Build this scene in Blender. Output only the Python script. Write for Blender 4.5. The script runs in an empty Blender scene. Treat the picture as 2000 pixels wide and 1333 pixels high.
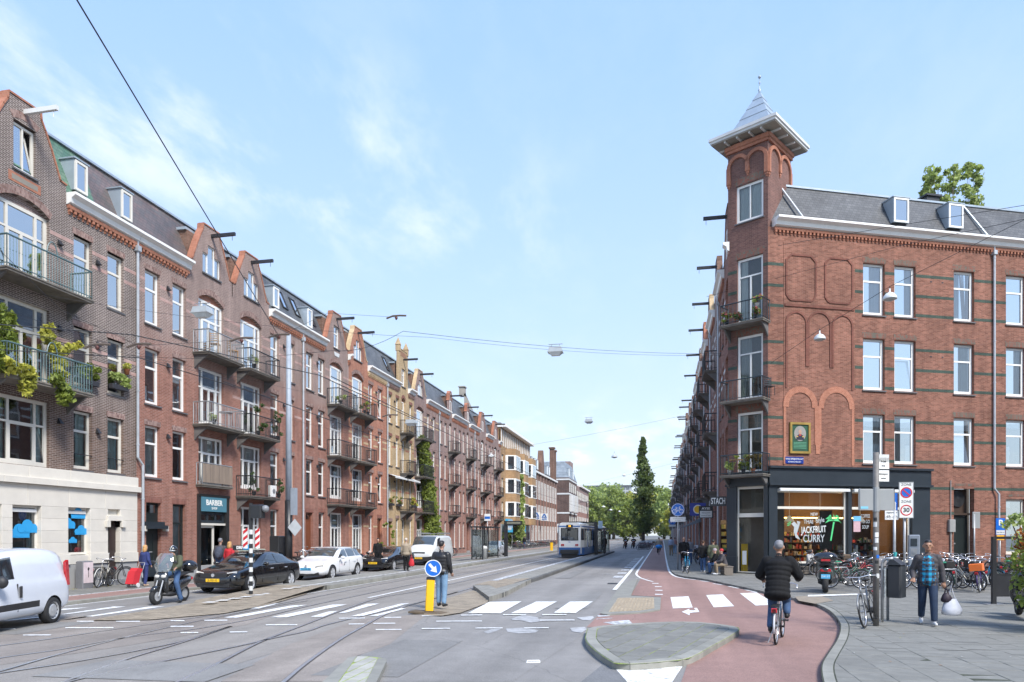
import bpy, bmesh, math, random
import numpy as np
from mathutils import Vector, Matrix, geometry, kdtree
from math import sin, cos, pi, radians as R, sqrt, atan2
random.seed(7)
SC = bpy.context.scene
COL = SC.collection
# ------------------------------------------------------------------ camera
F, H = 1389.0, 2.05                      # focal length in photo pixels, eye height
YAW = math.atan(293 / F)
cam = bpy.data.cameras.new('camera')
cam.lens = 25.0; cam.sensor_width = 36.0
cam.shift_y = (1045 - 666.5) / 2000
cam.clip_start = 0.1; cam.clip_end = 3000
co = bpy.data.objects.new('camera',cam); COL.objects.link(co)
co.location = (0,0,H); co.rotation_euler = (pi / 2,0,YAW)
SC.camera = co
# ------------------------------------------------------------------ light
SUN_EL, SUN_AZ = R(46), R(134)           # azimuth clockwise from +Y (the street)
W = bpy.data.worlds.new('World'); SC.world = W; W.use_nodes = True
nt = W.node_tree; nt.nodes.clear()
def N(t,**k):
 n = nt.nodes.new(t)
 for a, b in k.items(): setattr(n,a,b)
 return n
L = nt.links.new
tc = N('ShaderNodeTexCoord')
sky = N('ShaderNodeTexSky',sky_type='NISHITA',sun_disc=False)
sky.sun_elevation = SUN_EL; sky.sun_rotation = SUN_AZ
sky.air_density = 1.0; sky.dust_density = 0.7; sky.ozone_density = 1.5
skm = N('ShaderNodeVectorMath',operation='SCALE'); skm.inputs[3].default_value = 0.085
L(sky.outputs[0],skm.inputs[0])
sep = N('ShaderNodeSeparateXYZ'); L(tc.outputs['Generated'],sep.inputs[0])
# clouds are laid out on a high horizontal layer: direction / height
zc = N('ShaderNodeMath',operation='MAXIMUM'); zc.inputs[1].default_value = 0.0; L(sep.outputs[2],zc.inputs[0])
za = N('ShaderNodeMath',operation='ADD'); za.inputs[1].default_value = 0.12; L(zc.outputs[0],za.inputs[0])
dv = N('ShaderNodeVectorMath',operation='DIVIDE'); L(tc.outputs['Generated'],dv.inputs[0])
cz = N('ShaderNodeCombineXYZ')
for i in range(3): L(za.outputs[0],cz.inputs[i])
L(cz.outputs[0],dv.inputs[1])
mp = N('ShaderNodeMapping'); L(dv.outputs[0],mp.inputs[0])
mp.inputs['Rotation'].default_value = (0,0,R(38)); mp.inputs['Scale'].default_value = (1.0,0.55,0.0)
mp.inputs['Location'].default_value = (3.3,1.9,0)
n1 = N('ShaderNodeTexNoise'); n1.inputs['Scale'].default_value = 3.6; n1.inputs['Detail'].default_value = 9; n1.inputs['Roughness'].default_value = 0.62; n1.inputs['Distortion'].default_value = 0.12
L(mp.outputs[0],n1.inputs['Vector'])
# wisps gather in one long patch over the left side of the street, with a faint scatter elsewhere
def patch(loc,rot,scl):
 m_ = N('ShaderNodeMapping',vector_type='TEXTURE'); L(dv.outputs[0],m_.inputs[0]); m_.inputs['Location'].default_value = (*loc,0); m_.inputs['Rotation'].default_value = (0,0,R(rot)); m_.inputs['Scale'].default_value = (*scl,1000)
 l_ = N('ShaderNodeVectorMath',operation='LENGTH'); L(m_.outputs[0],l_.inputs[0])
 q_ = N('ShaderNodeMapRange',interpolation_type='SMOOTHSTEP'); q_.inputs[1].default_value = 1.25; q_.inputs[2].default_value = .15; L(l_.outputs[1],q_.inputs[0]); return q_
r1 = N('ShaderNodeMapRange',interpolation_type='SMOOTHSTEP'); r1.inputs[1].default_value = 0.45; r1.inputs[2].default_value = 0.72; L(n1.outputs[0],r1.inputs[0])
pa = patch((-.86,1.3),48,(1.0,.45)); pb_ = patch((-1.5,.75),40,(.5,.3)); pc_ = patch((-.2,4.2),20,(2.5,1.0))
pm_ = N('ShaderNodeMath',operation='MAXIMUM'); L(pa.outputs[0],pm_.inputs[0]); L(pb_.outputs[0],pm_.inputs[1])
pn_ = N('ShaderNodeMath',operation='MAXIMUM'); L(pm_.outputs[0],pn_.inputs[0]); L(pc_.outputs[0],pn_.inputs[1])
r2 = N('ShaderNodeMath',operation='MAXIMUM'); r2.inputs[1].default_value = .12; L(pn_.outputs[0],r2.inputs[0])
cm = N('ShaderNodeMath',operation='MULTIPLY'); L(r1.outputs[0],cm.inputs[0]); L(r2.outputs[0],cm.inputs[1])
# thin veil that thickens to the horizon
vl = N('ShaderNodeMapRange',interpolation_type='SMOOTHSTEP'); vl.inputs[1].default_value = 0.62; vl.inputs[2].default_value = 0.0; vl.inputs[3].default_value = 0.28; vl.inputs[4].default_value = 0.88
L(zc.outputs[0],vl.inputs[0])
mxv = N('ShaderNodeMix',data_type='RGBA'); mxv.inputs[0].default_value = 0.82; L(skm.outputs[0],mxv.inputs[6])
gr = N('ShaderNodeValToRGB'); L(zc.outputs[0],gr.inputs[0]); L(gr.outputs[0],mxv.inputs[7])
for p_, c_ in ((0.0,(.47,.51,.545)),(0.12,(.385,.47,.59)),(0.3,(.31,.425,.62)),(0.55,(.235,.365,.635)),(0.8,(.195,.325,.61))):
 e_ = gr.color_ramp.elements.new(p_); e_.color = (*c_,1)
gr.color_ramp.elements.remove(gr.color_ramp.elements[-1]); gr.color_ramp.elements.remove(gr.color_ramp.elements[0])
mxc = N('ShaderNodeMix',data_type='RGBA')
cs = N('ShaderNodeMath',operation='MULTIPLY'); cs.inputs[1].default_value = 0.6; L(cm.outputs[0],cs.inputs[0])
L(cs.outputs[0],mxc.inputs[0]); L(mxv.outputs[2],mxc.inputs[6]); mxc.inputs[7].default_value = (0.56,0.58,0.60,1)
bg = N('ShaderNodeBackground'); bg.inputs[1].default_value = 1.0
L(mxc.outputs[2],bg.inputs[0])
wo = N('ShaderNodeOutputWorld'); L(bg.outputs[0],wo.inputs[0])
sun = bpy.data.lights.new('sun','SUN'); sun.energy = 2.6; sun.angle = R(16); sun.color = (1.0,0.955,0.89)
so = bpy.data.objects.new('sun',sun); COL.objects.link(so)
sd = Vector((sin(SUN_AZ) * cos(SUN_EL),cos(SUN_AZ) * cos(SUN_EL),sin(SUN_EL)))
so.rotation_euler = (-sd).to_track_quat('-Z','Y').to_euler(); so.location = sd * 60
vs = SC.view_settings
vs.view_transform = 'Standard'; vs.look = 'None'; vs.gamma = 1; vs.use_curve_mapping = False
vs.exposure = 1.14
SC.cycles.max_bounces = 6; SC.cycles.transparent_max_bounces = 12; SC.cycles.glossy_bounces = 3
SC.cycles.caustics_reflective = False; SC.cycles.caustics_refractive = False
# ------------------------------------------------------------------ survey
_s, _c = sin(YAW), cos(YAW)
def G(px,py,z=0.0):
 "ground point (at height z) surveyed from the photograph"
 D = (H - z) * F / (py - 1045); u = (px - 1000) / F
 return Vector((D * (-_s + u * _c),D * (_c + u * _s),z))
def dep(x,y): return -x * _s + y * _c
def onY(px,X):
 u = (px - 1000) / F
 return X * (_c + u * _s) / (u * _c - _s)
 # ------------------------------------------------------------------ materials
MC = {}
def _mk(name):
 m = bpy.data.materials.new(name); m.use_nodes = True
 t = m.node_tree; b = t.nodes['Principled BSDF']
 return m, t, b
def mat(name,col,rough=0.6,metal=0.0,var=0.12,scale=3.0,bump=0.0,bscale=60.0,spec=0.5,coat=0.0,emit=0.0,streak=0.0,alpha=1.0):
 if name in MC: return MC[name]
 m, t, b = _mk(name)
 b.inputs['Roughness'].default_value = rough; b.inputs['Metallic'].default_value = metal
 b.inputs['Specular IOR Level'].default_value = spec; b.inputs['Coat Weight'].default_value = coat
 b.inputs['Coat Roughness'].default_value = 0.04
 b.inputs['Alpha'].default_value = alpha
 c = (*col,1)
 if var > 0:
  tc = t.nodes.new('ShaderNodeTexCoord'); oi = t.nodes.new('ShaderNodeObjectInfo')
  ad = t.nodes.new('ShaderNodeVectorMath'); ad.operation = 'ADD'
  t.links.new(tc.outputs['Object'],ad.inputs[0])
  cx = t.nodes.new('ShaderNodeMath'); cx.operation = 'MULTIPLY'; cx.inputs[1].default_value = 40
  t.links.new(oi.outputs['Random'],cx.inputs[0]); t.links.new(cx.outputs[0],ad.inputs[1])
  ns = t.nodes.new('ShaderNodeTexNoise'); ns.inputs['Scale'].default_value = scale; ns.inputs['Detail'].default_value = 7; ns.inputs['Roughness'].default_value = 0.65
  if streak:
   mpp = t.nodes.new('ShaderNodeMapping'); mpp.inputs['Scale'].default_value = (1,1,1 / streak)
   t.links.new(ad.outputs[0],mpp.inputs[0]); t.links.new(mpp.outputs[0],ns.inputs['Vector'])
  else: t.links.new(ad.outputs[0],ns.inputs['Vector'])
  mr = t.nodes.new('ShaderNodeMapRange'); mr.inputs[1].default_value = 0.3; mr.inputs[2].default_value = 0.7
  mr.inputs[3].default_value = 1 - var; mr.inputs[4].default_value = 1 + var
  t.links.new(ns.outputs[0],mr.inputs[0])
  # a little difference from one piece to the next
  m2 = t.nodes.new('ShaderNodeMapRange'); m2.inputs[3].default_value = 1 - var * .6; m2.inputs[4].default_value = 1 + var * .6
  t.links.new(oi.outputs['Random'],m2.inputs[0])
  mm = t.nodes.new('ShaderNodeMath'); mm.operation = 'MULTIPLY'; t.links.new(mr.outputs[0],mm.inputs[0]); t.links.new(m2.outputs[0],mm.inputs[1])
  sc = t.nodes.new('ShaderNodeVectorMath'); sc.operation = 'SCALE'; sc.inputs[0].default_value = col
  t.links.new(mm.outputs[0],sc.inputs[3]); t.links.new(sc.outputs[0],b.inputs['Base Color'])
  rr = t.nodes.new('ShaderNodeMapRange'); rr.inputs[3].default_value = max(0.02,rough - .08 * (rough > .1)); rr.inputs[4].default_value = min(1,rough + .08 * (rough > .1))
  t.links.new(ns.outputs[0],rr.inputs[0]); t.links.new(rr.outputs[0],b.inputs['Roughness'])
  if bump > 0:
   nb = t.nodes.new('ShaderNodeTexNoise'); nb.inputs['Scale'].default_value = bscale; nb.inputs['Detail'].default_value = 4
   t.links.new(tc.outputs['Object'],nb.inputs['Vector'])
   bp = t.nodes.new('ShaderNodeBump'); bp.inputs['Strength'].default_value = bump; bp.inputs['Distance'].default_value = 0.02
   t.links.new(nb.outputs[0],bp.inputs['Height']); t.links.new(bp.outputs[0],b.inputs['Normal'])
 else: b.inputs['Base Color'].default_value = c
 if emit:
  b.inputs['Emission Color'].default_value = c; b.inputs['Emission Strength'].default_value = emit
 MC[name] = m; return m
def brick(name,lo,hi,mort,zsplit=None,hi2=None,green=None,bw=0.22,bh=0.0635,stain=.35,mlight=None):
 "brickwork laid in the wall's own x-z plane; (lo,hi) two brick colours, above zsplit (hi2)"
 if name in MC: return MC[name]
 m, t, b = _mk(name); nd = t.nodes.new; lk = t.links.new
 tc = nd('ShaderNodeTexCoord'); sp = nd('ShaderNodeSeparateXYZ'); lk(tc.outputs['Object'],sp.inputs[0])
 a = nd('ShaderNodeMath'); a.operation = 'ADD'; lk(sp.outputs[0],a.inputs[0]); lk(sp.outputs[1],a.inputs[1])
 cb = nd('ShaderNodeCombineXYZ'); lk(a.outputs[0],cb.inputs[0]); lk(sp.outputs[2],cb.inputs[1])
 bt = nd('ShaderNodeTexBrick'); lk(cb.outputs[0],bt.inputs['Vector'])
 bt.inputs['Scale'].default_value = 1; bt.inputs['Brick Width'].default_value = bw; bt.inputs['Row Height'].default_value = bh
 bt.inputs['Mortar Size'].default_value = 0.006; bt.inputs['Mortar Smooth'].default_value = 0.3; bt.inputs['Bias'].default_value = -0.1
 bt.inputs['Color1'].default_value = (*lo,1); bt.inputs['Color2'].default_value = (*hi,1); bt.inputs['Mortar'].default_value = (*mort,1)
 col = bt.outputs['Color']
 n0 = nd('ShaderNodeTexNoise'); n0.inputs['Scale'].default_value = 0.55; n0.inputs['Detail'].default_value = 8; n0.inputs['Roughness'].default_value = 0.7; lk(tc.outputs['Object'],n0.inputs['Vector'])
 if zsplit is not None:
  b2 = nd('ShaderNodeTexBrick'); lk(cb.outputs[0],b2.inputs['Vector'])
  for k in ('Scale','Brick Width','Row Height','Mortar Smooth','Bias'): b2.inputs[k].default_value = bt.inputs[k].default_value
  b2.inputs['Mortar Size'].default_value = 0.011
  b2.inputs['Color1'].default_value = (*hi2,1); b2.inputs['Color2'].default_value = (*[v * .75 for v in hi2],1); b2.inputs['Mortar'].default_value = (*(mlight or [min(1,v * 1.7) for v in mort]),1)
  za = nd('ShaderNodeMath'); za.operation = 'ADD'; lk(sp.outputs[2],za.inputs[0])
  nn = nd('ShaderNodeMath'); nn.operation = 'MULTIPLY_ADD'; nn.inputs[1].default_value = 3.0; nn.inputs[2].default_value = -1.5; lk(n0.outputs[0],nn.inputs[0]); lk(nn.outputs[0],za.inputs[1])
  mr = nd('ShaderNodeMapRange'); mr.inputs[1].default_value = zsplit - 1.1; mr.inputs[2].default_value = zsplit + 1.1; lk(za.outputs[0],mr.inputs[0])
  mx = nd('ShaderNodeMix'); mx.data_type = 'RGBA'; lk(mr.outputs[0],mx.inputs[0]); lk(col,mx.inputs[6]); lk(b2.outputs['Color'],mx.inputs[7]); col = mx.outputs[2]
 st = nd('ShaderNodeMapRange'); st.inputs[1].default_value = .3; st.inputs[2].default_value = .75; st.inputs[3].default_value = 1 - stain; st.inputs[4].default_value = 1 + stain * .6
 lk(n0.outputs[0],st.inputs[0])
 # runs of damp below sills: vertical streaks
 mp = nd('ShaderNodeMapping'); mp.inputs['Scale'].default_value = (2.2,2.2,.22); lk(tc.outputs['Object'],mp.inputs[0])
 n3 = nd('ShaderNodeTexNoise'); n3.inputs['Scale'].default_value = 1.4; n3.inputs['Detail'].default_value = 5; lk(mp.outputs[0],n3.inputs['Vector'])
 s3 = nd('ShaderNodeMapRange'); s3.inputs[1].default_value = .35; s3.inputs[2].default_value = .7; s3.inputs[3].default_value = .84; s3.inputs[4].default_value = 1.1; lk(n3.outputs[0],s3.inputs[0])
 mm = nd('ShaderNodeMath'); mm.operation = 'MULTIPLY'; lk(st.outputs[0],mm.inputs[0]); lk(s3.outputs[0],mm.inputs[1])
 sc = nd('ShaderNodeVectorMath'); sc.operation = 'SCALE'; lk(col,sc.inputs[0]); lk(mm.outputs[0],sc.inputs[3])
 lk(sc.outputs[0],b.inputs['Base Color']); b.inputs['Roughness'].default_value = 0.85; b.inputs['Specular IOR Level'].default_value = 0.3
 bp = nd('ShaderNodeBump'); bp.inputs['Strength'].default_value = 0.5; bp.inputs['Distance'].default_value = 0.008; bp.invert = True
 lk(bt.outputs['Fac'],bp.inputs['Height']); lk(bp.outputs[0],b.inputs['Normal'])
 MC[name] = m; return m
def glass(name,tint=(.02,.025,.028),refl=0.28,clear=0.5,var=True,fm=1.6):
 "window pane: mirror reflection over a partly see-through pane"
 if name in MC: return MC[name]
 m, t, b = _mk(name); t.nodes.remove(b); nd = t.nodes.new; lk = t.links.new
 out = [n for n in t.nodes if n.type == 'OUTPUT_MATERIAL'][0]
 gl = nd('ShaderNodeBsdfGlossy'); gl.inputs['Roughness'].default_value = 0.015; gl.inputs['Color'].default_value = (.97,.99,1,1)
 tr = nd('ShaderNodeBsdfTransparent'); tr.inputs['Color'].default_value = (.86,.92,.91,1)
 df = nd('ShaderNodeBsdfDiffuse'); df.inputs['Color'].default_value = (*tint,1)
 m1 = nd('ShaderNodeMixShader'); m1.inputs[0].default_value = clear; lk(df.outputs[0],m1.inputs[1]); lk(tr.outputs[0],m1.inputs[2])
 fr = nd('ShaderNodeFresnel'); fr.inputs['IOR'].default_value = 1.52
 ma = nd('ShaderNodeMath'); ma.operation = 'MULTIPLY_ADD'; ma.use_clamp = True; ma.inputs[1].default_value = fm; ma.inputs[2].default_value = refl; lk(fr.outputs[0],ma.inputs[0])
 m2 = nd('ShaderNodeMixShader'); lk(ma.outputs[0],m2.inputs[0]); lk(m1.outputs[0],m2.inputs[1]); lk(gl.outputs[0],m2.inputs[2])
 if var:                                  # old panes are never quite flat
  tc = nd('ShaderNodeTexCoord'); ns = nd('ShaderNodeTexNoise'); ns.inputs['Scale'].default_value = .8
  oi = nd('ShaderNodeObjectInfo'); ad = nd('ShaderNodeVectorMath'); lk(tc.outputs['Object'],ad.inputs[0]); lk(oi.outputs['Location'],ad.inputs[1]); lk(ad.outputs[0],ns.inputs['Vector'])
  bp = nd('ShaderNodeBump'); bp.inputs['Strength'].default_value = .12; bp.inputs['Distance'].default_value = .02; lk(ns.outputs[0],bp.inputs['Height']); lk(bp.outputs[0],gl.inputs['Normal'])
 lk(m2.outputs[0],out.inputs[0]); MC[name] = m; return m
 # ------------------------------------------------------------------ mesh helpers
class MB:
 def __init__(s): s.v = []; s.f = []; s.mi = []; s.cur = 0; s.sm = []; s.smooth = False; s.M = None
 def add(s,vs,fs):
  o = len(s.v)
  if s.M is not None: vs = [tuple(s.M @ Vector(p)) for p in vs]
  s.v += [tuple(p) for p in vs]
  for f in fs: s.f.append(tuple(o + i for i in f)); s.mi.append(s.cur); s.sm.append(s.smooth)
  return s
 def box(s,x0,x1,y0,y1,z0,z1):
  if x0 > x1: x0, x1 = x1, x0
  if y0 > y1: y0, y1 = y1, y0
  if z0 > z1: z0, z1 = z1, z0
  return s.add([(x0,y0,z0),(x1,y0,z0),(x1,y1,z0),(x0,y1,z0),(x0,y0,z1),(x1,y0,z1),(x1,y1,z1),(x0,y1,z1)],[(0,3,2,1),(4,5,6,7),(0,1,5,4),(1,2,6,5),(2,3,7,6),(3,0,4,7)])
 def bbox(s,x0,x1,y0,y1,z0,z1,b=.01):
  "box with bevelled vertical and top edges"
  X = [(x0+b,y0),(x1-b,y0),(x1,y0+b),(x1,y1-b),(x1-b,y1),(x0+b,y1),(x0,y1-b),(x0,y0+b)]
  cx, cy = (x0+x1)/2, (y0+y1)/2
  vs = [(x,y,z0) for x,y in X] + [(x,y,z1-b) for x,y in X] + [(x-(b if x>cx else -b)*.9,y-(b if y>cy else -b)*.9,z1) for x,y in X]
  fs = [tuple(range(7,-1,-1)),tuple(range(16,24))]
  for k in (0,8):
   for i in range(8): j=(i+1)%8; fs.append((k+i,k+j,k+8+j,k+8+i))
  return s.add(vs,fs)
 def tube(s,p0,p1,r0,r1=None,n=8,cap=True):
  p0, p1 = Vector(p0), Vector(p1); r1 = r0 if r1 is None else r1
  d = p1 - p0
  if d.length < 1e-6: return s
  q = d.to_track_quat('Z','Y'); vs = []
  for p, r in ((p0,r0),(p1,r1)):
   for i in range(n):
    a = 2*pi*i/n; vs.append(p + q @ Vector((r*cos(a),r*sin(a),0)))
  fs = [(i,(i+1)%n,n+(i+1)%n,n+i) for i in range(n)]
  if cap: fs += [tuple(range(n-1,-1,-1)),tuple(range(n,2*n))]
  return s.add(vs,fs)
 def path(s,pts,r,n=6,closed=False,rs=None):
  pts = [Vector(p) for p in pts]; m = len(pts); rings = []
  up = None
  for i, p in enumerate(pts):
   a = pts[i-1] if (i > 0 or closed) else p; b = pts[(i+1) % m] if (i < m-1 or closed) else p
   d = (b - a).normalized()
   if up is None: up = d.orthogonal().normalized()
   up = (up - d * up.dot(d)); up = up.normalized() if up.length > 1e-5 else d.orthogonal().normalized()
   w = d.cross(up); rr = rs[i] if rs else r
   rings.append([p + up*rr*cos(2*pi*k/n) + w*rr*sin(2*pi*k/n) for k in range(n)])
  vs = [v for r_ in rings for v in r_]; fs = []
  for i in range(m if closed else m-1):
   j = (i+1) % m
   for k in range(n): fs.append((i*n+k,i*n+(k+1)%n,j*n+(k+1)%n,j*n+k))
  if not closed: fs += [tuple(range(n-1,-1,-1)),tuple((m-1)*n+k for k in range(n))]
  return s.add(vs,fs)
 def lathe(s,prof,n=16,c=(0,0,0),axis='z',cap=True):
  vs = []; m = len(prof)
  for r, z in prof:
   for i in range(n):
    a = 2*pi*i/n
    p = (r*cos(a),r*sin(a),z) if axis == 'z' else ((r*cos(a),z,r*sin(a)) if axis == 'y' else (z,r*cos(a),r*sin(a)))
    vs.append((p[0]+c[0],p[1]+c[1],p[2]+c[2]))
  fs = []
  for j in range(m-1):
   for i in range(n): fs.append((j*n+i,j*n+(i+1)%n,(j+1)*n+(i+1)%n,(j+1)*n+i))
  if cap and prof[0][0] > 1e-5: fs.append(tuple(range(n-1,-1,-1)))
  if cap and prof[-1][0] > 1e-5: fs.append(tuple((m-1)*n+i for i in range(n)))
  return s.add(vs,fs)
 def ball(s,c,r,n=10,m=6):
  rx, ry, rz = r if hasattr(r,'__len__') else (r,r,r)
  vs = [(c[0],c[1],c[2]-rz)]
  for j in range(1,m):
   t = -pi/2 + pi*j/m
   for i in range(n):
    a = 2*pi*i/n; vs.append((c[0]+rx*cos(t)*cos(a),c[1]+ry*cos(t)*sin(a),c[2]+rz*sin(t)))
  vs.append((c[0],c[1],c[2]+rz)); fs = []
  for i in range(n): fs.append((0,1+(i+1)%n,1+i))
  for j in range(m-2):
   for i in range(n): fs.append((1+j*n+i,1+j*n+(i+1)%n,1+(j+1)*n+(i+1)%n,1+(j+1)*n+i))
  o = 1+(m-2)*n
  for i in range(n): fs.append((o+i,o+(i+1)%n,len(vs)-1))
  return s.add(vs,fs)
 def prism(s,poly,z0,z1,top=True,bottom=False):
  "upright prism over an x-y outline"
  n = len(poly); ar = sum(poly[i][0]*poly[(i+1)%n][1]-poly[(i+1)%n][0]*poly[i][1] for i in range(n))
  if ar < 0: poly = poly[::-1]
  vs = [(p[0],p[1],z0) for p in poly] + [(p[0],p[1],z1) for p in poly]
  fs = [(i,(i+1)%n,n+(i+1)%n,n+i) for i in range(n)]
  tr = geometry.tessellate_polygon([[Vector((p[0],p[1],0)) for p in poly]])
  for t in tr:
   a,b,c = t
   cr = (poly[b][0]-poly[a][0])*(poly[c][1]-poly[a][1])-(poly[b][1]-poly[a][1])*(poly[c][0]-poly[a][0])
   if cr < 0: a, b, c = a, c, b
   if top: fs.append((n+a,n+b,n+c))
   if bottom: fs.append((c,b,a))
  return s.add(vs,fs)
 def plate(s,poly,y0,y1):
  "outline in x-z given depth from y0 (front) to y1 (back)"
  M0 = s.M; n = len(poly)
  vs = [(p[0],y0,p[1]) for p in poly] + [(p[0],y1,p[1]) for p in poly]
  tr = geometry.tessellate_polygon([[Vector((p[0],p[1],0)) for p in poly]])
  fs = [tuple(t) for t in tr] + [tuple(n+i for i in t[::-1]) for t in tr] + [((i+1)%n,i,n+i,n+(i+1)%n) for i in range(n)]
  return s.add(vs,fs)
 def mesh(s,name,mats):
  me = bpy.data.meshes.new(name); me.from_pydata(s.v,[],s.f)
  for m in (mats if isinstance(mats,(list,tuple)) else [mats]): me.materials.append(m)
  me.polygons.foreach_set('material_index',s.mi)
  if any(s.sm): me.polygons.foreach_set('use_smooth',s.sm)
  me.update(); return me
 def build(s,name,mats,parent=None,loc=None,rot=None,**props):
  return obj(name,s.mesh(name,mats),parent,loc,rot,**props)
def obj(name,me,parent=None,loc=None,rot=None,**props):
 o = bpy.data.objects.new(name,me); COL.objects.link(o)
 if parent is not None: o.parent = parent
 if loc is not None: o.location = loc
 if rot is not None: o.rotation_euler = rot if hasattr(rot,'__len__') else (0,0,rot)
 for k, v in props.items(): o[k] = v
 return o
def thing(name,label,cat,loc=(0,0,0),rot=0,group=None):
 o = obj(name,None,None,loc,rot); o.empty_display_size = .2
 o['label'] = label; o['category'] = cat
 if group: o['group'] = group
 return o
def tag(o,label,cat,group=None):
 o['label'] = label; o['category'] = cat
 if group: o['group'] = group
 return o
def copy_tree(o,parent=None):
 c = o.copy(); COL.objects.link(c)
 if parent is not None: c.parent = parent
 for ch in list(o.children): copy_tree(ch,c)
 return c
def arc(cx,cz,r,a0,a1,n): return [(cx+r*cos(a0+(a1-a0)*i/n),cz+r*sin(a0+(a1-a0)*i/n)) for i in range(n+1)]
def text_mesh(s,size,mat_,name,parent,loc,rot,depth=.004,align='CENTER',sx=1.0,bold=0.0,**props):
 cu = bpy.data.curves.new('t','FONT'); cu.body = s; cu.size = size; cu.align_x = align; cu.align_y = 'CENTER'; cu.extrude = depth; cu.offset = bold; cu.resolution_u = 3
 to = bpy.data.objects.new('t',cu); COL.objects.link(to)
 dg = bpy.context.evaluated_depsgraph_get(); me = bpy.data.meshes.new_from_object(to.evaluated_get(dg))
 bpy.data.objects.remove(to); bpy.data.curves.remove(cu)
 me.transform(Matrix.Diagonal((sx,1,1,1))); me.name = name; me.materials.clear(); me.materials.append(mat_)
 return obj(name,me,parent,loc,rot,**props)
UP = (pi/2,0,0)                           # text lying flat -> standing, facing -y
# ------------------------------------------------------------------ ground
def asphalt(name,base,tint=(1,1,1),patch=.12):
 m, t, b = _mk(name); nd = t.nodes.new; lk = t.links.new
 tc = nd('ShaderNodeTexCoord')
 def noise(s,d,r=.6):
  n = nd('ShaderNodeTexNoise'); n.inputs['Scale'].default_value = s; n.inputs['Detail'].default_value = d; n.inputs['Roughness'].default_value = r; lk(tc.outputs['Object'],n.inputs['Vector']); return n
 def rng(n,a,b_,c,d):
  r = nd('ShaderNodeMapRange'); r.inputs[1].default_value = a; r.inputs[2].default_value = b_; r.inputs[3].default_value = c; r.inputs[4].default_value = d; lk(n.outputs[0],r.inputs[0]); return r
 big = rng(noise(.22,5),.35,.65,1 - patch,1 + patch); mid = rng(noise(2.2,6,.7),.3,.7,.9,1.1); fine = rng(noise(55,3,.8),.3,.7,.7,1.32)
 a = nd('ShaderNodeMath'); a.operation = 'MULTIPLY'; lk(big.outputs[0],a.inputs[0]); lk(mid.outputs[0],a.inputs[1])
 c = nd('ShaderNodeMath'); c.operation = 'MULTIPLY'; lk(a.outputs[0],c.inputs[0]); lk(fine.outputs[0],c.inputs[1])
 # wheel-polished lanes run along the street
 mp = nd('ShaderNodeMapping'); mp.inputs['Scale'].default_value = (1.1,.05,1); lk(tc.outputs['Object'],mp.inputs[0])
 n4 = nd('ShaderNodeTexNoise'); n4.inputs['Scale'].default_value = 1.0; n4.inputs['Detail'].default_value = 3; lk(mp.outputs[0],n4.inputs['Vector'])
 r4 = rng(n4,.3,.7,.82,1.14); e = nd('ShaderNodeMath'); e.operation = 'MULTIPLY'; lk(c.outputs[0],e.inputs[0]); lk(r4.outputs[0],e.inputs[1])
 # cracks / sealed joints
 vo = nd('ShaderNodeTexVoronoi'); vo.feature = 'DISTANCE_TO_EDGE'; vo.inputs['Scale'].default_value = .16
 dn = noise(.8,5); mxv = nd('ShaderNodeMix'); mxv.data_type = 'RGBA'; mxv.inputs[0].default_value = .35; lk(tc.outputs['Object'],mxv.inputs[6]); lk(dn.outputs['Color'],mxv.inputs[7]); lk(mxv.outputs[2],vo.inputs['Vector'])
 cr = rng(vo,.0005,.0022,.84,1.0); g = nd('ShaderNodeMath'); g.operation = 'MULTIPLY'; lk(e.outputs[0],g.inputs[0]); lk(cr.outputs[0],g.inputs[1])
 sc = nd('ShaderNodeVectorMath'); sc.operation = 'SCALE'; sc.inputs[0].default_value = [base * v for v in tint]; lk(g.outputs[0],sc.inputs[3]); lk(sc.outputs[0],b.inputs['Base Color'])
 b.inputs['Roughness'].default_value = .82; b.inputs['Specular IOR Level'].default_value = .35
 bp = nd('ShaderNodeBump'); bp.inputs['Strength'].default_value = .5; bp.inputs['Distance'].default_value = .01; lk(fine.outputs[0],bp.inputs['Height']); lk(bp.outputs[0],b.inputs['Normal'])
 MC[name] = m; return m
def paint_mat(name,col,wear=.5):
 "road paint with worn spots showing the asphalt"
 m, t, b = _mk(name); nd = t.nodes.new; lk = t.links.new
 tc = nd('ShaderNodeTexCoord'); n = nd('ShaderNodeTexNoise'); n.inputs['Scale'].default_value = 7; n.inputs['Detail'].default_value = 9; n.inputs['Roughness'].default_value = .75; lk(tc.outputs['Object'],n.inputs['Vector'])
 r = nd('ShaderNodeMapRange'); r.inputs[1].default_value = .28 + wear * .1; r.inputs[2].default_value = .45 + wear * .1; lk(n.outputs[0],r.inputs[0])
 mx = nd('ShaderNodeMix'); mx.data_type = 'RGBA'; lk(r.outputs[0],mx.inputs[0]); mx.inputs[6].default_value = (.2,.2,.2,1); mx.inputs[7].default_value = (*col,1); lk(mx.outputs[2],b.inputs['Base Color'])
 b.inputs['Roughness'].default_value = .65; MC[name] = m; return m
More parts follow.
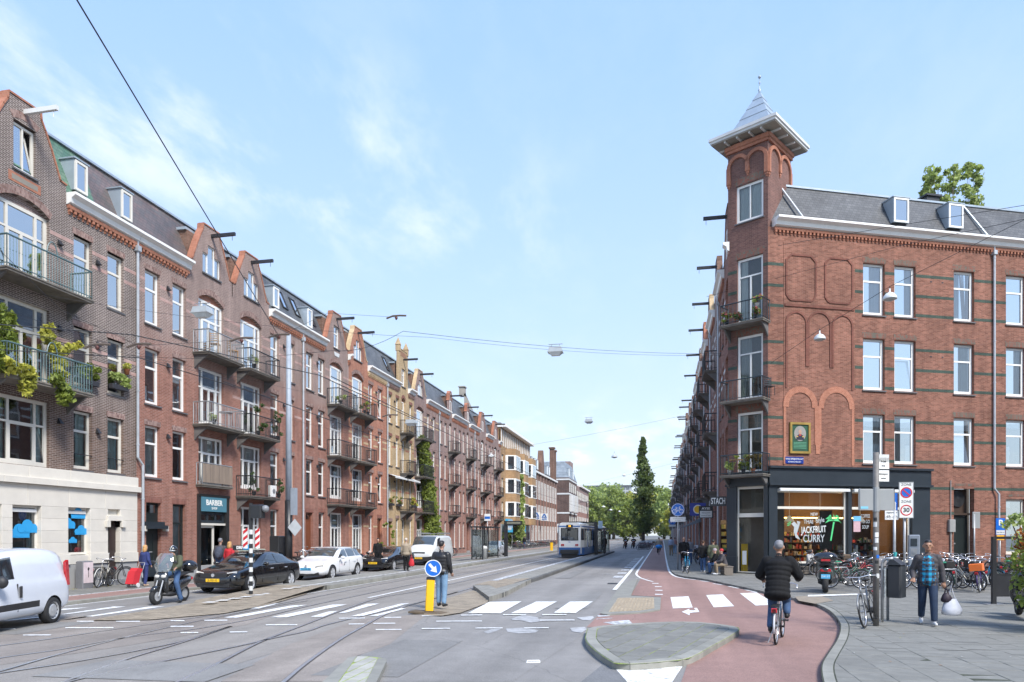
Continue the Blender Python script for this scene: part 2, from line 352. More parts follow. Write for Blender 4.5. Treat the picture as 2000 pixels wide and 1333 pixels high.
def paver_mat(name,col,w,h,mort=(.05,.05,.045),var=.16,rot=0,hi=None):
 m, t, b = _mk(name); nd = t.nodes.new; lk = t.links.new
 tc = nd('ShaderNodeTexCoord'); mp = nd('ShaderNodeMapping'); mp.inputs['Rotation'].default_value = (0,0,rot); lk(tc.outputs['Object'],mp.inputs[0])
 bt = nd('ShaderNodeTexBrick'); lk(mp.outputs[0],bt.inputs['Vector']); bt.inputs['Scale'].default_value = 1; bt.inputs['Brick Width'].default_value = w; bt.inputs['Row Height'].default_value = h
 bt.inputs['Mortar Size'].default_value = .006; bt.inputs['Color1'].default_value = (*[v * (1 - var) for v in col],1); bt.inputs['Color2'].default_value = (*(hi or [v * (1 + var) for v in col]),1); bt.inputs['Mortar'].default_value = (*mort,1)
 n = nd('ShaderNodeTexNoise'); n.inputs['Scale'].default_value = 1.2; n.inputs['Detail'].default_value = 8; n.inputs['Roughness'].default_value = .7; lk(tc.outputs['Object'],n.inputs['Vector'])
 r = nd('ShaderNodeMapRange'); r.inputs[1].default_value = .3; r.inputs[2].default_value = .7; r.inputs[3].default_value = .8; r.inputs[4].default_value = 1.2; lk(n.outputs[0],r.inputs[0])
 sc = nd('ShaderNodeVectorMath'); sc.operation = 'SCALE'; lk(bt.outputs['Color'],sc.inputs[0]); lk(r.outputs[0],sc.inputs[3]); lk(sc.outputs[0],b.inputs['Base Color'])
 b.inputs['Roughness'].default_value = .8; MC[name] = m; return m
ASPH = asphalt('asphalt',.225,(1.05,1.0,.94)); ASPH2 = asphalt('asphalt_old',.215,(1.14,1.0,.88),.2); TRACKC = asphalt('track_concrete',.232,(1.1,1.01,.91),.08)
RED = asphalt('red_asphalt',.285,(1.0,.62,.53),.07); PAINT = paint_mat('road_paint',(.78,.78,.76)); PAINTW = paint_mat('road_paint_worn',(.66,.67,.68),1.3)
SLAB = mat('grey_slab',(.19,.187,.168),.85,var=.16,scale=4,bump=.3,bscale=90); JOINT = mat('joint_sand',(.05,.056,.035),.95,var=.3,scale=8)
MOSS = mat('joint_moss',(.22,.29,.05),.95,var=.5,scale=5); KERB = mat('kerb_concrete',(.25,.245,.215),.85,var=.18,scale=2.5,bump=.25,bscale=70)
KERBD = mat('kerb_dark',(.10,.10,.098),.85,var=.25,scale=2.5,bump=.25,bscale=50)
PAVE = paver_mat('grey_paving',(.185,.18,.162),.5,.3); YPAVE = paver_mat('yellow_paving',(.31,.255,.185),.22,.075,(.10,.09,.075),.25,R(0))
PLATP = paver_mat('platform_paving',(.25,.24,.21),.3,.3,(.1,.1,.09),.12,R(90)); STEEL = mat('rail_steel',(.62,.62,.62),.35,.8,var=.1); GROOVE = mat('rail_groove',(.06,.054,.05),.9,var=0)
WHITE = mat('white_paint',(.78,.78,.75),.45,var=.05,scale=2); BLACK = mat('black_paint',(.02,.021,.023),.4,var=.1); DARKM = mat('dark_metal',(.035,.036,.04),.45,.3,var=.2)
def sheet(name,poly,z,m,**k):
 b = MB(); vs = [(p[0],p[1],z) for p in poly]
 for t in geometry.tessellate_polygon([[Vector((p[0],p[1],0)) for p in poly]]):
  a, c, d = t
  if (poly[c][0]-poly[a][0])*(poly[d][1]-poly[a][1])-(poly[c][1]-poly[a][1])*(poly[d][0]-poly[a][0]) < 0: c, d = d, c
  b.f.append((a,c,d)); b.mi.append(0); b.sm.append(False)
 b.v = vs
 return b.build(name,m,**k)
def g2(l,z=0): return [tuple(G(a,b,z)[:2]) for a,b in l]
S = dict(kind='structure')
sheet('ground',[(-700,-60),(700,-60),(700,1600),(-700,1600)],-.03,mat('far_ground',(.13,.13,.125),.9,var=.2,scale=.05),**S)
sheet('road',[(-16.95,-40),(40,-40),(40,420),(-16.95,420)],0,ASPH,**S)
def catmull(pts,n=8):
 P = [Vector((*p[:2],0)) for p in pts]; P = [P[0]*2-P[1]] + P + [P[-1]*2-P[-2]]; out = []
 for i in range(1,len(P)-2):
  for k in range(n):
   t = k/n; a, b, c, d = P[i-1:i+3]
   out.append(.5*((2*b)+(c-a)*t+(2*a-5*b+4*c-d)*t*t+(3*b-a-3*c+d)*t**3))
 out.append(P[-2]); return out
def ribbon(b,pts,off0,off1,z):
 P = pts; L_ = []; n = len(P)
 for i in range(n):
  d = (P[min(i+1,n-1)]-P[max(i-1,0)]).normalized(); nr = Vector((d.y,-d.x,0)); L_.append((P[i]+nr*off0,P[i]+nr*off1))
 vs = []
 for a, c in L_: vs += [(a.x,a.y,z),(c.x,c.y,z)]
 b.add(vs,[(2*i,2*i+1,2*i+3,2*i+2) for i in range(n-1)])
 # tram track bed and rails
sheet('tram_track_bed',[(-12.25,8),(-6.6,8),(-6.6,330),(-12.25,330)],.004,TRACKC,**S)
sheet('road_patch',g2([(660,1333),(760,1215),(850,1203),(1140,1240),(1000,1333)]),.004,ASPH,kind='structure')
sheet('old_road_surface',g2([(0,1215),(100,1205),(250,1205),(540,1200),(480,1222),(250,1262),(0,1300)]),.008,ASPH2,**S)
sheet('old_road_surface',g2([(430,1333),(560,1262),(700,1210),(835,1200),(760,1260),(690,1285),(640,1333)]),.008,ASPH2,**S)
def far(X,y1=320): return [(X,45),(X,80),(X,140),(X,y1)]
rails = [g2([(-60,1272),(0,1262.6),(102,1248.5),(228,1229.6),(330,1215),(438,1199),(540,1181),(610,1168),(700,1150)]) + [(-11.5,34)] + far(-11.5),g2([(-60,1325),(0,1312),(99,1283.6),(210,1254.5),(330,1226),(438,1203.5),(528,1186),(600,1174)]),g2([(-60,1300),(0,1286.6),(120,1269.5),(183,1257.5),(270,1243),(387,1229),(510,1206.5),(600,1185),(680,1168)]) + [(-10.07,27),(-10.07,34)] + far(-10.07),g2([(-40,1322),(0,1316),(144,1294),(270,1271.6),(360,1252),(450,1224.5)]),g2([(100,1345),(126,1332.5),(195,1307),(255,1286),(330,1263.5),(387,1245.5),(450,1224.5)]),g2([(120,1340),(147,1329.5),(270,1302.5),(390,1278.5),(477,1260.5),(528,1248.5),(600,1233.5),(638,1221),(730,1199),(806,1181)]) + [(-7.15,24.5)],g2([(335,1340),(348,1332.5),(420,1299.5),(510,1254),(600,1219),(670,1192),(742,1168),(806,1157)]) + [(-8.58,30)] + far(-8.58),g2([(545,1340),(555,1332.5),(600,1295),(664,1250),(710,1224),(750,1202),(790,1186),(830,1175)]) + [(-7.15,23),(-7.15,30)] + far(-7.15)]
rb = MB()
for i, rl in enumerate(rails):
 P = catmull(rl,6)
 rb.cur = 0; ribbon(rb,P,-.03,.03,.013); rb.cur = 1; ribbon(rb,P,.03,.058,.0115); ribbon(rb,P,-.036,-.03,.0115)
 o = rb.build('tram_rail',[STEEL,GROOVE],kind='structure'); rb = MB()
 # painted lines
pb = MB()
def quad(b,pts,z): b.add([(p[0],p[1],z) for p in pts],[(0,1,2,3)])
def zeb(name,quads,z=.017,m=None,label=None):
 b = MB()
 for q in quads: quad(b,g2(q),z)
 return b.build(name,m or PAINT,**S)
zeb('zebra_crossing',[[(955.5,1177),(1018.5,1176),(978,1199.4),(913.7,1199.4)],[(1047,1176.5),(1088.3,1176),(1045.5,1199.4),(998,1199.4)],[(1113,1176.5),(1158,1176),(1124,1199),(1081.5,1198.5)]])
zeb('zebra_crossing',[[(437,1208),(463,1208),(600,1183),(571,1184)],[(529,1207.5),(560,1207.5),(678,1182),(650,1182.5)],[(606,1206.5),(630,1206.5),(659,1195),(642,1196)],[(661,1199),(676,1198),(742,1180),(716,1181)],[(684,1205.5),(710,1204.5),(801,1179.5),(783,1180.5)],[(721,1205),(738,1204.5),(793,1190),(784,1189)],[(488,1190),(505,1190),(545,1180),(525,1181)]])
zeb('zebra_crossing',[[(6,1213),(40,1213),(98,1207),(78,1206)],[(114,1213),(135,1211.5),(322,1185),(290,1186)],[(117,1201),(126,1201),(246,1185.5),(222,1185.5)],[(118,1193),(122,1190),(173,1187),(150,1190)]],.008)
zeb('zebra_crossing',[[(1309.7,1167.5),(1344.7,1165.8),(1352.9,1187.8),(1314.4,1189.5)],[(1379,1163.3),(1412,1162),(1434,1185.3),(1394,1187.3)],[(1445,1159.8),(1478,1158.4),(1517,1182),(1476,1184)]],.0125)
ln = []
for x0, x1, y in [(497,592,343),(667,760,340),(850,950,338),(1020,1125,338),(560,758,366.5),(1010,1160,362),(497,620,398.5),(730,848,396.5),(940,1048,396),(297,410,403),(287,382,376),(335,408,350),(137,250,353.5),(180,248,379)]:
 a, b_, y_ = x0/2.222+600, x1/2.222+600, y/2.222+1050; ln.append([(a,y_+1.0),(b_,y_+.6),(b_,y_-.9),(a,y_-.5)])
for x0, x1, y in [(150,333,474),(425,738,426),(500,610,384),(755,910,384),(0,100,434),(1110,1260,417),(1175,1290,458),(1330,1480,377),(1495,1610,454),(1730,1935,407),(1110,1200,380)]:
 a, b_, y_ = x0/3.333, x1/3.333, y/3.333+1100; ln.append([(a,y_+1.1),(b_,y_+.9),(b_,y_-.8),(a,y_-.6)])
zeb('bicycle_crossing_line',ln,.018)
b = MB()
def fl(X,y0,y1,w=.1,z=.017): b.add([(X-w/2,y0,z),(X+w/2,y0,z),(X+w/2,y1,z),(X-w/2,y1,z)],[(0,1,2,3)])
fl(-9.28,21.5,300,.12); fl(-12.0,20,60,.07)
b.build('lane_line',PAINT,**S)
b = MB(); fl(-1.72,26.5,68,.16); b.build('lane_line',PAINT,**S)
b = MB()
for i in range(9): y = 34 + i*3.4; b.add([(-2.3,y,.017),(-1.85,y,.017),(-1.85,y+1.6,.017),(-2.3,y+1.6,.017)],[(0,1,2,3)])
fl(-2.6,36.9,37.1,.9)
b.build('lane_line',PAINTW,**S)
SMEAR = mat('worn_smear',(.36,.36,.36),.8,var=.35,scale=6)
for k, (x0,x1,y0,y1) in enumerate([(-5.0,-3.7,9.5,13.2),(-2.9,-2.0,19.5,25.5),(-4.9,-4.2,33,41),(-13.9,-12.9,12,14.2),(-3.4,-2.9,48,62),(-8.9,-6.2,8.6,10.1)]): sheet('road_patch',[(x0,y0),(x1,y0+.15),(x1-.05,y1),(x0+.08,y1-.1)],.0105+.0004*k,asphalt('asphalt_repair_%d' % k,(.19,.225,.195,.19,.185,.23)[k],(1.03,1,.95)),**S)
for k, (x,y) in enumerate([(-2.0,30.0),(-16.6,21.5)]):
 b = MB(); [b.box(x-.2,x+.2,y-.22+i*.06,y-.19+i*.06,.004,.02) for i in range(8)]; b.box(x-.24,x+.24,y-.26,y-.23,.004,.02); b.box(x-.24,x+.24,y+.26,y+.29,.004,.02); b.build('drain_cover',DARKM,kind='structure')
 # worn white smears on the asphalt
for k, l in enumerate([[(885,355),(935,338),(1010,350),(1045,333),(1000,352),(1020,365),(970,372),(930,362),(890,360)],[(862,398),(930,393),(1005,405),(990,415),(920,419),(870,412)],[(765,412),(800,400),(850,396),(812,412),(785,419)],[(1140,395),(1205,390),(1212,402),(1190,416),(1150,410)],[(1170,350),(1240,343),(1245,350),(1228,362),(1195,360)]]):
 sheet('worn_paint_patch',[tuple(G(a/2.222+600,c/2.222+1050)[:2]) for a,c in l],.0095,SMEAR,**S)
 # manhole frame
b = MB(); q = [tuple(G(x/2.222+600,y/2.222+1050)[:2]) for x,y in [(955,538),(1008,537),(1009,545),(953,546)]]
P = [Vector((*p,0)) for p in q]
for i in range(4): b.tube(P[i]+Vector((0,0,.008)),P[(i+1) % 4]+Vector((0,0,.008)),.012,n=4)
b.build('manhole_frame',WHITE,**S)
# red cycle lane, junction and its lines
redo = g2([(1279.6,1063.7),(1244.5,1117.7),(1243,1124),(1252,1130),(1232,1163.5),(1278,1166),(1291,1166.6),(1289.6,1190.5),(1252.5,1196),(1173,1198.5),(1146,1226),(1160,1226),(1260,1217),(1400,1222),(1445,1232),(1346,1290),(1328,1340),(1607,1345),(1606.5,1300),(1620,1278),(1635,1254),(1641,1233),(1638,1218),(1620,1197),(1590,1182),(1560,1176),(1478,1158),(1442,1150),(1384,1137),(1358,1133.2),(1336,1130.5),(1317.4,1125.8),(1308,1117.7),(1304,1105.6),(1300,1085.3),(1297,1063.7)])
sheet('cycle_path',redo,.008,RED,**S); sheet('cycle_path',[(-1.44,150),(.43,150),(.43,330),(-1.44,330)],.008,RED,**S)
def pline(pts,w,z=.0135,m=PAINT,name='cycle_path_line'):
 b = MB(); ribbon(b,catmull(pts,5),-w/2,w/2,z); return b.build(name,m,**S)
pline([(-1.44,300),(-1.44,200)] + g2([(1279.6,1063.7),(1267.5,1082.6),(1250,1109),(1244.5,1117.7),(1243,1123),(1250,1129),(1262,1133.5),(1275.6,1137)]),.11)
pline([(.43,300),(.43,200)] + g2([(1297,1063.7),(1300,1085.3),(1304,1105.6),(1308,1117.7),(1317.4,1125.8),(1336.3,1130.5),(1358,1133.2)]),.12)
pline(g2([(1241.8,1130.5),(1268.8,1130.5)]),.07)
for a, c in [((1368.7,1135.3),(1383.6,1137.3)),((1393,1140.7),(1410.6,1143.4)),((1423,1146),(1442,1150)),((1456,1153),(1478,1158))]: pline(g2([a,c]),.11)
for x, y in [(1280,1140.4),(1285.7,1146.7),(1287,1154),(1287,1162)]:
 p = G(x,y); b = MB(); b.add([(p.x-.13,p.y-.16,.0135),(p.x+.13,p.y-.16,.0135),(p.x+.13,p.y+.16,.0135),(p.x-.13,p.y+.16,.0135)],[(0,1,2,3)]); b.build('cycle_path_line',PAINT,**S)
sheet('turn_arrow',g2([(1331.5,1196.3),(1346.5,1190.5),(1346,1193.5),(1359,1193),(1355.5,1189),(1361,1188.5),(1366,1196.5),(1347,1198.5),(1347,1203)]),.0135,PAINT,**S)
sheet('hatched_triangle',g2([(1203,1309),(1214,1305.5),(1333,1303.5),(1322,1320),(1306,1345),(1235,1345)]),.0125,PAINT,**S)
sheet('road_patch',g2([(1176,1300),(1205,1306),(1240,1345),(1120,1345)]),.009,asphalt('asphalt_dark',.165),**S)
zeb('bicycle_crossing_line',[[(1178,1217),(1205,1222),(1237,1221),(1228,1212)],[(1168,1206),(1166,1203),(1192,1203),(1191,1204.5)],[(1166,1210),(1164,1211),(1196,1209),(1196,1208)]],.013,PAINTW)
# ---- slabs helper: lay w x l pieces over a polygon, each its own part
def inside(p,poly):
 x, y = p; c = False; n = len(poly)
 for i in range(n):
  (x0,y0), (x1,y1) = poly[i], poly[(i+1) % n]
  if (y0 > y) != (y1 > y) and x < (x1-x0)*(y-y0)/(y1-y0)+x0: c = not c
 return c
def clip_cell(cell,poly):
 "clip a convex cell by testing corners; cheap: keep whole cells or shrink toward the centre"
 return all(inside(p,poly) for p in cell)
slab_cache = {}
def slabs(parent,poly,z,w,l,ang=0,m=None,name='paving_slab',limit=290,gap=.006,ymax=1e9,hh=.03,org=(0,0)):
 m = m or SLAB; key = (w,l,m.name,hh)
 if key not in slab_cache:
  b = MB(); b.bbox(-w/2+gap/2,w/2-gap/2,-l/2+gap/2,l/2-gap/2,-hh,0,.004); slab_cache[key] = b.mesh(name,m)
 me = slab_cache[key]; ca, sa = cos(ang), sin(ang); cells = []
 xs = [p[0]*ca+p[1]*sa for p in poly]; ys = [-p[0]*sa+p[1]*ca for p in poly]
 i0, i1 = int((min(xs)-org[0])//w)-1, int((max(xs)-org[0])//w)+1
 for i in range(i0,i1+1):
  off = (i % 2)*l/2; j0, j1 = int((min(ys)-off)//l)-1, int((max(ys)-off)//l)+1
  for j in range(j0,j1+1):
   u, v = org[0]+i*w+w/2, j*l+off+l/2
   c = [((u+a)*ca-(v+b_)*sa,(u+a)*sa+(v+b_)*ca) for a,b_ in ((-w/2,-l/2),(w/2,-l/2),(w/2,l/2),(-w/2,l/2))]
   x, y = u*ca-v*sa, u*sa+v*ca
   if y > ymax: continue
   n_in = sum(inside(p,poly) for p in c)
   if n_in == 4: cells.append((x*x+y*y,x,y,0,c))
   elif n_in >= 1 or inside((x,y),poly): cells.append((x*x+y*y,x,y,1,c))
 cells.sort(key=lambda c: c[0]); rest = MB(); cnt = 0
 def clip(c):                      # Sutherland-Hodgman of the outline against the convex cell
  out = [Vector((*p,0)) for p in poly]
  for k in range(4):
   a, b_ = Vector((*c[k],0)), Vector((*c[(k+1) % 4],0)); e = b_-a; nr = Vector((-e.y,e.x,0)); inp, out = out, []
   if not inp: break
   for q in range(len(inp)):
    p0, p1 = inp[q-1], inp[q]; d0, d1 = (p0-a).dot(nr), (p1-a).dot(nr)
    if (d0 < 0) != (d1 < 0): out.append(p0+(p1-p0)*(d0/(d0-d1)))
    if d1 >= 0: out.append(p1)
  return [(p.x,p.y) for p in out]
 for _, x, y, cut, c in cells:
  dz = random.uniform(-.003,.003)
  if cut:
   pl = clip([(x+(p[0]-x)*(1-gap/w),y+(p[1]-y)*(1-gap/l)) for p in c])
   if len(pl) < 3: continue
   ar = abs(sum(pl[i][0]*pl[(i+1) % len(pl)][1]-pl[(i+1) % len(pl)][0]*pl[i][1] for i in range(len(pl))))/2
   if ar < .004: continue
   if cnt < limit:
    b = MB(); b.prism(pl,z-hh,z+dz); b.build(name,m,parent); cnt += 1
   else: rest.prism(pl,z-hh,z+dz)
  elif cnt < limit:
   o = obj(name,me,parent,(x,y,z+dz),(random.uniform(-.004,.004),random.uniform(-.004,.004),ang)); cnt += 1
  else:
   rest.M = Matrix.Translation((x,y,z+dz)) @ Matrix.Rotation(ang,4,'Z'); g = gap/2
   rest.add([(-w/2+g,-l/2+g,0),(w/2-g,-l/2+g,0),(w/2-g,l/2-g,0),(-w/2+g,l/2-g,0)],[(0,1,2,3)]); rest.M = None
 if rest.f: rest.build(name+'s',m,parent,kind='stuff')
def kerbline(parent,pts,w,z,L_=1.0,m=None,z0=-.02,closed=False,side=1,gap=.008,maxn=200):
 "kerb stones of length L_ following a line; the stone lies on the side to the right of travel"
 P = [Vector((*p[:2],0)) for p in pts]
 if closed: P.append(P[0])
 seg = [0]
 for i in range(1,len(P)): seg.append(seg[-1]+(P[i]-P[i-1]).length)
 def at(s):
  for i in range(1,len(P)):
   if s <= seg[i] or i == len(P)-1:
    return P[i-1].lerp(P[i],(s-seg[i-1])/max(1e-6,seg[i]-seg[i-1]))
 tot = seg[-1]; n = max(1,round(tot/L_)); st = tot/n; objs = 0
 for k in range(n):
  a, b_ = k*st+gap/2, (k+1)*st-gap/2; m_ = 3; pts_ = [at(a+(b_-a)*q/m_) for q in range(m_+1)]
  o_ = []; i_ = []
  for q, p in enumerate(pts_):
   d = (at(min(tot,a+(b_-a)*q/m_+.02))-at(max(0,a+(b_-a)*q/m_-.02))).normalized(); nr = Vector((d.y,-d.x,0))*side; o_.append(p); i_.append(p+nr*w)
  b = MB(); c = .025; vs = []
  for q in range(m_+1):
   d = (i_[q]-o_[q]).normalized()
   vs += [(*o_[q][:2],z0),(*o_[q][:2],z-c),(*(o_[q]+d*c*.7)[:2],z),(*i_[q][:2],z),(*i_[q][:2],z0)]
  fs = []
  for q in range(m_):
   for r in range(4): fs.append((q*5+r,q*5+r+1,q*5+6+r,q*5+5+r))
  fs += [(0,4,3,2,1),tuple(m_*5+r for r in range(5))]
  b.add(vs,fs); b.build('kerb_stone',m or KERB,parent)
  # ---- island in front
iso = g2([(1142.5,1245),(1148,1256),(1166,1272.5),(1192,1290),(1208.5,1296),(1263.5,1294.5),(1304.8,1290.4),(1346,1285),(1390,1261.5),(1445,1230),(1425.8,1221.6),(1362.5,1214.8),(1318.5,1214.2),(1263.5,1216),(1197.5,1220),(1167,1223),(1147,1227)],.12)
iso = [tuple(p[:2]) for p in catmull(iso[:-1]+[iso[-1]],2)]
isl = sheet('traffic_island',iso,.108,MOSS,**S)
kerbline(isl,iso,.2,.12,.95,side=-1,closed=True,m=KERB)
cen = Vector((sum(p[0] for p in iso)/len(iso),sum(p[1] for p in iso)/len(iso),0))
def inset(poly,d):
 n = len(poly); out = []
 for i in range(n):
  a, b_, c = Vector((*poly[i-1],0)), Vector((*poly[i],0)), Vector((*poly[(i+1) % n],0)); t = (c-a).normalized(); out.append((b_.x-t.y*d,b_.y+t.x*d))
 return out
ar = sum(iso[i][0]*iso[(i+1) % len(iso)][1]-iso[(i+1) % len(iso)][0]*iso[i][1] for i in range(len(iso)))
slabs(isl,inset(iso,.215*(1 if ar > 0 else -1)),.117,.36,.5,-R(15),gap=.018,hh=.03,limit=200)
# ---- tactile island
tac = g2([(1172.8,1198),(1192,1171),(1214,1140),(1240,1131),(1246,1131),(1232,1163.5),(1277,1166.3),(1291,1166.6),(1289.6,1190),(1252.5,1195.8),(1186.5,1199.8)],.05)
ti = sheet('refuge_island',tac,.03,JOINT,**S)
b = MB(); b.prism(tac,-.01,.045); b.build('island_kerb',KERB,ti)
tp = g2([(1189,1195),(1207,1168.3),(1277,1167.5),(1278,1188),(1252.5,1192.5)],.05)
TACT = mat('tactile_tile',(.36,.29,.20),.8,var=.2,scale=5)
slabs(ti,tp,.052,.3,.3,R(-2),TACT,'tactile_tile',hh=.02)
b = MB()
for i in range(60):
 x = -3.2+i*.1; seg = [y for y in np.arange(15,25,.1) if inside((x,y),tp)]
 if len(seg) > 3: b.box(x-.02,x+.02,seg[0],seg[-1],.05,.061)
b.build('guide_ribs',TACT,ti,kind='stuff')
# ---- small refuge at the bottom
rf = g2([(681,1284),(715,1281.5),(753,1286),(755,1291),(722,1360),(600,1360)],.1)
ro = sheet('refuge_island',rf,.0945,MOSS,**S); b = MB(); b.prism(g2([(753,1286),(755,1291),(722,1360),(700,1360),(738,1286)],.1),-.02,.1); b.build('kerb_stone',KERB,ro)
b = MB(); b.prism(g2([(681,1284),(697,1282),(660,1333),(640,1360),(600,1360)],.1),-.02,.1); b.build('kerb_stone',KERB,ro)
slabs(ro,g2([(698,1282.5),(716,1281.5),(737,1286.5),(699,1360),(642,1360),(662,1333)],.1),.1,.2,.5,R(1),mat('pale_slab',(.36,.35,.31),.85,var=.15),gap=.02)
# ---- pavement on the right (with the curved kerb)
kin = g2([(1560,1174),(1590,1182),(1620,1197),(1638,1218),(1641,1233),(1635,1254),(1620,1278),(1606.5,1300),(1604,1320),(1610,1350)],.03)
kin = [tuple(p[:2]) for p in catmull(kin,3)] + [(2.6,6.5),(3.2,3)]
edge_up = g2([(1297.5,1063.7),(1300.8,1085.3),(1305,1105.6),(1309.5,1117),(1319,1124.8),(1337,1129.5),(1359,1132.2),(1384,1136),(1410.6,1142.4),(1442,1149),(1478,1157),(1560,1174)])
pav = [(.5,330)] + edge_up[:-1] + kin + [(60,3),(60,60),(60,330)]
pb_m = MB(); pb_m.prism(pav,-.01,.085); pv = pb_m.build('pavement',PAVE,**S)
near = kin[:-2] + [(2.7,7.2),(14,7.2),(14,20),(5.6,20.9),(4.5,22.6)]
near = [p for p in near]
np_ = sheet('pavement_bed',near,.087,JOINT,**S)
kerbline(np_,kin[:-1],.16,.088,.9,side=-1,m=KERB)
kin2 = inset(kin,.0)
def shift(line,d):
 out = []; n = len(line)
 for i in range(n):
  a, c = Vector((*line[max(0,i-1)],0)), Vector((*line[min(n-1,i+1)],0)); t = (c-a).normalized(); out.append((line[i][0]-t.y*d,line[i][1]+t.x*d))
 return out
k2 = shift(kin[:-1],.18)
slab_area = k2 + [(13.5,6.6),(13.5,24),(5.0,24)]
slabs(np_,slab_area,.09,.5,.3,0,org=(.1,0),limit=300)
# paved strip (yellow) and white line on the plaza
sheet('yellow_paving',g2([(1552,1166),(1600,1163),(1628,1174),(1592,1180),(1560,1174)],.09),.097,mat('yellow_slab',(.30,.25,.19),.85,var=.2,scale=6),**S)
b = MB(); quad(b,g2([(1578,1166),(1692,1162.5),(1692,1159.8),(1578,1163)],.09),.1); b.build('plaza_line',PAINT,**S)
# ---- left pavement, cycle path, kerb
lp = sheet('pavement',[(-60,-20),(-18.55,-20),(-18.55,330),(-60,330)],.1,PAVE,**S)
sheet('cycle_path',[(-18.45,-20),(-17.15,-20),(-17.15,330),(-18.45,330)],.1,RED,**S)
b = MB(); b.box(-18.56,-18.44,-20,330,.05,.107); b.build('cycle_path_line',PAINTW,**S)
kl = MB(); kl.box(-17.16,-16.95,-20,14,0,.104); ko = kl.build('kerb',KERB,**S)
for i in range(100):
 y = 14+i; b = MB() if i == 0 else b
 if i == 0: b.bbox(-.105,.105,.005,.995,0,.104,.015); kme = b.mesh('kerb_stone',KERB)
 obj('kerb_stone',kme,ko,(-17.055,y,0))
b = MB(); b.box(-17.16,-16.95,114,330,0,.104); b.build('kerb',KERB,**S)
b = MB(); fl(-16.75,17,26,.08,.005); b.build('lane_line',PAINT,**S)
# ---- left platform (median)
mp_ = g2([(177,1212),(294,1210.5),(438,1198),(510,1184)],.03) + [(-12.3,24),(-12.3,87),(-13.2,90),(-14.0,92),(-14.3,88),(-14.3,26)] + g2([(492,1164.5),(420,1170.5),(324,1187),(210,1205)],.03)
sheet('yellow_paving',g2([(177,1212),(294,1210.5),(438,1198),(530,1180),(600,1160),(560,1158),(492,1164.5),(420,1170.5),(324,1187),(210,1205)],.03),.03,YPAVE,**S)
ML = MB(); ML.prism([(-12.3,24.5),(-12.3,87),(-13.2,90),(-14.0,92),(-14.3,88),(-14.3,24.5)],-.01,.16)
mo = ML.build('tram_platform',[PLATP],**S)
kerbline(mo,[(-12.28,24.6),(-12.28,60)],.14,.165,1.0,side=1,m=KERB)
kerbline(mo,[(-12.28,60),(-12.28,87)],.14,.165,3,side=1,m=KERB)
b = MB()
for i in range(26):
 y = 18.2+i*.62; b.add([(-12.98,y,.172 if y > 22.5 else .1),(-12.68,y+.12,.172 if y > 22.5 else .1),(-12.68,y+.4,.172 if y > 22.5 else .1),(-12.98,y+.28,.172 if y > 22.5 else .1)],[(0,1,2,3)])
b.build('platform_edge_marks',PAINT,**S)
b = MB(); ribbon(b,[Vector((-13.0,34,0)),Vector((-13.0,87,0))],-.05,.3,.172); b.build('platform_edge_marks',PAINTW,**S)
b = MB(); b.add([(-11.25,18.3,.034),(-12.3,24.5,.162),(-14.3,24.5,.162),(-14.1,19.5,.034),(-13.3,18.2,.034)],[(0,1,2,3,4)]); b.build('platform_ramp',YPAVE,**S)
# ---- right platform
rp = [(-6.75,24.5),(-6.9,30),(-7.0,40),(-7.0,83),(-6.0,86),(-5.45,84),(-5.45,31)] + g2([(986,1165),(951,1177)])
RP = MB(); RP.prism([(-6.93,25.8),(-6.98,31),(-7.0,83),(-6.2,86),(-5.5,84),(-5.5,30.2)] + g2([(986,1166),(955,1176)]),-.01,.155); rpo = RP.build('tram_platform',[PLATP],**S)
kerbline(rpo,[(-5.62,27.2),(-5.5,29.5),(-5.43,31.5),(-5.43,84),(-6.1,86.3)],.16,.16,1.4,side=-1,m=KERBD)
sheet('yellow_paving',g2([(826,1201),(862,1203),(900,1197),(951,1178),(935,1150),(870,1170)],.03),.03,YPAVE,**S)
b = MB(); e0 = [(*p,.03) for p in g2([(951,1178),(925,1158)],.03)]
b.add([e0[0],(-5.75,24.6,.158),(-5.6,27.5,.158),(-6.95,27.5,.158),e0[1]],[(0,1,2,3,4)]); b.build('platform_ramp',YPAVE,**S)
sheet('yellow_paving',[(-5.72,26),(-5.6,30.5),(-6.9,29.6),(-6.95,26)],.161,YPAVE,**S)
b = MB(); ribbon(b,[Vector((-6.93,28.5,0)),Vector((-6.96,83,0))],0,.3,.168); b.build('platform_edge_marks',PAINTW,**S)
# ------------------------------------------------------------------ building kit
# a building's own frame: x along the front, y into the building, z up
B_DARK = brick('brick_dark',(.11,.07,.055),(.18,.115,.09),(.40,.35,.31),zsplit=6.9,hi2=(.155,.118,.10),mlight=(.46,.40,.37),stain=.25)
B_RED = brick('brick_red',(.25,.10,.068),(.35,.155,.11),(.42,.31,.27),zsplit=10.0,hi2=(.27,.18,.15),mlight=(.46,.38,.35),stain=.22)
B_PINK = brick('brick_pink',(.28,.13,.10),(.38,.20,.155),(.42,.32,.28),zsplit=9.0,hi2=(.30,.19,.17),mlight=(.38,.31,.28),stain=.22)
B_ORNG = brick('brick_orange',(.38,.145,.09),(.48,.21,.14),(.45,.32,.24),stain=.2)
B_YEL = brick('brick_yellow',(.44,.30,.155),(.54,.395,.23),(.50,.42,.30),stain=.18)
B_RGT = brick('brick_corner',(.19,.072,.045),(.335,.145,.098),(.30,.21,.17),stain=.32)
B_TOW = brick('brick_tower',(.13,.062,.052),(.21,.10,.08),(.27,.20,.17),stain=.22)
B_BRN = brick('brick_brown',(.16,.085,.06),(.24,.14,.10),(.26,.2,.16),stain=.25)
ORANGE = brick('brick_bright',(.37,.14,.085),(.46,.195,.125),(.45,.25,.17),bw=.11,stain=.18)
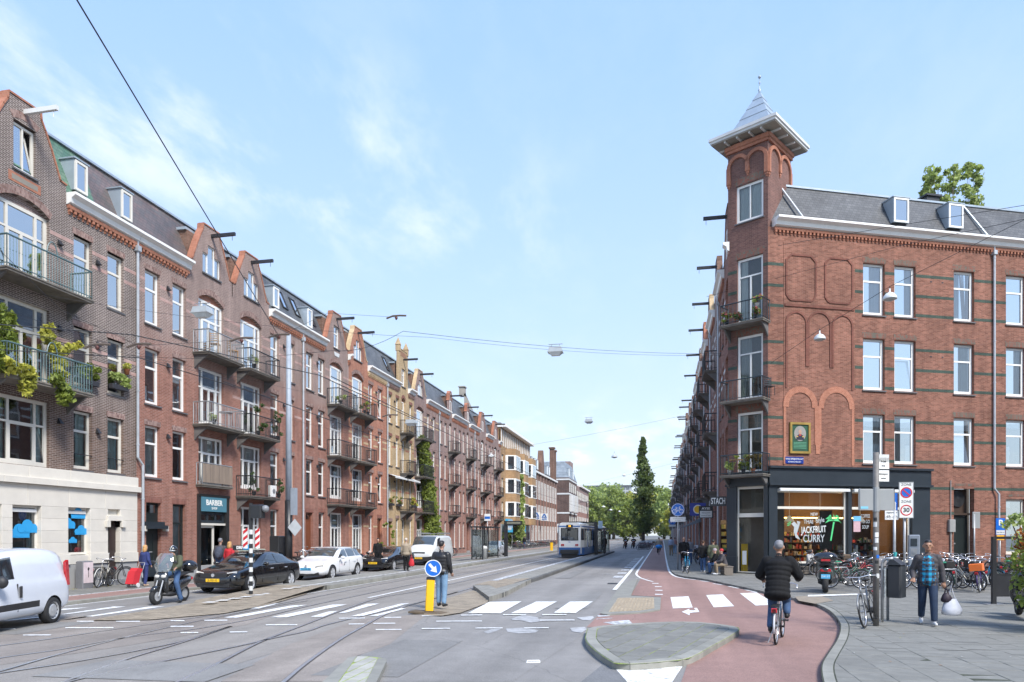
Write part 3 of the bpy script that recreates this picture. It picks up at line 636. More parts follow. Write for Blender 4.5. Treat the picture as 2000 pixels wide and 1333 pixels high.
SOLD = brick('soldier_course',(.20,.11,.09),(.42,.29,.25),(.3,.24,.22),bw=.068,bh=.115,stain=.2)
SOLDR = brick('soldier_red',(.23,.09,.065),(.31,.13,.10),(.25,.17,.14),bw=.068,bh=.2,stain=.2)
SOLDG = brick('soldier_green',(.24,.085,.06),(.11,.15,.12),(.22,.14,.11),bw=.068,bh=.11,stain=.2)
LIGHTB = brick('light_band',(.42,.25,.22),(.50,.33,.29),(.50,.40,.36),stain=.15)
YBAND = brick('yellow_band',(.58,.42,.24),(.65,.5,.3),(.5,.4,.3),stain=.15)
GREENB = brick('green_glazed_band',(.035,.062,.05),(.055,.095,.07),(.12,.12,.10),stain=.3)
def slate(name,lo,hi,w=.24,h=.16):
 m, t, b = _mk(name); nd = t.nodes.new; lk = t.links.new
 tc = nd('ShaderNodeTexCoord'); sp = nd('ShaderNodeSeparateXYZ'); lk(tc.outputs['Object'],sp.inputs[0]); cb = nd('ShaderNodeCombineXYZ'); lk(sp.outputs[0],cb.inputs[0]); lk(sp.outputs[2],cb.inputs[1])
 bt = nd('ShaderNodeTexBrick'); lk(cb.outputs[0],bt.inputs['Vector']); bt.inputs['Scale'].default_value = 1; bt.inputs['Brick Width'].default_value = w; bt.inputs['Row Height'].default_value = h; bt.inputs['Mortar Size'].default_value = .009
 bt.inputs['Color1'].default_value = (*lo,1); bt.inputs['Color2'].default_value = (*hi,1); bt.inputs['Mortar'].default_value = (*[v*.45 for v in lo],1)
 n = nd('ShaderNodeTexNoise'); n.inputs['Scale'].default_value = .9; n.inputs['Detail'].default_value = 7; lk(tc.outputs['Object'],n.inputs['Vector'])
 r = nd('ShaderNodeMapRange'); r.inputs[1].default_value = .3; r.inputs[2].default_value = .7; r.inputs[3].default_value = .7; r.inputs[4].default_value = 1.3; lk(n.outputs[0],r.inputs[0])
 sc = nd('ShaderNodeVectorMath'); sc.operation = 'SCALE'; lk(bt.outputs['Color'],sc.inputs[0]); lk(r.outputs[0],sc.inputs[3]); lk(sc.outputs[0],b.inputs['Base Color']); b.inputs['Roughness'].default_value = .5
 bp = nd('ShaderNodeBump'); bp.invert = True; bp.inputs['Strength'].default_value = .6; bp.inputs['Distance'].default_value = .01; lk(bt.outputs['Fac'],bp.inputs['Height']); lk(bp.outputs[0],b.inputs['Normal'])
 MC[name] = m; return m
SL_GREY = slate('slate_grey',(.085,.09,.095),(.13,.135,.14)); SL_DARK = slate('slate_dark',(.05,.053,.058),(.085,.088,.092)); SL_GRN = slate('slate_green',(.08,.17,.115),(.14,.22,.155)); SL_MIX = slate('slate_mixed',(.11,.10,.095),(.155,.11,.10))
ZINC = mat('zinc',(.36,.42,.47),.42,.35,var=.12,scale=1.5); ROOFT = mat('roof_felt',(.16,.16,.165),.85)
STONE = mat('pale_stone',(.60,.565,.50),.8,var=.07,scale=1.6,bump=.1); STONED = mat('grey_stone',(.30,.30,.30),.75,var=.1,scale=2); SILL = mat('dark_sill',(.11,.11,.115),.6,var=.15)
CREAM = mat('cream_paint',(.66,.63,.56),.4,var=.05); OLD_WHITE = mat('aged_white',(.62,.63,.62),.5,var=.1,scale=1.2,streak=4)
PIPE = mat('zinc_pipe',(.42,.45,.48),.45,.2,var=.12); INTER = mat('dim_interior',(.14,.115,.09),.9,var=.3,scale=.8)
CURT = mat('white_curtain',(.70,.72,.70),.9,var=.06,scale=3); CURTG = mat('sea_green_curtain',(.40,.56,.53),.9,var=.08,scale=3); CURTB = mat('grey_curtain',(.30,.31,.30),.9,var=.08)
GLASS = glass('window_glass',refl=.5,clear=.8); GLASSM = glass('upper_window_glass',refl=.2,clear=.8); GLASSD = glass('low_window_glass',refl=.12,clear=.85); GLASSS = glass('shop_glass',refl=.0,clear=.96,var=False,fm=.9); GLASST = glass('tower_glass',(.02,.03,.025),.03,.85,True,1.2)
TEAL = mat('shop_slate_paint',(.022,.03,.038),.38,var=.12,scale=1.5); IRON = mat('wrought_iron',(.02,.022,.025),.45,var=.1); IRONG = mat('blue_green_iron',(.10,.17,.18),.45,var=.15); STEELR = mat('grey_rail',(.30,.31,.32),.4,.4,var=.1)
CONC = mat('balcony_concrete',(.15,.135,.115),.9,var=.35,scale=2.5,bump=.3); WOODP = mat('weathered_wood',(.23,.18,.14),.8,var=.25,scale=3,streak=8); BRACK = mat('bracket_grey',(.12,.115,.11),.7,var=.15)
DOORD = mat('dark_door',(.035,.022,.02),.4,var=.15); DOORK = mat('black_green_door',(.012,.018,.018),.35,var=.1); WOODR = mat('red_wood',(.17,.055,.025),.45,var=.2,streak=5)
def holed(b,outer,holes,y0,y1,back=False,sides=True):
 loops = [[Vector((p[0],p[1],0)) for p in outer]] + [[Vector((p[0],p[1],0)) for p in h] for h in holes]
 flat = [p for l in loops for p in l]; tr = geometry.tessellate_polygon(loops)
 n = len(flat); vs = [(p.x,y0,p.y) for p in flat] + [(p.x,y1,p.y) for p in flat]; fs = []
 for t in tr:
  a, c, d = (flat[i] for i in t)
  k = (c.x-a.x)*(d.y-a.y)-(c.y-a.y)*(d.x-a.x)
  if abs(k) < 1e-9: continue
  t = t if k > 0 else (t[0],t[2],t[1])
  fs.append(tuple(t))
  if back: fs.append((n+t[2],n+t[1],n+t[0]))
 o = 0
 for li, l in enumerate(loops):
  m = len(l); ar = sum(l[i].x*l[(i+1) % m].y-l[(i+1) % m].x*l[i].y for i in range(m))
  if li > 0 or sides:
   for i in range(m):
    j = (i+1) % m; q = (o+j,o+i,n+o+i,n+o+j)
    if (ar < 0) != (li > 0 and False): q = q if ar > 0 else q[::-1]
    if li > 0: q = q[::-1] if ar > 0 else q
    fs.append(q)
  o += m
 b.add(vs,fs); return b
def rect(x0,x1,z0,z1): return [(x0,z0),(x1,z0),(x1,z1),(x0,z1)]
def archtop(x0,x1,z0,z1,rise,n=7):
 "opening with a flat segment arch"
 w = (x1-x0)/2; Rr = (w*w+rise*rise)/(2*rise); a = math.asin(min(1,w/Rr)); cx = (x0+x1)/2; cz = z1-Rr
 return [(x0,z0),(x1,z0)] + [(cx+Rr*sin(a-2*a*i/n),cz+Rr*cos(a-2*a*i/n)) for i in range(n+1)]
def layout(style,w,h):
 f = .085+.035*(w > 1.1)
 if style == 'sash': t = h*.66; return [(f,w-f,t+.045,h-f),(f+.03,w-f-.03,f+.04,t-.045)]
 if style == 'plain': return [(f,w-f,f,h-f)]
 if style == 'two': return [(f,w/2-.03,f,h-f),(w/2+.03,w-f,f,h-f)]
 if style == 'twolow': t = h*.72; return [(f,w-f,t+.04,h-f),(f,w/2-.04,f+.05,t-.03),(w/2+.04,w-f,f+.05,t-.03)]
 if style == 'bay':
  a, c, t = w*.22, w*.78, h*.66
  return [(f,a-.04,t+.04,h-f),(a+.05,c-.05,t+.04,h-f),(c+.04,w-f,t+.04,h-f),(f,a-.04,f+.04,t-.03),(a+.09,w/2-.05,f+.12,t-.07),(w/2+.05,c-.09,f+.12,t-.07),(c+.04,w-f,f+.04,t-.03)]
 if style == 'bayw':
  a, c, t = w*.24, w*.76, h*.62
  return [(f,a-.04,t+.04,h-f),(a+.05,c-.05,t+.04,h-f),(c+.04,w-f,t+.04,h-f),(f,a-.04,f+.04,t-.03),(a+.09,c-.09,f+.08,t-.07),(c+.04,w-f,f+.04,t-.03)]
 if style == 'grid3': return [(f+(w-f)/3*i,(w-f)/3*(i+1)-.0,f,h-f) for i in range(3)]
wcache = {}
def pane_mesh(w,h,g):
 k = ('p',round(w,2),round(h,2),g.name)
 if k not in wcache: b = MB(); b.add([(0,0,0),(w,0,0),(w,0,h),(0,0,h)],[(0,1,2,3)]); wcache[k] = b.mesh('pane',g)
 return wcache[k]
def curtain_mesh(w,h,m,seed):
 k = ('c',round(w,2),round(h,2),m.name,seed)
 if k not in wcache:
  b = MB(); n = max(6,int(w/.05)); rnd = random.Random(seed); vs = []
  for i in range(n+1):
   y = .03*sin(i*1.7+rnd.random()*1.2)
   vs += [(w*i/n,y,0),(w*i/n,y,h)]
  b.smooth = True; b.add(vs,[(2*i,2*i+2,2*i+3,2*i+1) for i in range(n)]); wcache[k] = b.mesh('curtain',m)
 return wcache[k]
def window(parent,x,z,w,h,style='sash',rec=.14,paint=None,g=None,sill=SILL,curt=None,simple=False,name='window',tilt=False,**pr):
 paint = paint or WHITE; g = g or GLASS; ps = layout(style,w,h); k = ('f',style,round(w,2),round(h,2),paint.name)
 if k not in wcache:
  b = MB(); holed(b,rect(0,w,0,h),[rect(*p) for p in ps],0,.07,back=False); wcache[k] = b.mesh('window',paint)
 o = obj(name,wcache[k],parent,(x,rec,z),**pr)
 if simple:
  obj('pane',pane_mesh(w-.06,h-.06,g),o,(.03,.035,.03))
 else:
  for i, p in enumerate(ps):
   q = obj('pane',pane_mesh(p[1]-p[0],p[3]-p[2],g),o,(p[0],.035,p[2]),(random.uniform(-.004,.004),0,random.uniform(-.004,.004)))
   if tilt and i == len(ps)-1: q.rotation_euler = (R(-7),0,0); q.location.y = .01
 if sill:
  ks = ('s',round(w,2),sill.name)
  if ks not in wcache: b = MB(); b.add([(-.06,-rec-.07,-.09),(w+.06,-rec-.07,-.09),(w+.06,.02,-.07),(-.06,.02,-.07),(-.06,-rec-.07,-.035),(w+.06,-rec-.07,-.035),(w+.06,.02,0),(-.06,.02,0)],[(0,1,5,4),(4,5,6,7),(1,2,6,5),(3,0,4,7),(0,3,2,1)]); wcache[ks] = b.mesh('sill',sill)
  obj('sill',wcache[ks],o)
 if curt:
  m, frac, side = curt; cw = w*frac
  obj('curtain',curtain_mesh(cw,h-.1,m,random.randint(0,3)),o,(.05 if side < 1 else w-cw-.05,.16,.05))
  if side == 2: obj('curtain',curtain_mesh(cw,h-.1,m,random.randint(0,3)),o,(.05,.16,.05))
 return o
def rnd_curt():
 r = random.random()
 if r < .17: return None
 return (random.choice([CURT,CURT,CURTG,CURTB]),random.choice([.28,.35,.5,.92]),random.choice([0,1,2]))
def balcony(parent,x0,x1,z,dep=.85,rail=None,hgt=1.0,solid=None,slab=None,step=.11,brk=True,name='balcony',fancy=False):
 rail = rail or IRON; b = MB(); w = x1-x0
 b.box(0,w,-dep,0,-.13,0); b.box(-.03,w+.03,-dep-.03,0,-.06,-.02)
 o = b.build(name,slab or CONC,parent,(x0,0,z))
 r = MB(); e = .03
 def run(p0,p1):
  p0, p1 = Vector(p0), Vector(p1); r.tube(p0+Vector((0,0,hgt)),p1+Vector((0,0,hgt)),.03,n=6); r.tube(p0+Vector((0,0,.1)),p1+Vector((0,0,.1)),.018,n=5)
  n = max(2,int((p1-p0).length/step))
  for i in range(n+1):
   q = p0.lerp(p1,i/n); rr = .0125 if 0 < i < n else .024
   r.tube(q,q+Vector((0,0,hgt)),rr,n=4)
   if fancy and 0 < i < n: r.ball(q+Vector((0,0,hgt*.55)),.022,5,4)
 run((e,-.02,0),(e,-dep+e,0)); run((e,-dep+e,0),(w-e,-dep+e,0)); run((w-e,-dep+e,0),(w-e,-.02,0))
 if fancy: r.path([(w*.5-.22+.22*(1-cos(a)),-dep+e,hgt-.1+.5*sin(a)) for a in [pi*i/10 for i in range(11)]],.02,5)
 r.build('railing',rail,o)
 if solid:
  n = int(w/.1);
  for i in range(n):
   b = MB(); b.box(.005,w/n-.005,0,.02,.08,hgt-.04); b.build('slat',solid,o,(e+i*(w-2*e)/n,-dep-.01,0))
 if brk:
  for xx in (.1,w-.18):
   b = MB(); b.M = Matrix.Translation((xx,0,-.13)) @ Matrix.Rotation(pi/2,4,'Z')
   b.plate([(-dep*.85,0),(0,0),(0,-.62),(-dep*.22,-.42)],-.08,0); b.M = None
   b.build('bracket',BRACK,o)
 return o
def strip(parent,name,m,x0,x1,z0,z1,y0=-.012,y1=.02,**k):
 b = MB(); b.box(x0,x1,y0,y1,z0,z1); return b.build(name,m,parent,**k)
def bands(parent,ops,L,zs,m,h=.13,name='brick_band'):
 for z in zs:
  cuts = sorted([(min(p[0] for p in q),max(p[0] for p in q)) for q in ops if min(p[1] for p in q) < z+h and max(p[1] for p in q) > z]); x = 0; b = MB(); any_ = False
  for a, c in cuts+[(L,L)]:
   if a-x > .05: b = MB(); b.box(x+.002,a-.002,-.006,.03,z,z+h); b.build(name,m,parent)
   x = max(x,c)
def cornice(parent,x0,x1,z=14.4,proj=.38,white=None,brick_=None):
 b = MB(); w = white or WHITE
 M = [(-.02,z-.42),(-proj*.45,z-.36),(-proj*.55,z-.2),(-proj,z-.1),(-proj,z),(.15,z)]
 vs = []
 for x in (x0,x1): vs += [(x,y,zz) for y,zz in M+[(.15,z-.42)]]
 n = 7; b.add(vs,[(i,(i+1) % n,n+(i+1) % n,n+i) for i in range(n)] + [tuple(range(n-1,-1,-1)),tuple(range(n,2*n))]); b.build('gutter_cornice',w,parent)
 b = MB(); b.box(x0+.02,x1-.02,-.11,.05,z-.56,z-.425); n = max(2,int((x1-x0)/.21))
 for i in range(n):
  x = x0+.05+(x1-x0-.1)*i/n; b.box(x,x+.1,-.10,.02,z-.68,z-.56); b.box(x+.015,x+.085,-.05,.02,z-.76,z-.68)
 b.build('dentil_course',brick_ or ORANGE,parent,kind='stuff')
def mansard(parent,x0,x1,z=14.4,top=16.75,set_=1.15,m=None,m2=None,xs=None,depth=8):
 b = MB(); b.add([(x0,.1,z-.02),(x1,.1,z-.02),(x1,set_,top),(x0,set_,top),(x0,depth,top),(x1,depth,top),(x0,depth,z-.02),(x1,depth,z-.02)],[(0,1,2,3),(3,2,5,4),(0,3,4,6),(1,7,5,2)])
 if xs:
  b = MB(); b.add([(x0,.1,z-.02),(xs,.1,z-.02),(xs+.25,set_,top),(x0,set_,top)],[(0,1,2,3)]); r = b.build('slate_roof',m2,parent)
  b = MB(); b.add([(xs,.1,z-.02),(x1,.1,z-.02),(x1,set_,top),(xs+.25,set_,top),(x0,set_,top),(x0,depth,top),(x1,depth,top),(x0,depth,z),(x1,depth,z),(x0,.1,z)],[(0,1,2,3),(4,2,6,5),(9,4,5,7),(1,8,6,2)])
 b.build('slate_roof',m or SL_GREY,parent)
 b = MB(); b.box(x0,x1,set_-.1,set_+.05,top,top+.09); b.box(x0,x1,set_+.02,set_+.12,top+.09,top+.16); b.build('ridge_flashing',ZINC,parent)
def dormer(parent,x,z=14.75,w=.62,h=1.15,y=.15,paint=None,name='dormer'):
 b = MB(); b.add([(x,y,z),(x,y,z+h),(x,y+1.3,z+h+.12),(x,y+.5,z),(x+w,y,z),(x+w,y,z+h),(x+w,y+1.3,z+h+.12),(x+w,y+.5,z)],[(0,1,2,3),(4,7,6,5),(1,5,6,2),(0,4,5,1)])
 b.box(x-.05,x+w+.05,y-.07,y+1.2,z+h,z+h+.05); o = b.build(name,ZINC,parent)
 window(o,x+.02,z+.02,w-.04,h-.05,'plain',rec=y-.05,paint=paint or WHITE,sill=None)
def skylight(parent,x,z=15.2,w=.6,sl=atan2(1.05,2.35)):
 b = MB(); holed(b,rect(0,w,0,1.2),[rect(.07,w-.07,.07,1.13)],-.05,.03); o = b.build('skylight',DARKM,parent,(x,.1+(z-14.4)*.45-.03,z),(-sl,0,0))
 obj('pane',pane_mesh(w-.12,1.08,GLASS),o,(.06,-.01,.06))
GP = [(-1.7,13.9),(-1.7,14.62),(-1.42,14.66),(-1.3,14.95),(-1.05,15.55),(-.78,16.1),(-.62,16.38),(-.6,16.62)]
def gable_pts(cx,kind='neck'):
 if kind == 'neck': l = GP
 if kind == 'turret': l = [(-1.05,13.9),(-1.05,17.3)]
 if kind == 'small': l = [(-.55,13.9),(-.55,15.6),(-.38,15.75),(-.38,16.3),(-.2,16.55)]
 if kind == 'point': l = [(-1.6,13.9),(-1.6,14.4),(-.12,17.6)]
 return [(cx+a,z) for a,z in l] + [(cx-a,z) for a,z in l[::-1]]
def gable_extra(parent,cx,kind,cope,beam=DARKM,blen=1.25,side=None):
 P = gable_pts(cx,kind)[1:-1]; b = MB()
 for i in range(len(P)-1):
  a, c = Vector((P[i][0],0,P[i][1])), Vector((P[i+1][0],0,P[i+1][1])); d = (c-a).normalized(); nr = Vector((-d.z,0,d.x)); t = .06
  if nr.z < 0 and abs(d.z) < .9: nr = -nr
  q = [a-d*.01,c+d*.01,c+d*.01+nr*t,a-d*.01+nr*t]
  vs = [(p.x,-.035,p.z) for p in q]+[(p.x,.3,p.z) for p in q]; b.add(vs,[(0,1,2,3),(7,6,5,4),(0,4,5,1),(1,5,6,2),(2,6,7,3),(3,7,4,0)])
 b.build('gable_coping',cope,parent)
 # cheeks and little roof behind the gable
 w = 1.25 if kind in ('neck','point') else (.95 if kind == 'turret' else .4); zt = 16.1; RD = ADEP[0]
 b = MB(); b.box(cx-w,cx+w,.38,RD,14.3,zt); b.build('gable_attic',side or B_BRN,parent)
 b = MB(); b.box(cx-w-.1,cx+w+.1,.4,RD+.1,zt,zt+.12); b.build('attic_roof',ZINC,parent)
 zb = {'neck': 16.2,'turret': 16.5,'small': 16.05,'point': 16.3}[kind]
 b = MB(); b.box(cx-.055,cx+.055,-blen,.3,zb,zb+.15); b.tube((cx,-blen+.15,zb),(cx,-blen+.15,zb-.22),.012,n=5); b.build('hoist_beam',beam,parent)
def stepped_window(parent,cx,z=14.35,g=GLASS,paint=WHITE):
 w = 1.35; h1, h2 = .95, 1.4
 out = [(-w/2,0),(w/2,0),(w/2,h1),(w*.2,h1),(w*.2,h2),(-w*.2,h2),(-w*.2,h1),(-w/2,h1)]
 ps = [rect(-w/2+.05,-w*.2-.03,.06,h1-.05),rect(-w*.2+.04,w*.2-.04,.06,h2-.06),rect(w*.2+.03,w/2-.05,.06,h1-.05)]
 b = MB(); holed(b,out,ps,0,.07); o = b.build('window',paint,parent,(cx,.06,z))
 for p in ps: obj('pane',pane_mesh(p[1][0]-p[0][0],p[2][1]-p[0][1],g),o,(p[0][0],.03,p[0][1]))
 b = MB(); b.box(-w/2-.05,w/2+.05,-.13,.02,-.07,0); b.build('sill',SILL,o)
 return out
def pipe(parent,x,z0,z1,jog=None):
 b = MB(); pts = [(x,-.1,z1),(x,-.1,z0)]
 if jog: pts = [(x,-.1,z1),(x,-.1,jog+.3),(x+.22,-.16,jog),(x+.22,-.16,z0)]
 b.path(pts,.055,8); b.box(x-.1,x+.1,-.2,0,z1-.1,z1+.12); b.tube((x,-.1,z1+.1),(x,-.1,z1+.5),.045)
 for z in np.arange(z0+1,z1,2.2): b.tube((x+(0.22 if jog and z < jog else 0),-.1 - (.06 if jog and z < jog else 0),z),(x+(0.22 if jog and z < jog else 0),-.1-(.06 if jog and z < jog else 0),z+.06),.07)
 b.smooth = True; return b.build('drainpipe',PIPE,parent)
def lamp_wedge(parent,x,z):
 k = 'wedge'
 if k not in wcache: b = MB(); b.add([(0,-.16,0),(.16,-.16,0),(.16,0,0),(0,0,0),(.03,-.02,.2),(.13,-.02,.2)],[(0,3,2,1),(0,1,5,4),(1,2,5),(3,0,4),(2,3,4,5)]); wcache[k] = b.mesh('wall_lamp',DARKM)
 obj('wall_lamp',wcache[k],parent,(x,0,z))
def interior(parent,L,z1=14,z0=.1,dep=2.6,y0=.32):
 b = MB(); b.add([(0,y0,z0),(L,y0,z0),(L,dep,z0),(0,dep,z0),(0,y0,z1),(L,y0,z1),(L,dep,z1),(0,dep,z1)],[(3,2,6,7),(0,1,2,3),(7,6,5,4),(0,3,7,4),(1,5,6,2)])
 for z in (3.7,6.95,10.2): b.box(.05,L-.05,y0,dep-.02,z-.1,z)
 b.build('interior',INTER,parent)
FL = [(4.48,6.63),(7.55,9.86),(10.9,13.12)]; BF = [(4.42,6.68),(7.2,9.9),(10.5,13.4)]
ADEP = [3.2]
def house(y0,L,cols,bay,wall,label,gable='neck',ww=.9,cope=ORANGE,band=None,arch=SOLD,ground=(),bays='111',balc='111',rail=None,roof=SL_GREY,dorm=(),sky=(),corn=True,side=-1,X=-21,detail=2,glassf=GLASS,cream=WHITE,cat='house',bw=1.95,dent=ORANGE,grp=None,zsc=1.0,body=True,simple=False,solidb=(),gwin='step',soldm=None,group=None,lamps=True,bstyle='bay',garch=True,gut=WHITE):
 if side < 0: rot, loc = pi/2, (X,y0,0)
 else: rot, loc = -pi/2, (X,y0+L,0)
 ADEP[0] = 3.2 if side < 0 else (1.5 if label.startswith('dark brown brick house next') else 2.6)
 T = thing('terraced_house',label,'house',loc,rot,group); T.scale = (1,1,zsc)
 ops = []; wins = []
 for f, (z0,z1) in enumerate(FL):
  for x in cols: ops.append(rect(x,x+ww,z0,z1)); wins.append((x,z0,ww,z1-z0,f))
 bw_ = []
 if bay is not None:
  for f, (z0,z1) in enumerate(BF):
   if bays[f] == '1':
    ops.append(archtop(bay-bw/2,bay+bw/2,z0,z1,.32) if f == 2 and garch else rect(bay-bw/2,bay+bw/2,z0,z1)); bw_.append((f,z0,(z1-.3 if f == 2 and garch else z1)-z0))
 for gd in ground: ops.append(gd['o'] if 'o' in gd else rect(gd['x'],gd['x']+gd['w'],gd['z'],gd['z']+gd['h']))
 outer = [(0,.1),(L,.1),(L,13.95)]; gcs = gable if isinstance(gable,list) else ([(bay,gable)] if gable else [])
 for gx, gk in sorted(gcs,key=lambda q: -q[0]): outer += gable_pts(gx,gk)[::-1]
 outer += [(0,13.95)]
 gholes = []
 if not simple:
  for gx, gk in gcs:
   if gk in ('neck','point') and gwin == 'step':
    w = 1.35; gholes.append([(gx+a,14.35+c) for a,c in [(-w/2,0),(w/2,0),(w/2,.95),(w*.2,.95),(w*.2,1.4),(-w*.2,1.4),(-w*.2,.95),(-w/2,.95)]])
   elif gk in ('neck','point','turret'): gholes.append(rect(gx-.4,gx+.4,14.35,15.8))
 b = MB(); holed(b,outer,ops+gholes,0,.22); b.build('wall',wall,T)
 for gx, gk in gcs:
  gable_extra(T,gx,gk,cope,beam=DARKM)
  if simple:
   window(T,gx-.3,14.4,.6,1.2,'plain',rec=-.02,simple=True,sill=None)
  elif gk in ('neck','point') and gwin == 'step': stepped_window(T,gx)
  else: window(T,gx-.4,14.35,.8,1.45,'sash',rec=.1,simple=simple)
 for x, z, w, h, f in wins:
  window(T,x,z,w,h,'sash',g=glassf if f else GLASSD,paint=cream,curt=None if simple else rnd_curt(),simple=simple,tilt=random.random() < .12 and not simple,sill=SILL)
  strip(T,'window_arch',arch,x-.05,x+w+.05,z+h+.02,z+h+.24,-.01)
 for f, z, h in bw_:
  window(T,bay-bw/2,z,bw,h,bstyle,g=glassf if f else GLASSD,paint=cream,curt=None if simple else rnd_curt(),simple=simple,sill=None)
  if f == 2 and garch and not simple:
   A = archtop(bay-bw/2,bay+bw/2,z,BF[2][1],.32)[1:]; b = MB()   # tympanum and arch ring
   b.plate([(bay-bw/2,z+h-.01),(bay+bw/2,z+h-.01)] + archtop(bay-bw/2,bay+bw/2,z,BF[2][1],.32)[2:],.16,.21); b.build('tympanum',B_ORNG,T)
   r = MB(); P = archtop(bay-bw/2,bay+bw/2,z,BF[2][1],.32)[2:]
   Q = archtop(bay-bw/2-.06,bay+bw/2+.06,z,BF[2][1]+.27,.36)[2:]
   r.plate(P+Q[::-1],-.012,.02); r.build('window_arch',arch,T)
 if bay is not None:
  for f in range(3):
   if balc[f] == '1': balcony(T,bay-bw/2-.42,bay+bw/2+.42,BF[f][0]-.06 if f else 4.02,rail=rail,solid=solidb if f in (solidb if isinstance(solidb,tuple) else ()) else None,step=.12 if not simple else .2)
   if balc[f] == 'j': balcony(T,bay-bw/2-.2,bay+bw/2+.2,BF[f][0]-.02,dep=.35,rail=STEELR,hgt=.98,solid=WOODP,brk=False)
 for gd in ground:
  if 'o' in gd: continue
  k = gd.get('k','win'); x, z, w, h = gd['x'], gd['z'], gd['w'], gd['h']
  if k == 'win': window(T,x,z,w,h,gd.get('s','sash'),g=GLASSD,paint=gd.get('p',cream),simple=simple,curt=None if simple else (CURT,.92,0) if random.random() < .5 else rnd_curt(),sill=SILL)
  elif k == 'door':
   b = MB(); b.box(x,x+w,.16,.22,z,z+h-.5);
   for q in range(2): b.box(x+.12+q*w/2,x+w/2-.06+q*w/2,.145,.16,z+.25,z+h-1.3)
   d = b.build('door',gd.get('m',DOORK),T); b = MB(); b.box(x+w*.4,x+w*.6,.13,.145,z+1.0,z+1.05); b.build('letter_slot',STEELR,d)
   window(T,x,z+h-.5,w,.5,'plain',rec=.15,g=GLASSD,paint=gd.get('m',DOORK),sill=None,simple=True)
   b = MB(); b.box(x-.08,x+w+.08,-.12,.2,.1,z); b.build('doorstep',STONED,T)
  if gd.get('a',True) and not simple: strip(T,'window_arch',SOLDR if wall is not B_YEL else SOLD,x-.06,x+w+.06,z+h+.02,z+h+.26,-.01)
 if band: bands(T,ops,L,band[0],band[1])
 # cornice pieces left and right of the gables
 xs = [0]
 for gx, gk in sorted(gcs): hw = -GP[0][0] if gk in ('neck','point') else (1.05 if gk == 'turret' else .55); xs += [gx-hw,gx+hw]
 xs.append(L); xs2 = []
 for i in range(0,len(xs),2):
  if xs[i+1]-xs[i] > .1 and corn: cornice(T,xs[i]+.01,xs[i+1]-.01,white=gut,brick_=dent)
 mansard(T,0,L,m=roof,depth=ADEP[0]-.1 if side > 0 else 8) if not isinstance(roof,tuple) else mansard(T,0,L,m=roof[1],m2=roof[0],xs=roof[2])
 for d in dorm: dormer(T,d)
 for d in sky: skylight(T,d)
 strip(T,'plinth',STONED,0,L,.1,.62,-.03,.05) if ground and not simple else None
 if ground and not simple:   # plinth must not run across doors
  pl = [o for o in T.children if o.name.startswith('plinth')][-1]; bpy.data.objects.remove(pl)
  cuts = sorted((gd['x'],gd['x']+gd['w']) for gd in ground if 'o' not in gd and gd['z'] < .6); x = 0; b = MB()
  for a, c in cuts+[(L,L)]:
   if a-x > .05: b.box(x,a,-.035,.02,.1,.62)
   x = c
  b.build('plinth',STONED,T)
 if lamps and not simple:
  for f in range(3):
   if cols: lamp_wedge(T,cols[0]+ww+.38,FL[f][0]+1.75)
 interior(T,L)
 return T
 # ------------------------------------------------------------------ left row
def gr(*a): return [dict(x=x,w=w,z=z,h=h,k=k,**(e[0] if e else {})) for x,w,z,h,k,*e in a]
# the first house, stone base
T = thing('terraced_house','dark brown brick house with pale stone ground floor and blue paper clouds in its windows','house',(-21,18.2,0),pi/2); H1 = T; L = 7.05
B1 = (20.05-18.2); cols1 = (3.88,5.5)
# stretch of the same front left of the frame
ops = []; X0 = -3.2
for z0, z1 in FL:
 for x in cols1: ops.append(rect(x,x+.86,z0,z1))
 ops.append(rect(-2.3,-1.4,z0,z1))
ops += [rect(B1-1.0,B1+1.0,4.4,6.68),rect(B1-1.0,B1+1.0,7.2,9.9),archtop(B1-1.0,B1+1.0,10.55,13.4,.32),rect(B1-.43,B1+.43,14.25,15.85)]
gp = gable_pts(B1,'neck')
b = MB(); holed(b,[(X0,4.38),(L,4.38),(L,13.95)] + gp[::-1] + [(X0,13.95)],ops,0,.22); b.build('wall',B_DARK,T)
gable_extra(T,B1,'neck',ORANGE,beam=OLD_WHITE,blen=1.3,side=B_DARK)
window(T,B1-.43,14.25,.86,1.55,'two',rec=.1,paint=CREAM,tilt=True); r = MB(); r.plate(archtop(B1-.45,B1+.45,15.8,15.98,.12)[2:]+archtop(B1-.6,B1+.6,15.8,16.22,.16)[2:][::-1],-.012,.02); r.build('window_arch',SOLD,T)
strip(T,'sunk_panel',ORANGE,B1-.62,B1+.62,13.75,14.08,-.01); strip(T,'sunk_panel',mat('render_panel',(.22,.2,.17),.9),B1-.5,B1+.5,13.83,14.0,-.014)
for x, z, w in [(c,f[0],.86) for f in FL for c in cols1] + [(-2.3,f[0],.9) for f in FL]:
 h = 2.2; window(T,x,z,w,2.13,'sash',paint=CREAM,g=GLASS if z > 5 else GLASSD,curt=(CURTG,.5,1) if z < 5 else (None if z > 10 else None)); strip(T,'window_arch',SOLD,x-.05,x+w+.05,z+2.15,z+2.37,-.01)
window(T,B1-1,4.4,2.0,2.28,'bayw',paint=CREAM,g=GLASSD,sill=None,curt=(CURTG,.22,2),tilt=True); window(T,B1-1,7.2,2.0,2.7,'bay',paint=CREAM,sill=None); window(T,B1-1,10.55,2.0,2.55,'bay',paint=CREAM,sill=None)
b = MB(); b.plate([(B1-1,13.09),(B1+1,13.09)]+archtop(B1-1,B1+1,10,13.4,.32)[2:],.16,.21); b.build('tympanum',B_RED,T)
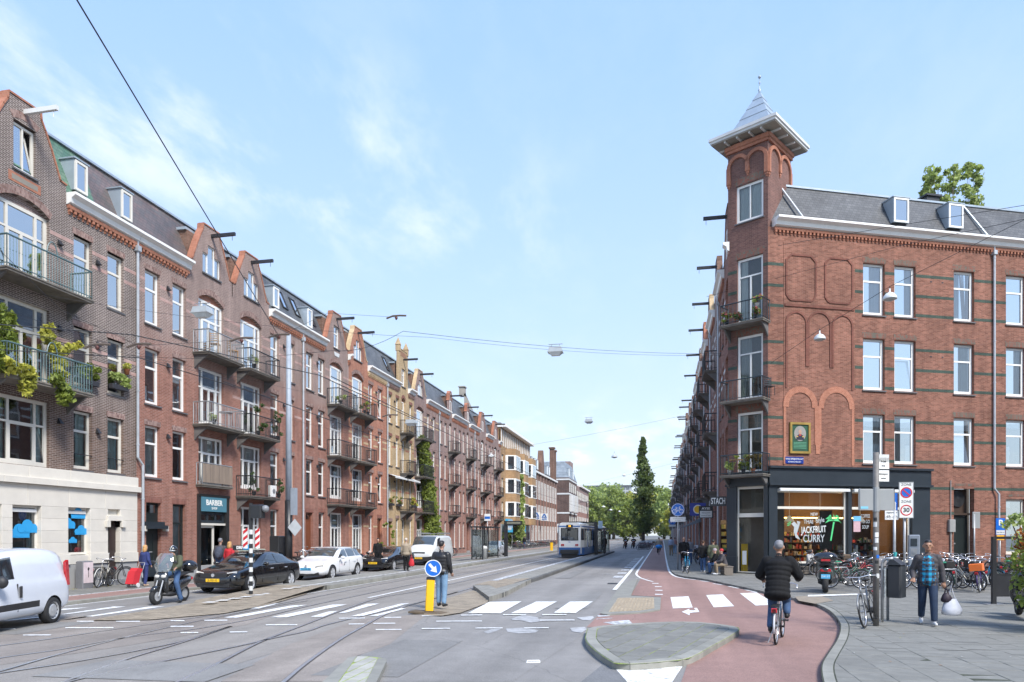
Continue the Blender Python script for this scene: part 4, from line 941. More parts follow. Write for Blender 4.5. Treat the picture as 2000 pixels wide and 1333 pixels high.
b = MB(); b.plate(archtop(B1-1,B1+1,10,13.4,.32)[2:]+archtop(B1-1.1,B1+1.1,10,13.68,.36)[2:][::-1],-.012,.02); b.build('window_arch',SOLD,T)
bands(T,ops,L,[12.1,12.62,8.95,8.5],LIGHTB); cornice(T,B1+1.72,L-.01)
mansard(T,X0,L,m=SL_MIX,m2=SL_GRN,xs=5.1); dormer(T,4.05,paint=CREAM); dormer(T,6.35,paint=CREAM)
balcony(T,B1-1.55,B1+1.9,10.5,dep=.95,rail=IRONG,fancy=True); balcony(T,B1-1.55,B1+1.9,7.12,dep=.95,rail=IRONG,fancy=True)
for f in range(3): lamp_wedge(T,B1+1.3,(6.0,9.3,12.35)[f]); lamp_wedge(T,4.9,(5.9,9.2,12.3)[f])
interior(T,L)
b = MB(); b.box(cols1[0]+.05,cols1[0]+.85,-.0,.03,5.0,5.03); b.box(cols1[1]+.05,cols1[1]+.85,0,.03,5.0,5.03); b.build('window_bar',DARKM,T)
# stone blocks of the ground floor: piers, courses, lintels
gw = [(-1.7,1.15),(-.05,1.0),(1.35,1.1),(3.6,1.0)];
def stones(x0,x1,z0,z1,y0=-.05,m=STONE,n=1,rows=1,name='stone_block'):
 for i in range(n):
  for j in range(rows):
   w = (x1-x0)/n; h = (z1-z0)/rows; b = MB(); b.bbox(x0+i*w+.004,x0+(i+1)*w-.004,y0,.25,0,h-.006,.008); b.build(name,m,T,(0,0,z0+j*h))
stones(X0,L,4.0,4.38,-.1,n=6); stones(X0,L+.08,3.78,4.0,-.18,n=5,name='stone_moulding'); stones(X0,L,3.05,3.78,-.05,n=6,name='lintel_block')
piers = []; x = X0
for a, w in gw+[(5.48,.62)]: piers.append((x,a)); x = a+w
piers.append((x,L))
for a, c in piers:
 stones(a,c,1.35,3.05,-.05,rows=4 if c-a < 2 else 4); stones(a-.05,c+.05 if c < 5.4 else c,.98,1.35,-.1)
 stones(a,c,.1,.98,-.04,m=STONED)
for a, w in gw:
 stones(a,a+w,.98,1.3,-.03); stones(a,a+w,.1,.98,-.02,m=STONED)
 o = window(T,a,1.32,w,1.73,'plain',rec=.12,paint=CREAM,g=glass('nursery_glass',(.03,.035,.035),.1,.6),sill=None,curt=(CURTG,.18,1))
 b = MB(); b.bbox(.05,w-.05,-.05,.03,1.5,1.62,.02); b.build('blind_box',OLD_WHITE,o)
 # door with hood
b = MB(); b.box(5.48,6.1,.16,.22,.3,2.6); b.box(5.56,6.02,.145,.16,.45,1.2); b.box(5.56,6.02,.145,.16,1.5,2.4); d = b.build('door',DOORD,T); b = MB(); b.box(5.55,5.75,.12,.145,1.3,1.35); b.build('letter_slot',STEELR,d)
stones(5.4,6.2,2.6,2.8,-.12,name='door_hood'); stones(5.3,5.5,2.35,2.6,-.16,name='door_corbel'); stones(6.1,6.3,2.35,2.6,-.16,name='door_corbel')
b = MB(); b.box(5.48,6.1,.1,.2,2.8,3.05); b.build('door_light',CREAM,T); stones(5.4,6.2,.1,.3,-.2,m=STONED,name='doorstep')
# paper clouds and sun in the windows
BLUEP = mat('blue_paper',(.02,.30,.62),.7,var=.05); YELP = mat('yellow_paper',(.65,.68,.12),.7,var=.05)
CLD = []
def cloud(x,z,s,y=.10):
 b = MB(); pass
 b.box(-.3*s,.32*s,0,.004,0,.13*s)
 for k_, (cx_,cz_,r_) in enumerate([(.2,.13,.13),(.0,.2,.18),(-.2,.12,.12)]): b.plate([(cx_*s+r_*s*cos(a_),max(0,cz_*s+r_*s*sin(a_))) for a_ in [2*pi*i/14 for i in range(14)]],-.003*(k_+1),.001)
 CLD.append(1); b.build('paper_cloud',BLUEP,T,(x,.135-.014*(len(CLD) % 3),z))
cloud(1.75,1.95,1.25); cloud(2.05,2.12,1.2); cloud(3.75,2.28,1.05); cloud(4.35,2.05,.95) ; cloud(4.2,2.65,1.05); cloud(.15,1.9,1.1); cloud(.65,2.2,1.0); cloud(3.95,1.75,.6)
b = MB(); b.plate(arc(0,0,.2,0,2*pi,16)[:-1],0,.004)
for i in range(12): a = i*pi/6; b.plate([(.2*cos(a-.06),.2*sin(a-.06)),(.33*cos(a),.33*sin(a)),(.2*cos(a+.06),.2*sin(a+.06))],0,.004)
b.build('paper_sun',YELP,T,(.45,.125,2.6)); b = MB();
pipe(T,L-.04,.3,13.7,jog=4.9)
# ---- second house: barber shop in its bay
g2h = gr((.55,.9,.3,3.1,'door'),(2.2,.85,.9,2.5,'win',dict(p=DOORK,s='sash')))
H2 = house(25.25,6.65,(.49,2.19),30.2-25.25,B_RED,'red brick house with a barber shop and a wooden screened french balcony over it',ground=g2h+[dict(o=rect(3.95,6.15,.1,3.85))],balc='j11',bays='111',rail=STEELR,band=([12.1,12.6],LIGHTB),roof=SL_MIX,dorm=(),gwin='step')
# shopfront
bar = MB(); bar.box(3.85,4.05,-.08,.3,.1,3.85); bar.box(6.0,6.25,-.08,.3,.1,3.85); bar.box(3.85,6.25,-.12,.3,3.85,3.95); bar.box(4.05,6.0,.0,.3,.1,.5); bar.build('shopfront_frame',mat('anthracite_panel',(.045,.045,.045),.35,.4,var=.2),H2)
sg = MB(); sg.box(4.05,6.0,-.1,.1,3.15,3.84); sgo = sg.build('shop_sign',mat('barber_blue',(.07,.19,.25),.5,var=.05),H2)
text_mesh('BARBER',.36,WHITE,'lettering',sgo,(5.02,-.105,3.56),UP,bold=.008); text_mesh('SHOP',.17,WHITE,'lettering',sgo,(5.02,-.105,3.3),UP)
window(H2,4.05,2.62,1.95,.5,'grid3',rec=.05,paint=TEAL,g=GLASSD,sill=None); strip(H2,'shop_transom',CREAM,4.05,6.0,2.5,2.6,-.03,.1)
o = window(H2,4.05,.5,1.2,2.0,'plain',rec=.08,paint=CREAM,g=GLASSS,sill=None); b = MB(); b.box(5.3,5.95,.9,.95,.1,2.45); b.build('door',DOORK,H2)
b = MB(); b.box(4.0,6.05,1.6,1.65,.1,3.8); b.build('shop_back_wall',mat('shop_grey',(.2,.2,.19),.8),H2)
b = MB(); b.box(.35,1.6,-.25,.16,2.3,2.45); b.box(.4,1.55,-.12,.1,2.45,2.6); b.build('door_canopy',TEAL,H2);
for x in (.25,1.55): stone = MB(); stone.bbox(x,x+.2,-.16,.05,2.2,2.42,.01); stone.build('door_corbel',STONE,H2)
b = MB(); b.box(.3,1.7,-.12,.05,.1,.75); b.build('painted_plinth',TEAL,H2)
H3 = house(31.9,7.0,(3.5,5.2),33.4-31.9+.15,B_RED,'red brick house with three planted balconies under a stepped white gable window',ground=gr((.7,1.85,.65,2.85,'win',dict(s='bay')),(3.5,.85,.75,2.7,'win'),(5.15,.9,.3,3.1,'door',dict(m=WOODR))),balc='111',band=([12.1,12.6,8.9],LIGHTB),dorm=(4.0,),sky=(5.6,),rail=IRON,roof=SL_GREY)
pipe(H3,6.98,.3,13.7)
H4 = house(38.9,6.45,(.5,2.05),43.5-38.9,B_RED,'red brick house with a stepped row of skylights and white keystone plaque in its gable',ground=gr((.45,.9,.3,3.1,'door',dict(m=WOODR)),(2.1,.8,.75,2.7,'win'),(3.65,1.9,.65,2.85,'win',dict(s='bay'))),balc='111',band=([12.1,12.6],LIGHTB),dorm=(.9,),sky=(.05,2.0),gwin='one')
b = MB(); b.plate([(4.2,14.05),(4.3,13.8),(4.9,13.8),(5.0,14.05)],-.03,0); b.build('plaque',OLD_WHITE,H4)
H5 = house(45.35,6.85,(3.35,5.1),1.45+.05,B_ORNG,'orange red brick house with yellow bands and yellow gable edges',ground=gr((.55,1.9,.65,2.85,'win',dict(s='bay')),(3.4,.8,.75,2.7,'win'),(5.0,.9,.3,3.0,'door',dict(m=WOODR))),balc='111',band=([12.0,12.6,8.6,9.1,5.6,2.6],YBAND),cope=YBAND,dent=YBAND)
pipe(H5,6.83,.3,13.7)
H6 = house(52.2,6.25,(.4,1.95,5.1),3.7,B_YEL,'narrow yellow brick house with a pinnacled turret gable and awnings',ww=.72,bw=.85,gable='turret',bstyle='twolow',ground=gr((.3,.9,.3,2.8,'door',dict(m=WOODR)),(1.95,.75,.75,2.6,'win'),(3.3,.8,.75,2.6,'win'),(5.1,.72,.75,2.6,'win')),balc='111',arch=SOLDR,cope=B_YEL,dent=SOLD,sky=(1.2,),gwin='one',band=([9.0,5.5],ORANGE))
for dx in (-.9,.9):
 b = MB(); b.box(3.7+dx-.17,3.7+dx+.17,-.06,.3,17.1,17.6); b.add([(3.7+dx-.2,-.09,17.6),(3.7+dx+.2,-.09,17.6),(3.7+dx+.2,.33,17.6),(3.7+dx-.2,.33,17.6),(3.7+dx,.12,18.25)],[(0,1,4),(1,2,4),(2,3,4),(3,0,4)]); b.build('pinnacle',B_YEL,H6)
b = MB(); [b.box(3.05+i*.28,3.18+i*.28,-.02,.02,16.75,17.15) for i in range(5)]; b.build('gable_slots',SOLDR,H6)
for a, c in ((.2,2.9),(3.1,6.1)):
 b = MB(); b.add([(a,0,6.85),(c,0,6.85),(c,-.65,6.62),(a,-.65,6.62),(a,-.65,6.5),(c,-.65,6.5)],[(0,3,2,1),(3,4,5,2)]); b.build('awning',OLD_WHITE,H6)
H7 = house(58.45,6.95,(3.4,5.1),1.6,B_PINK,'pink red brick house with ivy climbing over its lower balconies',ground=gr((.7,1.8,.65,2.8,'win',dict(s='bay')),(3.4,.8,.75,2.6,'win'),(5.1,.85,.3,3.0,'door',dict(m=WOODR))),balc='111',band=([12.0,12.6,8.6],YBAND),dorm=(),cope=YBAND)
pipe(H7,6.93,.3,13.7)
# longer distant houses, many narrow windows
ds = ['pink brick house with a round topped gable beside the ivy','pink brick house with a brown attic behind a slim gable','brown pink brick house with skylights and a large bare chimney wall','last pink brick house before the yellow bay windowed block']
for i, (y,L_) in enumerate([(65.4,6.6),(72.0,6.6),(78.6,6.8),(85.4,6.8)]):
 cs = (.4,1.9,5.2) if i != 2 else (.4,1.9,5.3); hd = house(y,L_,cs,3.9,B_PINK,ds[i],ww=.75,bw=.85 if i < 2 else 1.5,gable='small' if i < 2 else 'neck',bstyle='twolow',simple=True,ground=gr((.4,.75,.7,2.7,'win'),(1.9,.75,.7,2.7,'win'),(3.5,.8,.3,3.0,'door',dict(m=WOODR)),(5.2,.75,.7,2.7,'win')),balc='111',band=([12.0,12.6,8.8],LIGHTB),sky=(.5,) if i == 2 else ())
 if i == 1: pipe(hd,L_-.05,.3,13.7)
 if i == 2:
  b = MB(); b.add([(0,1.2,16.7),(6.8,1.2,14.6),(6.8,1.5,14.6),(0,1.5,16.7),(0,1.2,18.2),(.6,1.2,18.4),(5.5,1.2,16.4),(6.8,1.2,15.4)],[(0,1,7,6,5,4)]); b.box(.0,.8,1.2,1.8,18.0,19.0); b.box(-.1,.9,1.1,1.9,19.0,19.1); b.build('bare_chimney_wall',mat('cement_render',(.30,.28,.24),.9,var=.2),hd)
  # yellow block with bay windows
T = thing('apartment_building','yellow brown brick block with white framed bay windows and blue shop fascia','apartment building',(-21,92.2,0),pi/2); L = 21.6
b = MB(); holed(b,rect(0,L,3.5,16.4),[rect(x-.7,x+.7,z,z+1.9) for x in (1.2,) for z in (4.6,7.8,11.0)],0,.3); b.build('wall',brick('brick_tan',(.38,.23,.11),(.5,.32,.17),(.4,.3,.2)),T); TAN = MC['brick_tan']
for z in (4.6,7.8,11.0): window(T,.5,z,1.4,1.9,'two',simple=True)
b = MB()
for i in range(16): b.box(.2+i*1.33,.5+i*1.33,-.1,.1,14.0,16.2)
b.build('attic_mullions',OLD_WHITE,T,kind='stuff'); b = MB(); b.box(0,L,.02,.2,14.0,16.2); b.build('attic_glazing',GLASSD,T)
b = MB(); b.box(-.1,L+.1,-.75,.5,16.4,16.75); b.build('eaves',WHITE,T); b = MB(); b.box(0,L,0,9,16.76,17.0); b.build('roof',ROOFT,T)
for x in (5.2,11.6,18.0):
 b = MB(); pl = [(x-2.1,0),(x-1.5,-1.3),(x+1.5,-1.3),(x+2.1,0)]; b.prism(pl,3.6,13.9,bottom=True); bo = b.build('bay',TAN,T)
 for z in (4.6,7.8,11.0):
  b = MB(); q = [(x-2.14,.0),(x-1.53,-1.36),(x+1.53,-1.36),(x+2.14,0)]; b.prism(q,z-.05,z+2.0,bottom=True); w = b.build('window',WHITE,bo)
  for a, c in ((x-1.35,x-.1),(x+.1,x+1.35)): b = MB(); b.box(a,c,-1.39,-1.37,z+.1,z+1.85); b.build('pane',GLASSD,w)
  b = MB(); b.M = Matrix.Translation((x-2.14,0,0)) @ Matrix.Rotation(atan2(-1.36,.61),4,'Z'); b.box(.35,1.2,-.03,0,z+.1,z+1.85); b.M = None; b.build('pane',GLASSD,w)
b = MB(); b.box(0,L,-.05,.3,.1,3.5)
b.build('shopfront',mat('shop_pale',(.35,.38,.38),.5),T)
for i in range(6): b = MB(); b.box(.4+i*3.5,3.4+i*3.5,-.08,-.05,.5,2.5); b.build('shop_window',GLASSD,T)
BLUEF = mat('fascia_blue',(.05,.42,.68),.5,var=.05)
for a, c in ((.1,4.4),(8.5,14)): b = MB(); b.box(a,c,-.75,-.6,2.4,4.2); f = b.build('fascia',BLUEF,T); b = MB(); b.box(a+1,c-1,-.77,-.75,2.7,3.9); b.build('fascia_panel',OLD_WHITE,f)
# brown brick building with store signs
T = thing('store_building','long brown brick building with pilasters, stepped gables and square blue A signs','store',(-21,113.9,0),pi/2); L = 29.6
hl = []
for i in range(18):
 for z, h in ((1.0,2.6),(4.6,2.6),(8.2,3.2)): hl.append(archtop(.6+i*1.6,1.55+i*1.6,z,z+h,.2,4))
b = MB(); holed(b,rect(0,L,.1,12.6),hl,0,.3); b.build('wall',B_BRN,T); b = MB()
for i in range(18):
 for z, h in ((1.0,2.6),(4.6,2.6),(8.2,3.2)): window(T,.6+i*1.6,z,.95,h,'sash',rec=-.05,simple=True,sill=None,g=GLASSD)
for i in range(10): b = MB(); b.box(.1+i*3.2,.35+i*3.2,-.15,0,.1,12.6); b.build('pilaster',B_PINK,T)
b = MB(); b.box(0,L,-.3,.2,12.6,12.9); b.build('cornice',WHITE,T); b = MB(); b.add([(0,.2,12.9),(L,.2,12.9),(L,2.2,16),(0,2.2,16),(0,8,16),(L,8,16)],[(0,1,2,3),(3,2,5,4)]); b.build('slate_roof',SL_GREY,T)
for x in (2,4.6,7.2,18,20.5): dormer(T,x,13.4,1.2,1.6)
for x, w, h in ((12.5,2.6,4.6),(26,1.0,6.5),(28.4,.9,6.2)):
 b = MB(); b.plate([(x-w/2,12.6),(x+w/2,12.6),(x+w/2,12.6+h*.5),(x+w*.16,12.6+h),(x-w*.16,12.6+h),(x-w/2,12.6+h*.5)] if w > 2 else rect(x-w/2,x+w/2,12.6,12.6+h),-.05,.8); b.build('gable_top',B_BRN,T)
 if w < 2: b = MB(); b.box(x-w*.7,x+w*.7,-.2,.95,12.6+h,12.9+h); b.build('chimney_cap',B_BRN,T)
b = MB(); b.box(1.5,6,2,5,15,18.2); b.build('stair_tower',B_BRN,T)
for x in (.4,8.2):
 b = MB(); b.box(x,x+.12,-1.6,-.35,4.5,5.75); sgn = b.build('projecting_sign',WHITE,T); BL = mat('sign_blue',(.01,.12,.42),.4,var=0)
 b = MB(); b.M = Matrix.Translation((x-.01,0,0)) @ Matrix.Rotation(-pi/2,4,'Z'); b.plate([(.5,5.0),(.73,5.0),(.98,5.5),(1.22,5.0),(1.45,5.0),(1.12,5.68),(.84,5.68)],-.02,0); b.plate(rect(.8,1.15,5.0,5.12),-.02,0); b.M = None; b.build('sign_emblem',BL,sgn)
 text_mesh('ALDI',.4,BL,'lettering',sgn,(x-.02,-.98,4.74),(pi/2,0,-pi/2),bold=.02)
 # corner building beyond the side street: its bare side wall faces us
T = thing('corner_building','dark brick corner building with white bands, arched window and steep slate attic','apartment building',(-20.9,162,0),pi/2); L = 16; DK = brick('brick_darkbrown',(.10,.06,.05),(.15,.09,.075),(.2,.16,.14))
b = MB(); b.box(0,L,0,11,.1,15.2); b.build('wall',DK,T); b = MB()
for z in (6.9,11.3,14.6): b.box(-.06,L+.02,-.12,11,z,z+.35)
b.build('white_band',OLD_WHITE,T)
b = MB(); b.add([(0,0,15.2),(L,0,15.2),(L,11,15.2),(0,11,15.2),(1.2,1.2,19),(L-1.2,1.2,19),(L-1.2,10,19),(1.2,10,19)],[(0,1,5,4),(1,2,6,5),(2,3,7,6),(3,0,4,7),(4,5,6,7)]); b.build('slate_roof',slate('slate_blue',(.2,.24,.28),(.26,.3,.34)),T)
for i in range(4):
 for z in (1,4.2,8,12): window(T,1.2+i*3.7,z,1.6,2.1,'two',rec=-.05,simple=True,g=GLASSD,sill=None)
for i in (0,2): b = MB(); b.box(1+i*3.7,3.1+i*3.7,-1.0,0,7.4,11.2); b.build('oriel',OLD_WHITE,T); dormer(T,1.2+i*3.8,15.4,1.6,2)
b = MB(); b.M = Matrix.Rotation(-pi/2,4,'Z'); b.plate(archtop(-3.2,-1.6,2.5,4.6,.75),-.06,0); b.M = None; b.build('arched_window',OLD_WHITE,T)
T = thing('apartment_building','far red brick block with white windows and a tall plain stair tower','apartment building',(-21,178.1,0),pi/2)
b = MB(); b.box(0,30,0,10,.1,14.5); b.box(-.5,5,1.5,9,14.5,20.5); b.build('wall',B_PINK,T); b = MB(); b.box(6,30.3,-.5,10,14.5,14.9); b.build('cornice',WHITE,T)
for i in range(8):
 for z in (1.5,4.8,8,11.2): window(T,1+i*3.6,z,1.9,1.9,'two',rec=-.05,simple=True,g=GLASSD,sill=None)
 # ------------------------------------------------------------------ right-hand street front
cyc = [(B_RGT,'neck','dark brown brick house next behind the corner tower, front seen edge on'),(B_RED,'neck','second dark brick house from the corner tower with white banded window arches'),(B_RGT,'neck','brown brick house with yellow gable top on the right side'),(B_ORNG,'neck','bright orange brick house on the right side of the street'),(B_RED,'neck','brown brick house beyond the orange one'),(B_BRN,'neck',None)]
y = 37.9+.2; i = 0
while y < 270:
 wl, gk, lb = cyc[i] if i < 5 else (random.choice([B_BRN,B_RGT,B_RED,B_PINK,B_ORNG]),'neck',None)
 HL = 7.4 if i < 4 else random.choice([6.4,7.0,7.6,8.2])
 T_ = house(y,HL,(.5,2.2),HL-2.2,wl,lb or 'far brown brick house in the receding right-hand row of balconied fronts',gable=gk,simple=True,ground=gr((.5,1.9,.3,3.0,'win',dict(s='two')),(3.4,.9,.3,3.0,'door'),(4.9,HL-5.4,.3,3.0,'win',dict(s='two'))),side=1,X=3.46+(0 if i < 4 else random.uniform(-.12,.1)),zsc=1.19 if i < 3 else random.uniform(1.02,1.2),balc='111' if i else '000',band=([12.0,12.6,8.9,9.4],OLD_WHITE) if i < 3 else None,group=None if i < 5 else 'far houses along the right side',cope=YBAND if i == 2 else ORANGE if i == 3 else B_BRN)
 pipe(T_,.1,.3,13.7)
 y += HL; i += 1
 # ------------------------------------------------------------------ corner building
CB = thing('corner_building','red brick corner building with a pointed tower, green glazed bands and a black shopfront','corner building',(5.13,37.03,0))
AX = atan2(.398,.9175)                       # cross front
CF = MB(); cf = lambda name, m, b, **k: b.build(name,m,CB,None,(0,0,AX),**k)
class Fr:                                     # parts laid out in a facade frame under the corner building
 pass
def frame_parent(rot,loc=(0,0,0)):
 o = obj('facade',None,CB,loc,rot); return o
L = 21.0
flr = [(5.7,8.2),(9.46,12.08),(13.3,15.93)]; wc = (5.34,7.17,10.74,14.0,17.6)
ops = [rect(x,x+1.26,a,c) for a,c in flr for x in wc] + [rect(10.74,12.0,.15,4.48),rect(14.0,15.26,1.0,3.96),rect(17.6,18.86,1.0,3.96),rect(.45,9.3,.15,5.3)]
b = MB(); holed(b,[(0,.1),(L,.1),(L,17.3),(0,17.3)],ops,0,.3); W_ = cf('front_wall',B_RGT,b)
A = lambda b, name, m, **k: b.build(name,m,W_,**k)
def corner_window(x,z,w,h,st='sash',**k): return window(W_,x,z,w,h,st,rec=.16,**k)
for fi, (a,c) in enumerate(flr):
 for wi, x in enumerate(wc):
  corner_window(x,a,1.26,c-a,g=GLASSM if fi == 2 else GLASSD,curt=[(CURT,.3,1),(CURT,.45,0),None,None,(CURT,.5,1)][(wi+fi*2) % 5],tilt=(wi,fi) in ((1,1),(2,0)))
  strip(W_,'window_arch',SOLDG,x-.06,x+1.32,c+.03,c+.3,-.012)
bands(W_,ops,L,[15.4,14.35,13.35,11.55,10.5,9.5,7.8,6.85,5.75,4.4,3.1],GREENB,.15)
# cut the long bands where the blind panels stand
pan = []
def panel_outline(x0,x1,z0,z1,c=.28): return [(x0+c,z0),(x1-c,z0),(x1-c*.5,z0+c*.25),(x1,z0+c),(x1,z1-c),(x1-c*.5,z1-c*.5),(x1-c,z1),(x0+c,z1),(x0+c*.5,z1-c*.5),(x0,z1-c),(x0,z0+c),(x0+c*.5,z0+c*.25)]
b = MB(); b.box(.85,4.85,-.02,.05,5.46,16.6); A(b,'blind_wall_panel',B_RGT)
RIB = brick('rib_brick',(.18,.06,.042),(.24,.085,.06),(.2,.12,.09),bw=.11)
def rim(pts,w,m,name,closed=True,dep=-.06,y0=-.02):
 b = MB(); n = len(pts)
 for i in range(n if closed else n-1):
  a, c = Vector((pts[i][0],0,pts[i][1])), Vector((pts[(i+1) % n][0],0,pts[(i+1) % n][1])); d = (c-a).normalized(); nr = Vector((-d.z,0,d.x))*w/2
  q = [a-nr-d*w*.3,c-nr+d*w*.3,c+nr+d*w*.3,a+nr-d*w*.3]; dd = dep-.001*(i % 2)
  b.add([(p.x,dd,p.z) for p in q]+[(p.x,y0,p.z) for p in q],[(0,1,2,3),(0,4,5,1),(1,5,6,2),(2,6,7,3),(3,7,4,0)])
 return b.build(name,m,W_)
rim(panel_outline(.98,2.62,13.75,16.0),.09,RIB,'panel_moulding'); rim(panel_outline(3.15,4.7,13.75,16.0),.09,RIB,'panel_moulding')
strip(W_,'panel_ledge',RIB,.9,4.8,13.42,13.55,-.07,0)
zs = 12.6; xs_ = [(.98,2.1),(2.2,3.45),(3.58,4.7)]
for k, (a,c) in enumerate(xs_):
 r = (c-a)/2; cx = (a+c)/2; A_ = arc(cx,zs,r,pi,0,12); lo = [9.6,10.4,9.6]; rim([(a,9.4 if k == 0 else 10.5)] + A_ + [(c,9.4 if k == 2 else 10.5)],.1,RIB,'blind_arch',closed=False)
for a, c in ((.9,2.62),(2.86,4.72)):
 r = (c-a)/2; cx = (a+c)/2; A_ = arc(cx,8.5,r,pi,0,14)
 rim([(a,5.6 if a < 1 else 6.6)]+A_+[(c,5.6 if c > 4 else 6.6)],.14,ORANGE,'orange_arch',closed=False,dep=-.045)
 rim(arc(cx,8.5,r-.06,pi,0,14),.3,ORANGE,'orange_arch',closed=False,dep=-.05)
strip(W_,'orange_column',ORANGE,2.62,2.86,6.1,8.5,-.048,0)
# portrait plaque (plain stand-in) and street name sign
b = MB(); holed(b,rect(1.15,2.28,6.1,7.65),[rect(1.26,2.17,6.21,7.54)],-.12,-.02); pq = A(b,'painting_frame',mat('gilt_frame',(.36,.24,.06),.45,.4,var=.2))
b = MB(); b.box(1.26,2.17,-.07,-.03,6.21,7.54); A(b,'painting',mat('painted_green',(.015,.07,.035),.5,var=.2)).parent = pq
b = MB(); b.plate([(1.715+.33*cos(t),7.1+.38*sin(t)) for t in [2*pi*i/20 for i in range(20)]],-.08,-.07); b.build('painted_oval',mat('painted_grey',(.25,.24,.22),.6),pq)
b = MB(); b.plate([(1.5,6.78),(1.93,6.78),(1.9,6.98),(1.78,7.06),(1.65,7.06),(1.53,6.98)],-.086,-.08); b.build('painted_bust',mat('painted_navy',(.012,.014,.03),.6),pq)
b = MB(); b.plate([(1.715+.085*cos(t),7.18+.115*sin(t)) for t in [2*pi*i/14 for i in range(14)]],-.09,-.086); b.build('painted_head',mat('painted_skin',(.45,.27,.19),.6),pq)
b = MB(); b.box(1.66,1.77,-.088,-.085,6.98,7.06); b.build('painted_collar',mat('painted_red',(.4,.03,.03),.6),pq)
b = MB(); b.box(1.5,1.6,-.09,-.085,6.92,6.97); b.box(1.83,1.93,-.09,-.085,6.92,6.97); b.build('painted_epaulettes',mat('gold_paint',(.5,.33,.07),.5),pq)
b = MB(); [b.box(1.36,2.07,-.075,-.07,6.64-i*.07,6.665-i*.07) for i in range(5)]; b.build('painted_lines',mat('pale_green',(.1,.3,.18),.6),pq)
b = MB(); b.box(.92,1.92,-.06,-.02,5.6,5.93); ss = A(b,'street_name_sign',mat('enamel_blue',(.012,.035,.22),.3,var=0))
text_mesh('VAN SPEIJKSTRAAT',.115,WHITE,'lettering',ss,(1.42,-.063,5.82),UP,depth=.002); text_mesh('ADMIRALENBUURT',.085,WHITE,'lettering',ss,(1.42,-.063,5.68),UP,depth=.002)
# cornice, roof
cornice(W_,.3,L,17.72,proj=.5); b = MB()
b.add([(.3,.2,17.7),(L,.2,17.7),(L,1.3,20.05),(.9,1.3,20.05),(3.4,9,20.05),(L,9,20.05)],[(0,1,2,3),(3,2,5,4)]); A(b,'slate_roof',SL_DARK)
b = MB(); b.box(.9,L,1.24,1.5,20.05,20.15); A(b,'ridge_flashing',ZINC); b = MB(); b.path([(1.3,1.35,20.3),(1.3,1.15,20.05),(2.0,.1,17.95)],.06); A(b,'roof_drainpipe',PIPE)
b = MB(); b.add([(.1,.2,17.75),(.22,.2,17.75),(1.0,1.3,20.1),(.88,1.3,20.1)],[(0,1,2,3)]); b.M = Matrix.Translation((0,-.03,.02)); A(b,'hip_flashing',ZINC)
b = MB(); b.path([(12.45,1.25,20.1),(13.1,.12,17.85)],.05,6); A(b,'hip_flashing',ZINC)
dormer(W_,7.35,18.3,.92,1.3,y=.3); dormer(W_,10.68,18.3,.92,1.3,y=.3); b = MB(); b.box(10.9,11.7,2.0,2.7,20.0,20.8); b.box(10.8,11.8,1.9,2.8,20.8,20.9); A(b,'chimney',DARKM)
dp = pipe(W_,13.17,.3,17.0,jog=4.2)
for x, z in ((9.3,15.2),(10.0,15.2),(9.3,11.3),(10.0,11.3)): lamp_wedge(W_,x,z).__class__ if False else strip(W_,'air_brick',DARKM,x,x+.1,z,z+.06,-.01)
for x in (10.9,14.2,17.8): strip(W_,'soldier_row',SOLDG,x-.1,x+1.2,4.62 if x < 12 else 4.1,4.75 if x < 12 else 4.23,-.01)
# ground floor right part: door with fan above, meter box, windows
b = MB(); b.box(10.74,12.0,.45,.5,.15,3.1); dr = A(b,'door',DOORK); b = MB(); b.box(11.05,11.25,.43,.45,1.55,1.62); b.build('letter_slot',STEELR,dr)
b = MB(); b.box(10.74,12.0,.5,.55,3.1,4.48); b.box(10.74,12.0,.3,.5,3.1,3.2); A(b,'fanlight',mat('dark_brown',(.05,.03,.02),.5)); b = MB(); b.lathe([(.42,-.02),(.44,.02),(.3,.03),(.28,-.01),(.1,-.03),(.001,-.04)],16,(11.4,.44,3.95),'y'); A(b,'extractor_fan',BLACK)
b = MB(); b.bbox(10.35,10.72,-.16,0,2.2,2.85,.02); b.tube((10.5,-.06,.2),(10.5,-.06,2.2),.04); b.tube((10.5,-.06,2.85),(10.5,-.06,4.9),.025); A(b,'meter_box',mat('box_grey',(.26,.26,.25),.6))
for x in (14.0,17.6): corner_window(x,1.0,1.26,2.96,'sash',g=GLASSD,paint=CREAM)
# shopfront on the cross front
strip(W_,'shop_fascia',TEAL,.0,9.25,4.62,5.35,-.14,.1); strip(W_,'fascia_moulding',TEAL,-.02,9.3,5.35,5.46,-.26,.1); strip(W_,'fascia_moulding',TEAL,-.02,9.3,4.5,4.62,-.24,.1)
for x0, x1 in ((.0,.46),(4.42,4.62),(8.15,9.22)): strip(W_,'shop_pilaster',TEAL,x0,x1,.12,4.5,-.1,.25)
strip(W_,'shop_plinth',TEAL,.46,8.15,.12,.62,-.02,.2); strip(W_,'shop_lintel',TEAL,.46,8.15,4.36,4.5,-.02,.2)
for a, c in ((.5,4.42),(4.64,8.15)): b = MB(); b.bbox(a,c,-.28,-.1,4.22,4.36,.03); A(b,'awning_box',OLD_WHITE)
for a, c in ((.46,4.42),(4.62,8.15)):
 w = c-a; ps = [rect(.07,w-.12,2.85,3.55),rect(.07,w-.12,.1,2.72)]; b = MB(); holed(b,rect(0,w,0,3.72),ps,0,.08); wo = b.build('shop_window',CREAM,W_,(a,.08,.62))
 for p in ps: obj('pane',pane_mesh(p[1][0]-p[0][0],p[2][1]-p[0][1],GLASSS),wo,(p[0][0],.04,p[0][1]))
